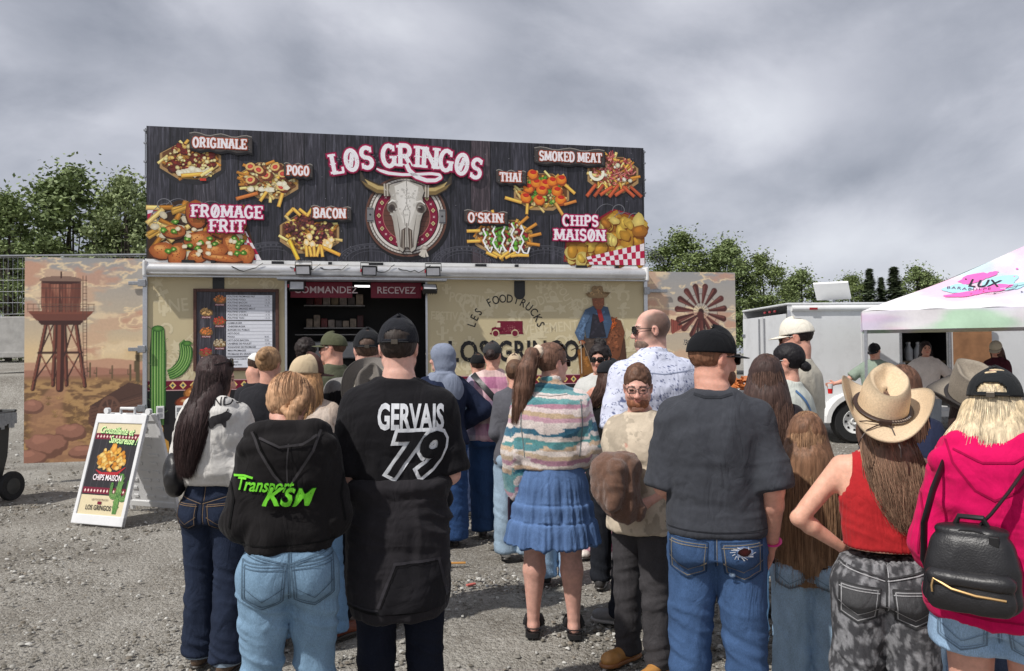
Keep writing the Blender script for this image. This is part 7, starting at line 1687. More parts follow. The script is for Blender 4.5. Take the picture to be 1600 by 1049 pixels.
p = Print(.0002); p.line([(-.17, .918), (0, .912), (.17, .918)], .005, lin(14, 14, 15)); p.line([(-.215, 1.20), (-.19, 1.08), (-.205, .98)], .006, lin(14, 14, 15)); p.line([(.215, 1.20), (.19, 1.08), (.205, .98)], .006, lin(14, 14, 15)); hl = lin(58, 56, 58); p.line([(-.125, 1.325), (-.10, 1.26), (-.05, 1.17), (-.005, 1.115), (.03, 1.165), (.085, 1.25), (.115, 1.325)], .010, hl); p.line([(-.118, 1.325), (-.093, 1.262), (-.045, 1.178), (-.003, 1.128)], .006, lin(8, 8, 8)); p.line([(.0, 1.28), (-.006, 1.2), (-.003, 1.13)], .005, hl); p.line([(-.10, 1.30), (-.03, 1.27), (.05, 1.275), (.10, 1.305)], .008, hl); drape(p, bv, 'seam', HD, step=.02)
JB = lin(118, 146, 170)
pants(G, 'jeans', denim(JB, .22, 1.55), waist=.59, thigh=1.10, kneef=1.10, hem=1.12, butt=1.22, crotch=0, disp=addf(folds(.003, (9, 9, 5)), rings(.30, .50, .005, 62, 3), rings(.56, .72, .0045, 75, 4, 2.0), rings(.05, .2, .005, 85)))
pockets(G, JB, zf=.495, xf=.056, wd=.150, ht=.165, stitch=JB * .5)
bh = (176, 138, 106)
hair_short(G, bh, thick=.019, low=-.095, rough=.005)
b = Body(.006).frame(G['HR'], G['Hc'], G['hs'])
for k in range(9):
    a = k * .72; b.ell((.066 + .012 * math.sin(a), -.090 + .012 * math.cos(a), .060 - .021 * k), (.034 - .001 * k, .032 - .001 * k, .024), k=.003)
for k in range(7): a0 = k / 7 * 2 * PI; b.ell((.040 + .028 * math.cos(a0), -.092, -.040 + .03 * math.sin(a0)), (.018, .020, .018), k=.004)
hb = lin(170, 132, 100); piece(b, 'braid', M['hair'], G['o'], lambda V: hb[None] * (.5 + 1.1 * fbm(V * np.array([60, 60, 40]), 3))[:, None], lambda V, N: .004 * (fbm(V * 70, 2) - .5), 0)
rng = np.random.default_rng(3); n = 260; az = rng.uniform(-2.4, 2.4, n); ph = np.linspace(.1, 1.9, 12)[None] * np.ones((n, 1)) + rng.uniform(-.1, .1, (n, 1))
L = np.stack([np.sin(ph) * np.sin(az)[:, None] * .100 + .02 * (ph / 2) ** 2, -np.sin(ph) * np.cos(az)[:, None] * .122 - .016, np.cos(ph) * .112 + .030], -1) * (1 + rng.uniform(0, .05, (n, 1, 1))) + rng.normal(size=(n, 1, 3)) * .002
strands((L.reshape(-1, 3) @ G['HR'].T * G['hs'] + G['Hc']).reshape(n, 12, 3), rng.uniform(.0006, .0016, n), lin(bh) * rng.uniform(.55, 1.5, (n, 1)), 'flyaway_hair', G['o'])
shoes(G, (120, 62, 44), L=.25)

# woman in striped fleece and tiered denim skirt
G = person(.222, 4.43, 0, 1.655, 'woman in a striped fleece pullover and tiered blue denim skirt with bare calves', 'f', 1.13, .0075, arms=('down', 'belly'), head=(-55, -2, 0), hoff=(.01, .02, .0), legs='bare', stance=.066, step=(.0, -.02), tone=(206, 158, 142))
def stripes(V):
    H = 1.655; q = V[:, 2] / H; xa = V[:, 0] + .25 * np.sign(V[:, 0] + .001) * ss(.2, .24, np.abs(V[:, 0]))
    wv = .030 * (fbm(np.stack([xa * 4.2, V[:, 1] * 1.5, q * 2], 1), 3) - .5) + .008 * np.sin(xa * 11)
    s_ = (q + wv - .55) / .30; pal = [(52, 110, 128), (196, 168, 142), (226, 214, 206), (186, 140, 158), (198, 176, 150), (228, 216, 208), (206, 178, 150), (90, 148, 150), (226, 214, 206), (60, 112, 136), (54, 104, 130), (228, 216, 210), (200, 158, 172), (196, 172, 142), (226, 208, 206), (186, 138, 156), (110, 164, 164), (226, 212, 206), (98, 156, 160)]
    n = len(pal); k = np.floor(s_ * n).astype(int) % n; c = np.array([lin(p_) for p_ in pal])[k]
    hole = fbm(np.stack([xa * 5 + 9, V[:, 1] * 2, q * 26], 1), 2); c = np.where((hole > .66)[:, None], lin(226, 212, 206), c); c = np.where((hole < .30)[:, None], lin(92, 146, 152), c)
    return c * (1 + .2 * (fbm(V * 60, 2) - .5))[:, None]
top(G, 'fleece_pullover', stripes, 'fleece', hem=.575, ease=.034, sleeve='long', sl_r=1.75, collar=.030, blouse=.018, cinch=.014, cuff=.3, disp=addf(folds(.012, (6, 6, 4), off=8), lambda V, N: .004 * (fbm(V * 70, 2) - .5)))
bv = bvh_of(G['top']); p = Print(.0002); p.line([(-.165, 1.34), (-.170, 1.2), (-.150, 1.02)], .005, lin(110, 120, 122)); p.line([(.165, 1.34), (.172, 1.2), (.155, 1.02)], .005, lin(110, 120, 122)); p.line([(-.09, 1.37), (0, 1.362), (.09, 1.37)], .006, lin(196, 190, 186)); drape(p, bv, 'seam', G['top'], step=.02)
H = 1.655; b = Body(.0075)
b.loft([(.315 * H, .272, .23), (.335 * H, .266, .225), (.395 * H, .244, .205), (.402 * H, .236, .20), (.455 * H, .222, .19), (.462 * H, .214, .185), (.52 * H, .200, .172), (.60 * H, .165, .14)], k=0, p=2.1)
SKB = lin(86, 112, 154)
def skc_(V):
    a = np.arctan2(V[:, 1], V[:, 0]); g = fbm(np.stack([np.cos(a) * 9, np.sin(a) * 9, V[:, 2] * 5], 1), 3); z = V[:, 2] / H; seam = np.exp(-((z - .398) / .0035) ** 2) + np.exp(-((z - .458) / .0035) ** 2) + np.exp(-((z - .32) / .004) ** 2)
    return SKB[None] * (.72 + .6 * g + .22 * seam)[:, None]
def skd(V, N):
    a = np.arctan2(V[:, 1], V[:, 0]); z = V[:, 2] / H; t1 = ss(.60, .46, z); 
    g1 = fbm(np.stack([np.cos(a) * 7, np.sin(a) * 7, z * 4], 1), 2) - .5; g2 = fbm(np.stack([np.cos(a) * 15, np.sin(a) * 15, z * 8], 1), 2) - .5
    tier = np.where(z < .40, (.40 - z) / .085, np.where(z < .46, (.46 - z) / .06, .3))
    return (.050 * g1 + .034 * g2) * (.35 + .65 * np.clip(tier, 0, 1)) * t1 - .006 * (np.exp(-((z - .398) / .004) ** 2) + np.exp(-((z - .458) / .004) ** 2))
piece(b, 'tiered_skirt', M['denim'], G['o'], skc_, skd, 1)
hair_short(G, (104, 76, 62), thick=.009, low=-.062, rough=.003)
HRm, Hc, hs = G['HR'], G['Hc'], G['hs']
# ponytail
pt0 = HRm @ np.array([0, -.108, .062]) * hs + Hc
path = np.array([pt0, pt0 + [-.035, -.035, -.01], pt0 + [-.065, -.055, -.09], pt0 + [-.085, -.060, -.20], pt0 + [-.10, -.055, -.30], pt0 + [-.12, -.05, -.40]])
b = Body(.0075); b.chain(list(path), [.022, .040, .050, .050, .040, .016], k=.02); hc = lin(104, 76, 62)
po = piece(b, 'ponytail', M['hair'], G['o'], lambda V: hc[None] * (.45 + 1.2 * fbm(V * np.array([70, 70, 5]), 3))[:, None], lambda V, N: .006 * (fbm(V * np.array([50, 50, 4]), 2) - .5) * 2, 1)
rng = np.random.default_rng(5); n = 420; t5 = np.linspace(0, 1, 6); tt = np.linspace(0, 1, 20); base_ = np.stack([np.interp(tt, t5, path[:, i]) for i in range(3)], 1); rad = np.interp(tt, t5, [.02, .042, .055, .056, .05, .035]); an = rng.uniform(0, 2 * PI, n)
Pn = base_[None] + np.stack([np.cos(an)[:, None] * rad[None], np.sin(an)[:, None] * rad[None] * .8, 0 * rad[None] * an[:, None]], -1) * rng.uniform(.75, 1.05, (n, 1, 1)) + .006 * np.sin(tt[None, :, None] * 9 + rng.uniform(0, 6, (n, 1, 3)))
strands(Pn, rng.uniform(.0007, .0014, n), hc * rng.uniform(.6, 1.5, (n, 1)), 'lock', po)
b = Body(.006); 
for k in range(8): a = k / 8 * 2 * PI; b.ell(pt0 + HRm @ np.array([.028 * math.cos(a), -.004, .028 * math.sin(a)]), (.017, .017, .017), k=.008)
piece(b, 'scrunchie', M['cotton'], G['o'], mott(lin(214, 196, 176), .2, 60), folds(.003, (60, 60, 60)), 0)
glasses(G, 'sun', (24, 18, 18)); o = glasses(G, 'sun', (30, 26, 26), up=.055, back=-.035)
def slides(G, c=(24, 23, 25)):
    for sd in (-1, 1):
        A_ = G['leg'][sd][2]; o = MB(); x, y = A_[0], A_[1]
        out = [(x + sd * .004 + u, y + v) for u, v in ((-.040, -.065), (-.032, -.082), (0, -.09), (.032, -.082), (.040, -.065), (.043, .03), (.048, .10), (.042, .155), (.0, .175), (-.042, .155), (-.048, .10), (-.043, .03))]
        Vb = [(a, b_, .0015) for a, b_ in out] + [(a, b_, .026) for a, b_ in out]; n = len(out); o.add(Vb, [tuple(range(n))[::-1], tuple(range(n, 2 * n))] + [(i, (i + 1) % n, (i + 1) % n + n, i + n) for i in range(n)])
        s_ = o.build('sandal', mat('sandal_footbed', lin(c), .7), G['o'], True)
        for y0 in (.05, .10): MB().tube([(x - .048, y + y0, .028), (x - .036, y + y0, .066), (x + .0, y + y0 + .005, .080), (x + .036, y + y0, .066), (x + .05, y + y0, .028)], .018, 8, flat=.25).build('strap', mat('sandal_strap', lin(c), .5), s_, True)
        MB().tube([(x - .044, y - .03, .045), (x - .03, y - .07, .05), (x, y - .082, .052), (x + .03, y - .07, .05), (x + .044, y - .03, .045)], .010, 6, flat=.3).build('heel_strap', mat('sandal_strap', lin(c), .5), s_, True)
slides(G)
SK = G

# man in charcoal tee, black cap
G = person(.800, 3.06, -2, 1.685, 'man in a plain charcoal tee, black cap and faded blue jeans with a torn pocket', 'm', 1.03, .0065, arms=('belly', 'pocket'), head=(-50, -4, 0), stance=.072, step=(0, -.03), tone=(212, 158, 138))
top(G, 'tee', mott(lin(62, 64, 70), .16, 50), hem=.532, ease=.018, sl_r=1.35, slen=.78, disp=addf(folds(.010, (7, 7, 2.4), off=12), folds(.005, (3, 3, 11), off=4)))
bv = bvh_of(G['top']); p = Print(.0002); p.line([(-.072, 1.437), (-.03, 1.424), (.03, 1.424), (.072, 1.437)], .010, lin(48, 50, 55)); p.line([(-.2, .925), (0, .918), (.2, .925)], .004, lin(40, 41, 46)); drape(p, bv, 'seam', G['top'])
JC = lin(62, 86, 122)
pants(G, 'jeans', denim(JC, .5, 1.70), waist=.60, thigh=1.04, kneef=1.08, hem=1.2, butt=.92)
pockets(G, JC, zf=.478, xf=.058, wd=.145, ht=.155, stitch=lin(126, 120, 110), tear=True)
hair_short(G, (120, 84, 64), thick=.003, low=-.070); 
co = cap(G, (24, 25, 28), yaw=0, size=1.07, high=1.0, tilt=-2); glasses(G, 'sun', (20, 18, 18))
p = Print(.001); p.text('HOOEY', 0, 0, .032, lin(226, 226, 226), .03, .1, 1.1, align='CENTER')
lo = p.build('logo', co); lo.matrix_local = Matrix.Translation((-.080, -.075, .050)) @ Matrix.Rotation(R_(-58), 4, 'Z') @ Matrix.Rotation(R_(-14), 4, 'X')
b = Body(.006).frame(G['HR'], G['Hc'], G['hs']); b.ell((0, .045, -.075), (.065, .056, .050), k=.02); b.ell((0, .11, -.045), (.04, .04, .03), k=.02, op='s'); piece(b, 'beard', M['hair'], G['o'], mott(lin(104, 70, 50), .3, 60), folds(.003, (60, 60, 40)), 0)
W = G['arm'][1][2]; E = G['arm'][1][1]; d = (W - E) / np.linalg.norm(W - E); q = W - d * .015
u_ = Vector(d).orthogonal().normalized() * .033
MB().tube([Vector(q) + Matrix.Rotation(a, 3, Vector(d)) @ u_ for a in np.linspace(0, 2 * PI, 18, endpoint=False)], .007, 8, flat=.4, closed=True).build('wristband', mat('pink_band', lin(236, 60, 150), .4), G['o'], True)
shoes(G, (90, 70, 54), L=.29)

# girl with very long straight hair
G = person(1.268, 3.32, 0, 1.33, 'girl with waist-long straight brown hair and pale jeans', 'f', 1.06, .0065, arms=('belly', 'belly'), head=(0, 0, 0), stance=.06)
top(G, 'shirt', mott(lin(34, 38, 56), .2), hem=.52, ease=.016, sleeve='short', sl_r=1.7)
J2 = lin(166, 192, 214); pants(G, 'jeans', denim(J2, .15, 1.33), waist=.60, thigh=1.02, kneef=1.28, hem=1.6, butt=1.0); pockets(G, J2, zf=.50, xf=.055, wd=.115, ht=.125, stitch=J2 * .6)
hair_long(G, (116, 84, 64), [(.89, .098, .10, 0, -.015), (.80, .118, .092, -.002, -.040), (.70, .122, .078, -.004, -.066), (.60, .118, .068, -.006, -.078), (.52, .112, .048, -.008, -.088), (.46, .098, .022, -.012, -.092)], n=760, c_tip=(160, 126, 96), r=.0015, seed=4, wave=.006, fullness=1.25, jit=.012)
shoes(G, (200, 196, 190), L=.22)

# woman with cowboy hat and red ribbed tank top
G = person(1.36, 2.85, 4, 1.455, 'woman in a tan cowboy hat, red ribbed tank top and grey acid-wash jeans', 'f', 1.06, .0062, arms=('hip', 'belly'), head=(-10, 4, 2), bare='torso', stance=.07, tone=(222, 170, 146))
RD = lin(176, 42, 46)
top(G, 'tank_top', mott(RD, .14), hem=.603, ease=.006, sleeve='none', neck=.842, wmul=1.0, k=.02, disp=addf(lambda V, N: .0016 * np.sin(V[:, 0] * 520), rings(.93, 1.06, .0035, 70, 4), folds(.003, (6, 6, 4))))
J3 = lin(86, 86, 88)
def acid(V):
    n = fbm(V * np.array([58, 58, 34]), 4); m_ = fbm(V * 9, 2); return (lin(70, 70, 73)[None] * (1 - ss(.46, .62, n))[:, None] + lin(138, 138, 141)[None] * ss(.46, .62, n)[:, None]) * (.75 + .5 * m_)[:, None]
pants(G, 'acid_wash_jeans', acid, waist=.575, thigh=1.06, kneef=1.3, hem=1.55, butt=1.08, disp=addf(folds(.006, (9, 9, 4)), rings(.30, .5, .006, 50), lambda V, N: .006 * np.sin(np.arctan2(V[:, 1], V[:, 0]) * 46) * ss(.80, .835, V[:, 2])))
pockets(G, J3, zf=.475, xf=.058, wd=.13, ht=.145, stitch=lin(170, 170, 172))
hair_long(G, (92, 70, 60), [(.87, .088, .085, .02, -.035), (.80, .095, .075, .04, -.060), (.74, .090, .055, .06, -.085), (.69, .066, .036, .075, -.095), (.655, .02, .012, .085, -.095)], n=560, c_tip=(146, 116, 94), r=.0016, seed=7, wave=.012, fullness=1.0)
cowboy(G, (214, 190, 158), (58, 40, 34), tilt=20, roll=9, sc=1.20, yaw=10, upturn=1.1, crownh=.14)
shoes(G, (60, 50, 44), L=.24)
RT = G

# woman in bright pink hoodie with black cap and backpack
G = person(1.535, 2.45, -2, 1.535, 'woman in a hot pink hoodie, black cap and denim shorts with blond hair', 'f', 1.04, .0062, arms=('belly', 'belly'), head=(-4, -6, 0), hoff=(0, .03, .0), legs='bare', tone=(214, 160, 140))
PK = lin(206, 16, 88)
top(G, 'pink_hoodie', mott(PK, .08), hem=.495, ease=.030, sleeve='long', sl_r=1.7, hood=1.3, blouse=.010, cinch=.012, cuff=.4, disp=addf(folds(.013, (5, 5, 3), off=5), folds(.005, (6, 6, 12), off=2)))
p = Print(.0002); pk2 = PK * .55; p.line([(-.135, 1.33), (-.11, 1.25), (-.05, 1.17), (.0, 1.145), (.06, 1.175), (.11, 1.25), (.13, 1.33)], .007, pk2); p.line([(-.11, 1.29), (-.03, 1.255), (.05, 1.26), (.11, 1.30)], .006, pk2); p.line([(-.22, 1.22), (-.2, 1.08), (-.215, .95)], .006, pk2); p.line([(-.2, .80), (0, .79), (.2, .80)], .005, pk2); drape(p, bvh_of(G['top']), 'seam', G['top'], step=.02)
J4 = lin(150, 178, 206); pants(G, 'denim_shorts', denim(J4, .15, 1.53), waist=.59, thigh=1.10, butt=1.15, shorts=.34, disp=addf(folds(.004, (9, 9, 6)), rings(.6, .8, .003, 70))); pockets(G, J4, zf=.485, xf=.06, wd=.14, ht=.15, stitch=J4 * .6)
hair_long(G, (206, 184, 148), [(.885, .112, .098, 0, -.012), (.845, .128, .092, -.01, -.024), (.81, .125, .075, -.02, -.040), (.79, .09, .040, -.03, -.05)], n=1000, c_tip=(218, 204, 178), r=.0009, seed=9, wave=.007, fullness=1.25, skull=-.15)
cap(G, (36, 38, 40), yaw=0, size=1.10, high=.95, hole=True, strap=(24, 24, 26), drop=.006)
shoes(G, (220, 216, 210), L=.25); PH = G
# her backpack, a thing of its own
bp = empty('backpack', (1.475, 2.455, .135), R_(-4) - math.atan2(1.535, 2.45), 'small black leather backpack worn over the hot pink hoodie', 'backpack')
LB = lin(30, 29, 31); bp.scale = (.86, .86, .86)
b = Body(.006); b.loft([(.815, .120, .050, .0, -.245), (.83, .138, .062, 0, -.245), (.90, .145, .066, 0, -.245), (1.0, .134, .060, 0, -.240), (1.06, .108, .050, 0, -.228), (1.095, .060, .030, 0, -.220), (1.10, .02, .015, 0, -.22)], k=0, p=2.9)
bo = piece(b, 'bag_body', M['leather'], bp, mott(LB, .2, 12), folds(.003, (9, 9, 7)), 1)
b = Body(.006); b.loft([(.82, .110, .035, 0, -.300), (.835, .124, .042, 0, -.300), (.90, .124, .040, 0, -.300), (.935, .116, .030, 0, -.298), (.942, .10, .02, 0, -.295)], k=0, p=3.2); fp = piece(b, 'front_pocket', M['leather'], bp, mott(LB, .2, 12), folds(.003, (9, 9, 7)), 1)
b = Body(.006); b.loft([(.905, .128, .047, 0, -.300), (.945, .124, .040, 0, -.300), (.955, .11, .03, 0, -.297)], k=0, p=3.2); piece(b, 'pocket_flap', M['leather'], fp, mott(LB * 1.1, .2, 12), folds(.003, (9, 9, 7)), 1)
MB().tube([(-.105, -.338, .925), (-.05, -.350, .900), (.02, -.352, .888), (.105, -.338, .882)], .0045, 6).build('zip', mat('brass_zip', lin(196, 160, 110), .35, .8), fp, True)
MB().tube([(-.105, -.338, .925), (-.11, -.345, .90), (-.108, -.347, .88)], .004, 6).build('zip_pull', mat('brass_zip', lin(196, 160, 110), .35, .8), fp, True)
MB().tube([(.138 * math.cos(a) * .93, -.262 - .030 * math.sin(a) * .2, .92 + .165 * math.sin(a)) for a in np.linspace(-.1, PI + .1, 24)], .007, 6).build('piping', M['black'], bo, True)
b = Body(.006)
b = MB(); b.tube([(-.10, -.21, .83), (-.155, -.185, .95), (-.15, -.19, 1.08), (-.12, -.185, 1.20), (-.095, -.11, 1.285), (-.09, -.03, 1.30)], .020, 10, flat=.3); b.build('shoulder_strap', mat('strap_leather', LB, .45, var=.3, scale=30), bp, True)
b = MB(); b.tube([(.02, -.215, 1.09), (.06, -.215, 1.14), (.11, -.19, 1.215), (.15, -.13, 1.28), (.15, -.03, 1.30)], .020, 10, flat=.3); b.build('shoulder_strap', mat('strap_leather', LB, .45, var=.3, scale=30), bp, True)
b = MB(); b.tube([(-.03, -.215, 1.09), (-.075, -.215, 1.14), (-.12, -.185, 1.22), (-.135, -.10, 1.29)], .020, 10, flat=.3)
MB().tube([(-.05, -.222, 1.09), (-.035, -.235, 1.125), (.035, -.235, 1.125), (.05, -.222, 1.09)], .010, 8).build('grab_handle', mat('strap_leather', LB, .45, var=.3, scale=30), bp, True)
MB().box((.055, -.285, 1.04), (.085, -.268, 1.075), bev=.004).build('side_tab', mat('strap_leather', LB, .45, var=.3, scale=30), bo)
p = Print(.0002); p.text('ardene', 0, .842, .020, lin(110, 108, 108), .0, align='CENTER'); p.build('embossed_name', fp, (0, -.343, 0))
# ================================================================== the rest of the crowd
def bun(G, c, pos, r, rough=.005):
    b = Body(.006).frame(G['HR'], G['Hc'], G['hs'])
    for k in range(6): a = k; b.ell(np.array(pos) + r * .3 * np.array([math.sin(a), math.cos(a * 1.3), math.cos(a)]), (r * .8,) * 3, k=.006)
    c = lin(c); piece(b, 'hair_bun', M['hair'], G['o'], lambda V: c[None] * (.5 + fbm(V * 60, 3))[:, None], lambda V, N: rough * (fbm(V * 60, 2) - .5) * 2, 0)
def beard(G, c):
    b = Body(.005).frame(G['HR'], G['Hc'], G['hs']); b.ell((0, .038, -.080), (.0630, .0605, .045), k=.02); b.ell((0, .088, -.046), (.026, .012, .007), k=.008); b.ell((0, .104, -.0635), (.019, .03, .006), k=.003, op="s"); b.ell((0, .100, -.020), (.060, .045, .030), k=.006, op='s'); piece(b, 'beard', M['hair'], G['o'], mott(lin(c), .4, 90), folds(.002, (80, 80, 60)), 0)
def thing(name, lab, cat, parts, loc, rz=0):
    o = empty(name, loc, rz, lab, cat)
    for nm, b, m in parts: b.build(nm, m, o, True)
    return o
NAVY, DENIM, LIGHT, DARKJ = lin(30, 42, 66), lin(58, 86, 126), lin(160, 186, 206), lin(36, 44, 62)

# woman in white sweatshirt, long dark hair (left)
G = person(-1.545, 4.0, -28, 1.60, 'woman in a white sweatshirt with very long dark hair and dark wide jeans', 'f', .98, .007, arms=('belly', 'belly'), head=(-58, -14, 0), lean=.0, stance=.06, step=(.02, -.06), faced=True)
WH = lin(206, 203, 198)
top(G, 'white_sweatshirt', mott(WH, .06), hem=.60, ease=.032, sleeve='long', sl_r=1.75, hood=1.0, blouse=.022, cinch=.012, disp=addf(folds(.014, (5, 5, 4), off=3), folds(.005, (5, 5, 14))))
p = Print(.0002); ik = lin(50, 48, 50); p.text('KANDO', .06, 1.352, .060, ik, .004, xs=1.0, align='CENTER', rot=.05)
p.poly([(.01, 1.27), (.03, 1.30), (.08, 1.315), (.10, 1.325), (.125, 1.31), (.115, 1.285), (.10, 1.275), (.10, 1.245), (.09, 1.245), (.085, 1.265), (.04, 1.262), (.035, 1.24), (.025, 1.24)], ik); p.line([(.10, 1.32), (.105, 1.335)], .006, ik)
drape(p, bvh_of(G['top']), 'lettering', G['top'], yaw=10)
pants(G, 'dark_wide_jeans', denim(DARKJ, .2, 1.6), waist=.60, thigh=1.0, kneef=1.12, hem=1.55, hemz=.04); pockets(G, DARKJ, zf=.50, wd=.12, ht=.14, stitch=lin(120, 100, 80))
for sd in (-1, 1):
    A_ = G['leg'][sd][2]; MB().lathe([(.066, .050), (.073, .052), (.073, .100), (.066, .102)], 24).build('turn_up', mat('pale_denim', lin(130, 146, 162), .85, var=.2, scale=60), G['o'], True).location = (A_[0], A_[1], 0)
hair_long(G, (56, 41, 40), [(.90, .082, .092, -.005, -.02), (.83, .085, .085, -.03, -.09), (.75, .078, .055, -.05, -.15), (.68, .055, .038, -.06, -.168), (.64, .035, .024, -.065, -.165), (.62, .012, .010, -.065, -.16)], n=640, r=.0013, seed=21, wave=.004, fullness=.75)
glasses(G, 'sun', up=.06, back=-.03); earring(G, 1)
shoes(G, (92, 74, 60), L=.25)
b = Body(.008); b.ell((0, 0, 0), (.055, .10, .115), k=.01)
o = empty('shoulder_bag', (-1.73, 3.95, 1.0), .3, 'small black shoulder bag at the hip of the woman in white sweatshirt', 'bag'); piece(b, 'bag_body', M['leather'], o, mott(LB, .2, 12), folds(.008, (9, 9, 9)), 1)
MB().tube([(.02, .10, .10), (.05, .08, .22), (.09, .05, .34), (.10, -.03, .34), (.06, -.10, .20), (.02, -.11, .10)], .012, 6, flat=.4).build('bag_strap', M['black'], o, True)

# woman in trucker cap and pale camouflage jacket
camo = lambda base, alt: (lambda V: np.where((fbm(V * 11, 3) > .52)[:, None], lin(base), np.where((fbm(V * 13 + 7, 3) > .58)[:, None], lin(alt), lin(tuple(int(a * .55 + b_ * .45) for a, b_ in zip(base, alt))))))
G = person(-1.16, 4.35, -14, 1.585, 'woman in a tan mesh trucker cap and pale camouflage jacket', 'f', 1.05, .008, arms=('belly', 'belly'), head=(-42, -4, 0), stance=.09, step=(-.05, .02))
top(G, 'camo_jacket', camo((206, 190, 176), (170, 148, 132)), hem=.50, ease=.03, sleeve='long', sl_r=1.7, collar=.02)
pants(G, 'jeans', denim(lin(110, 144, 178), .2, 1.6), hem=1.3); hair_long(G, (176, 132, 92), [(.90, .09, .09, 0, -.02), (.82, .10, .07, -.02, -.05), (.76, .09, .04, -.04, -.09), (.72, .04, .02, -.06, -.1)], n=420, c_tip=(196, 156, 112), r=.0015, skull=-.1, seed=22)
cap(G, (86, 60, 56), back=(196, 176, 146), mesh_back=True, size=1.10, high=1.12, brimlen=.085); shoes(G, (122, 66, 46), L=.27, turn=(10, -40))
GP = 'people queueing in the yard'
# far queue in front of the hatch: (x, y, face, H, sex, w, label, top, bottom, hair, extra)
def simple(x, y, face, H, label, sex, w, tcol, bcol, hair=None, hcol=(70, 52, 42), sleeve='short', head=(0, 0, 0), arms=('belly', 'belly'), capc=None, brim=None, glass=None, faced=False, tcols=None, vox=.012, tone=(208, 156, 136), hem=.48, ease=.016, hood=None, wide=1.15, shoe=(60, 58, 58), bname='jeans', z=0, rows=None, tone2=None, tname=None, cz=1.05, bm='denim', stance=.055):
    G = person(x, y, face, H, label, sex, w, vox, arms=arms, head=head, faced=faced, tone=tone, z=z, stance=stance, svox=.009 if faced else None)
    G['brow'] = lin(hcol) * .8
    top(G, tname or ('tee' if sleeve == 'short' else 'sweater'), tcols or mott(lin(tcol), .12), hem=hem, ease=ease, sleeve=sleeve, sl_r=1.4, hood=hood, disp=folds(.008, (6, 6, 3), off=x * 9), wmul=1.0)
    pants(G, bname, denim(lin(bcol), .25, H, off=x) if bm == 'denim' else bm, kneef=wide, hem=wide * 1.1)
    if hair == 'short': hair_short(G, hcol, thick=.003 if capc else .008, low=-.062)
    elif hair == 'fuzz': hair_short(G, hcol, thick=.013, low=-.062, rough=.010)
    elif hair == 'buzz': hair_short(G, hcol, thick=.0015, low=-.066, rough=0)
    elif hair: hair_long(G, hcol, rows or [(.91, .085, .09, 0, -.02), (.83, .095, .07, 0, -.05), (.76, .09, .045, 0, -.075), (.70, .05, .02, 0, -.085)], n=160, r=.003, seed=int(abs(x) * 99), fullness=.9, skull=-.1 if capc else None, wave=.006)
    if capc: cap(G, capc, brim=brim, size=cz)
    if glass: glasses(G, glass)
    shoes(G, shoe, L=.26); return G
G = simple(-1.60, 5.05, -8, 1.655, 'woman with a messy dark blond bun and black top behind the trucker cap', 'f', 1.0, (40, 40, 44), (40, 44, 56), 'short', (150, 118, 86), 'long', head=(-18, -6, 0)); bun(G, (150, 118, 86), (.0, -.10, .06), .045)
G = simple(-2.02, 6.1, -40, 1.62, 'person with bowed head in a white cap beside the menu board', 'm', 1.0, (34, 34, 38), (40, 48, 66), 'short', (60, 44, 36), 'long', head=(-35, -30, 0), capc=(224, 222, 216))
G = simple(-1.80, 6.7, 4, 1.745, 'man with dark curly hair and a charcoal hoodie near the counter', 'm', 1.05, (72, 76, 84), (40, 48, 66), 'fuzz', (36, 28, 26), 'long', head=(-6, 0, 0), hood=1.0)
G = simple(-1.72, 7.2, -10, 1.64, 'red-haired person in a bright blue top drinking from a red cup', 'f', .95, (36, 62, 170), (60, 84, 120), 'short', (150, 96, 60), 'long', head=(38, 6, 0), arms=('mouth', 'belly'), faced=True); bun(G, (160, 104, 64), (.0, -.10, .05), .04)
thing('red_cup', 'red cup held to the mouth of the person in blue', 'cup', [('cup', MB().lathe([(.0, 0), (.032, 0), (.042, .10), (.039, .10), (.03, .005), (0, .005)], 16, cap=False), mat('red_cup_plastic', lin(196, 40, 44), .35))], (-1.84, 7.02, 1.49))
G = simple(-1.44, 6.2, 38, 1.775, 'thin man in an olive cap and olive tee looking left', 'm', .92, (88, 90, 72), (50, 56, 66), 'buzz', (90, 66, 52), 'short', head=(34, 0, 0), capc=(84, 86, 66), glass='sun')
G = person(-.865, 4.6, 2, 1.745, 'man in a black cap and black raglan tee left of the number 79 tee', 'm', 1.16, .009, arms=('belly', 'belly'), head=(-4, 0, 0), stance=.075)
top(G, 'raglan_tee', lambda V: np.where((V[:, 2] > 1.44 - .25 * np.abs(V[:, 0]))[:, None], lin(126, 124, 122), BLK), ease=.018, sl_r=1.45, slen=.74); pants(G, 'black_trousers', denim(lin(34, 36, 42), .1, 1.7)); hair_short(G, (84, 66, 56), thick=.003, low=-.066); cap(G, (32, 33, 36), size=1.06, high=1.02, hole=True); shoes(G, (104, 88, 76), L=.30, turn=(40, -8))
ho = empty('felt_hat', (-.80, 4.37, 1.42), 0, 'grey felt cowboy hat hanging on the back of the man in raglan tee', 'hat')
cowboy(None, (118, 112, 106), (150, 140, 124), parent=ho, Mx=Matrix.Rotation(R_(62), 4, 'X') @ Matrix.Rotation(R_(-18), 4, 'Z') @ Matrix.Scale(1.0, 4), name='hat_crown', cord=False)
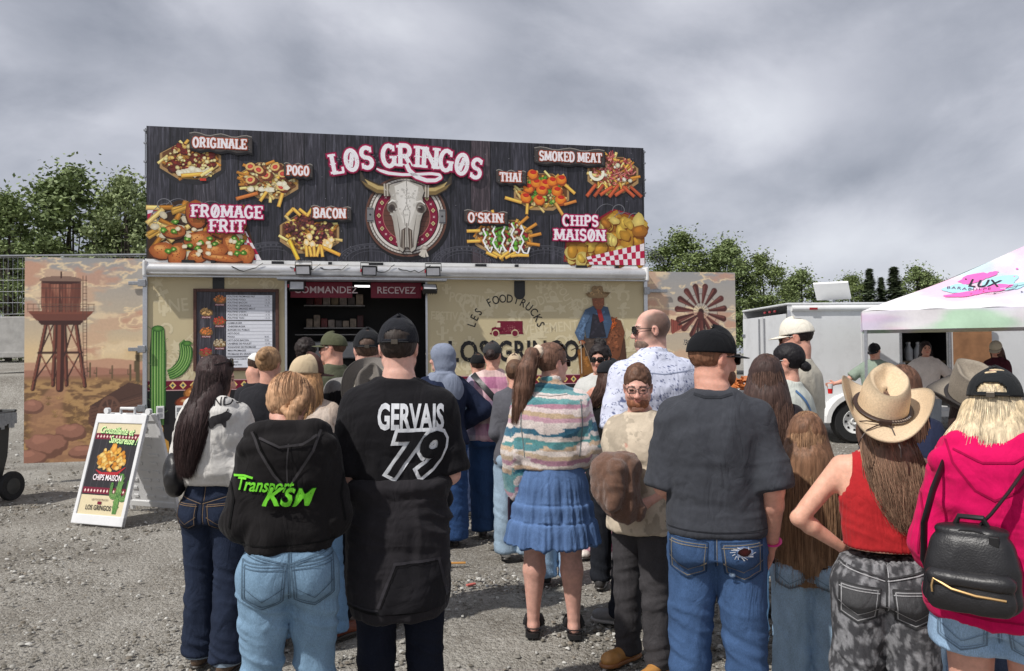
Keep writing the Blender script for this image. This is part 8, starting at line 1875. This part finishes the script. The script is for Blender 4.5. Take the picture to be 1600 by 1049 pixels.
# woman in blue-grey headscarf, hand on hip
G = person(-.595, 6.5, 18, 1.685, 'woman in a blue-grey headscarf and navy denim jacket with a hand on her hip', 'f', 1.12, .009, arms=('belly', 'hip'), head=(52, -4, 0), faced=True, svox=.009)
top(G, 'denim_jacket', denim(lin(36, 44, 66), .2, 1.7), 'denim', hem=.50, ease=.026, sleeve='long', sl_r=1.6); pants(G, 'jeans', denim(lin(48, 74, 116), .3, 1.7), kneef=1.5, hem=2.0); shoes(G, (50, 50, 56), L=.25)
b = Body(.007).frame(G['HR'], G['Hc'], G['hs']); b.ell((0, -.018, .026), (.089, .112, .102), k=.01); b.ell((0, -.03, -.07), (.086, .095, .08), k=.04); b.ell((0, .125, -.025), (.058, .08, .085), k=.01, op='s'); b.frame()
b.loft([(1.235, .10, .075, .02, -.06), (1.30, .16, .10, .01, -.035), (1.38, .15, .10, 0, -.015), (1.44, .10, .09, 0, 0)], k=.05); b.ell((.06, -.11, 1.30), (.075, .04, .13), k=.04)
piece(b, 'headscarf', M['cotton'], G['o'], mott(lin(128, 136, 154), .1), folds(.010, (7, 7, 2.5), off=3), 1)
# plaid overshirt, dark cap with bun, cross-body strap
def plaid(V):
    x, z = V[:, 0] + .3 * V[:, 1], V[:, 2]; i, j = np.floor(x / .095).astype(int), np.floor(z / .10).astype(int); a = np.array([lin(196, 140, 160), lin(206, 190, 150), lin(150, 176, 190), lin(214, 176, 186), lin(156, 96, 124)]); b_ = np.array([lin(214, 178, 184), lin(166, 110, 140), lin(206, 196, 176), lin(146, 160, 184)])
    return (a[i % 5] * .5 + b_[j % 4] * .5) * (1 + .12 * np.sign(np.sin(x * 200)) * .4)[:, None]
G = simple(-.175, 6.8, -4, 1.70, 'person in a pastel plaid overshirt with a black cross-body strap and dark cap', 'f', 1.16, (0, 0, 0), (48, 74, 112), 'short', (56, 42, 38), 'long', head=(-10, 0, 0), capc=(58, 58, 60), tcols=plaid, hem=.50, ease=.03, wide=1.35, tname='plaid_overshirt'); bun(G, (50, 38, 36), (.01, -.125, .018), .040)
bv = bvh_of(G['top']); p = Print(.0003); p.line([(-.17, 1.42), (-.05, 1.30), (.08, 1.16), (.20, .98)], .050, lin(26, 26, 28)); so = drape(p, bv, 'crossbody_strap', G['o'], lift=.006, m=M['leather'])
simple(.02, 7.5, 0, 1.59, 'child in a beige cap just right of the plaid overshirt', 'm', .9, (90, 90, 96), (70, 80, 100), 'short', capc=(186, 166, 140), vox=.013)
simple(-.34, 7.6, 4, 1.60, 'child in a small black cap between the headscarf and the plaid overshirt', 'm', .9, (60, 60, 66), (60, 72, 100), 'short', capc=(28, 28, 30), vox=.013)
simple(.30, 5.4, 5, 1.55, 'person in pale jeans and black shoes hidden behind the striped fleece', 'f', .95, (120, 110, 110), (150, 178, 206), 'short', (90, 66, 50), 'long', shoe=(30, 30, 32), wide=1.3)
simple(.02, 6.05, -3, 1.55, 'person in washed jeans and white sneakers hidden behind the striped fleece, on the left', 'f', .95, (90, 90, 96), (146, 166, 184), 'short', (90, 66, 50), 'long', shoe=(206, 204, 200), wide=1.5)
# curly woman with red sunglasses eating; floral trousers
floral = lambda V: np.where((fbm(V * 30, 2) > .56)[:, None], lin(214, 170, 180), np.where((fbm(V * 26 + 5, 2) > .55)[:, None], lin(150, 40, 84), lin(176, 70, 110)))
G = simple(.70, 6.1, 165, 1.665, 'woman with curly dark hair and tinted sunglasses eating in a pale knit wrap', 'f', 1.08, (190, 190, 186), (0, 0, 0), 'fuzz', (34, 28, 28), 'long', head=(0, -6, 0), arms=('belly', 'mouth'), faced=True, glass='sun', bm=floral, bname='floral_trousers', shoe=(214, 206, 196), wide=1.7, ease=.024, tname='knit_wrap'); bun(G, (32, 27, 27), (0, -.03, .125), .05, .012)
G = simple(.665, 5.25, -16, 1.545, 'youth in a black cap and black tee with small gold lettering', 'f', .92, (28, 27, 28), (36, 38, 44), 'hang', (72, 50, 42), 'short', head=(-34, -6, 0), capc=(36, 37, 40), rows=[(.91, .07, .075, -.0, -.02), (.86, .06, .05, -.03, -.06), (.83, .035, .03, -.07, -.09), (.80, .015, .012, -.09, -.1)])
p = Print(.0002); p.text('LE JURIEGOU', .03, 1.235, .05, lin(170, 150, 100), .002, align='CENTER', rot=-.08); drape(p, bvh_of(G['top']), 'lettering', G['top'])
# tall balding man in white patterned shirt
blue = lambda V: np.where((np.abs(fbm(np.stack([V[:, 0] * 34, V[:, 1] * 34, V[:, 2] * 26], 1), 3) - .5) < .010)[:, None] | (fbm(V * 46 + 3, 2) > .77)[:, None], lin(96, 104, 140), lin(206, 210, 228))
def balding(c, L, m):
    a = m * ss(.0, .04, L[:, 2] + .07) * ss(.065, .02, L[:, 1]) * ss(.115, .085, L[:, 2] + .4 * np.clip(L[:, 1] + .02, 0, 1)) * (np.abs(L[:, 0]) < .079); c = c * (1 - .85 * a[:, None]) + lin(84, 68, 60) * .85 * a[:, None]; return c
G = person(.822, 4.5, 24, 1.855, 'tall balding man in a white shirt with fine blue print, sunglasses in profile', 'm', 1.12, .0075, arms=('belly', 'belly'), head=(76, -2, 0), stance=.08, step=(.10, -.06), paint=balding, svox=.006, faced=True)
top(G, 'printed_shirt', blue, hem=.46, ease=.02, sl_r=1.6, slen=.80, collar=.016, disp=addf(folds(.009, (6, 6, 2.5), off=6), folds(.004, (4, 4, 12)))); pants(G, 'dark_jeans', denim(lin(32, 36, 46), .2, 1.85), hem=1.3); glasses(G, 'sun'); shoes(G, (120, 120, 120), sole=(170, 168, 164), L=.30, turn=(50, -30)); beard(G, (120, 98, 86))
p = Print(.0002); p.line([(-.22, 1.50), (0, 1.475), (.22, 1.50)], .005, lin(150, 158, 180)); drape(p, bvh_of(G['top']), 'yoke_seam', G['top'])
# short man with glasses, tan print tee, looking at the viewer
def stub(c, L, m):
    a = m * ss(-.030, -.055, L[:, 2] + .0 * L[:, 1]) * ss(.0, .03, L[:, 1]) * (1 - (np.hypot(L[:, 0] / .024, (L[:, 2] + .064) / .013) < 1)); c = c * (1 - .3 * a[:, None]) + lin(120, 80, 62) * .3 * a[:, None]
    s_ = m * ss(.06, .078, np.abs(L[:, 0])) * ss(-.02, .0, L[:, 2]) * (L[:, 1] < .03); return c * (1 - .6 * s_[:, None]) + lin(70, 54, 46) * .6 * s_[:, None]
G = person(.655, 3.95, 146, 1.505, 'short man in glasses and a tan faded tee looking back at the viewer', 'm', 1.06, .0065, arms=('belly', 'belly'), head=(32, -8, 0), hoff=(0, .02, .022), faced=True, paint=stub, stance=.075, step=(.04, -.03), svox=.0051, headscale=1.06, tone=(216, 166, 150))
tan = lambda V: lin(198, 184, 164)[None] * (1 + .5 * (fbm(V * 8, 3) - .5) + .35 * np.where(fbm(V * 15 + 4, 3) > .54, -.8, 0))[:, None] * np.where(((fbm(V * 9 + 2, 2) > .74) & (V[:, 2] > 1.1))[:, None], np.array([1.15, .8, .8]), 1)
top(G, 'faded_tee', tan, hem=.465, ease=.022, sl_r=1.6, slen=.86, collar=.004, disp=addf(folds(.011, (7, 7, 3), off=2), folds(.004, (5, 5, 13)))); pants(G, 'charcoal_jeans', denim(lin(64, 62, 64), .3, 1.55), hem=1.15)
G['brow'] = lin(60, 40, 30); hair_short(G, (92, 66, 52), thick=.001, low=.040, toph=.015, rough=.006); glasses(G, 'clear', (60, 50, 48)); beard(G, (136, 88, 64)); shoes(G, (186, 134, 74), sole=(150, 100, 60), L=.28, high=.05, name='boot')
b = Body(.006); b.loft([(-.20, .05, .045, .05, -.02), (-.17, .075, .055, .04, -.02), (-.09, .10, .07, .0, -.02), (0, .108, .08, -.01, -.01), (.07, .098, .08, 0, 0), (.10, .07, .06, .01, 0)], k=0, p=2.2); b.cone((-.03, -.085, .06), (-.05, -.095, -.12), .03, .02, k=.03)
o = empty('brown_jacket', (.50, 3.72, 1.0), R_(10), 'brown fleece jacket draped over the arm of the short man in glasses', 'jacket'); piece(b, 'draped_cloth', M['fleece'], o, mott(lin(112, 84, 70), .12), addf(folds(.014, (16, 16, 5), off=5), folds(.009, (7, 7, 12), off=2)), 1)
# woman with long wavy dark hair in pale jeans
G = person(1.315, 3.98, 0, 1.575, 'woman with long wavy dark brown hair and pale jeans beside the charcoal tee', 'f', 1.05, .0075, arms=('belly', 'belly'), stance=.075)
top(G, 'dark_top', mott(lin(40, 36, 40), .2), hem=.56, sleeve='long', ease=.02); pants(G, 'pale_jeans', denim(lin(150, 178, 202), .2, 1.57), kneef=1.35, hem=1.8, hemz=.07); hair_long(G, (66, 50, 46), [(.90, .105, .10, 0, -.02), (.82, .125, .085, 0, -.05), (.72, .125, .07, .01, -.075), (.64, .10, .05, .02, -.085), (.58, .05, .03, .03, -.09)], n=760, c_tip=(104, 78, 66), r=.0015, wave=.016, seed=31, fullness=1.3); slides(G, (150, 110, 96))
# left: two facing left, eating
G = simple(1.90, 5.1, 70, 1.81, 'young man in a white cap and beige tee facing left by the cargo trailer', 'm', .92, (186, 180, 166), (70, 80, 96), 'short', (36, 28, 26), 'short', head=(14, -10, 0), capc=(226, 220, 206), glass='sun', faced=True, hem=.46, ease=.024)
G = simple(1.70, 4.72, 66, 1.645, 'woman with a low dark bun and glasses eating nachos in a pale long sleeve', 'f', .98, (196, 200, 192), (120, 140, 160), 'short', (24, 21, 24), 'long', head=(14, -2, 0), arms=('mouth', 'mouth'), glass='clear', faced=True, ease=.022, vox=.008); bun(G, (22, 20, 22), (0, -.118, -.035), .034); bv = bvh_of(G['top'])
p = Print(.0003); p.line([(-.09, 1.36), (-.03, 1.26), (.03, 1.1), (.06, .98)], .022, lin(86, 120, 160)); drape(p, bv, 'bag_strap', G['o'], lift=.005)
r = random.Random(3); b = MB()
for _ in range(26): b.box((0, 0, 0), (.04, .035, .006), Matrix.Translation((r.gauss(0, .035), r.gauss(0, .03), r.uniform(0, .07))) @ Euler((r.uniform(-1, 1), r.uniform(-1, 1), r.uniform(0, 6))).to_matrix().to_4x4())
thing('nacho_tray', 'tray of orange nachos held up by the woman with glasses', 'food tray', [('chip_heap', b, mat('nacho', lin(206, 120, 60), .6, var=.5, scale=30)), ('tray', MB().lathe([(.0, -.03), (.06, -.03), (.085, .01), (.08, .01), (.055, -.024), (0, -.024)], 16, cap=False), M['white'])], (1.40, 4.66, 1.36))
# behind the tan hat
G = simple(1.80, 3.55, 0, 1.525, 'woman with straight brown hair partly hidden behind the tan cowboy hat', 'f', 1.0, (44, 50, 74), (120, 140, 160), 'hang', (98, 70, 56), 'long')
G = simple(2.06, 3.45, 4, 1.46, 'person in a dark brimmed cowboy hat with a pale crown beside the black cap', 'f', 1.0, (40, 38, 42), (70, 80, 100), 'hang', (60, 44, 40), 'long', head=(20, 0, 0))
cowboy(G, (150, 140, 126), (40, 34, 32), dark=(58, 54, 52), sc=1.22, tilt=24, roll=-24, yaw=30, upturn=.9, cord=False, crownh=.15)
G = simple(5.38, 11.4, 160, 1.70, 'man in a black cap and sage shirt holding out a red drink', 'm', 1.02, (138, 152, 138), (60, 66, 80), 'short', (40, 32, 28), 'short', head=(0, -22, 0), arms=('belly', ((.10, .08, -.12), (.19, .13, -.15), (.85, .5, -.2))), capc=(34, 34, 36), faced=True, vox=.014)
W = G['o'].matrix_basis @ Vector(G['arm'][1][2] + G['arm'][1][3] * .08)
thing('drink_cup', 'clear cup of red drink held out beside the white trailer', 'cup', [('drink', MB().lathe([(0, 0), (.032, 0), (.038, .075), (0, .075)], 14), mat('red_drink', lin(214, 40, 40), .2)), ('cup', MB().lathe([(.0385, .076), (.043, .15), (.041, .15), (.036, .076)], 14, cap=False), mat('cup_film', lin(214, 214, 214), .15))], W - Vector((0, .0, .14)))
G = simple(6.62, 12.3, 176, 1.735, 'woman in a white lace top with hands on hips at the trailer doorway', 'f', 1.12, (226, 216, 210), (150, 156, 164), 'hang', (44, 32, 34), 'short', head=(22, 0, 0), arms=('hip', 'hip'), faced=True, vox=.014, ease=.024, rows=[(.90, .085, .06, 0, -.03), (.84, .10, .06, 0, -.04), (.79, .07, .03, 0, -.05)], tname='lace_top')
G = simple(7.25, 11.5, 150, 1.72, 'person in a beige cap and maroon hoodie with bowed head under the tent', 'f', 1.0, (70, 30, 40), (50, 54, 66), 'hang', (80, 54, 46), 'long', head=(20, -30, 0), capc=(196, 186, 166), glass='sun', faced=True, vox=.014)
# phone in the fleece woman's hand, stroller, litter and a yellow post
W = SK['o'].matrix_basis @ Vector(SK['arm'][-1][2] + SK['arm'][-1][3] * .09)
thing('phone', 'phone in a dark case in the hand of the striped fleece woman', 'phone', [('case', MB().box((-.038, -.006, -.075), (.038, .006, .075), bev=.005), mat('phone_case', lin(60, 44, 56), .4)), ('camera_bump', MB().box((-.03, -.009, .03), (.0, -.0065, .062), bev=.001), M['black'])], W + Vector((-.03, -.03, -.01)), .5)
o = empty('stroller', (1.72, 3.95, 0), R_(-20), 'black stroller half hidden behind the long haired girl', 'stroller')
MB().tube([(-.22, -.30, .55), (-.24, -.42, .98), (-.16, -.46, 1.04), (.16, -.46, 1.04), (.24, -.42, .98), (.22, -.30, .55)], .018, 10).build('push_bar', M['black'], o, True)
b = Body(.012); b.ell((0, 0, .55), (.24, .34, .20), k=.05); b.ell((0, .06, .80), (.25, .30, .22), k=.05); b.ell((0, -.1, .82), (.2, .3, .18), k=.03, op='s'); piece(b, 'seat_shell', M['cotton'], o, mott(lin(54, 58, 68), .15))
for sx in (-.26, .26):
    for y, r_ in ((-.28, .14), (.36, .10)): w_ = MB().lathe([(r_ * .7, -.02), (r_, -.018), (r_, .018), (r_ * .7, .02)], 20).build('wheel', M['rubber'], o, True); w_.location = (sx, y, r_); w_.rotation_euler = (0, PI / 2, 0)
    MB().tube([(sx * .9, -.28, .14), (sx * .85, 0, .5), (sx * .9, .36, .10)], .014, 8).build('frame_tube', M['galv'], o, True)
thing('yellow_post', 'yellow folding sign post standing on the gravel behind dark jeans', 'post', [('post', MB().box((-.02, -.015, 0), (.02, .015, .62), bev=.004), mat('yellow_plastic', lin(226, 178, 44), .5)), ('foot', MB().box((-.11, -.06, 0), (.11, .06, .02), bev=.004), mat('yellow_plastic', lin(226, 178, 44), .5))], (-2.15, 5.6, 0))
for i, (x, y, rz, c, nm, lab) in enumerate([(-.47, 5.9, .05, (206, 150, 80), 'wooden_fork', 'tan wooden stick lying on gravel right of the man in the 79 tee'), (-.30, 5.35, .6, (206, 110, 100), 'paper_scrap', 'small red paper scrap on the gravel near the wooden stick'), (1.15, 6.2, .1, (220, 176, 50), 'yellow_strip', 'yellow plastic strip on the ground behind the short man')]):
    thing(nm, lab, 'litter', [('piece', MB().box((-.10 if i != 1 else -.035, -.012, 0), (.10 if i != 1 else .035, .012, .012), bev=.003), mat(nm, lin(c), .6))], (x, y, .002), rz)
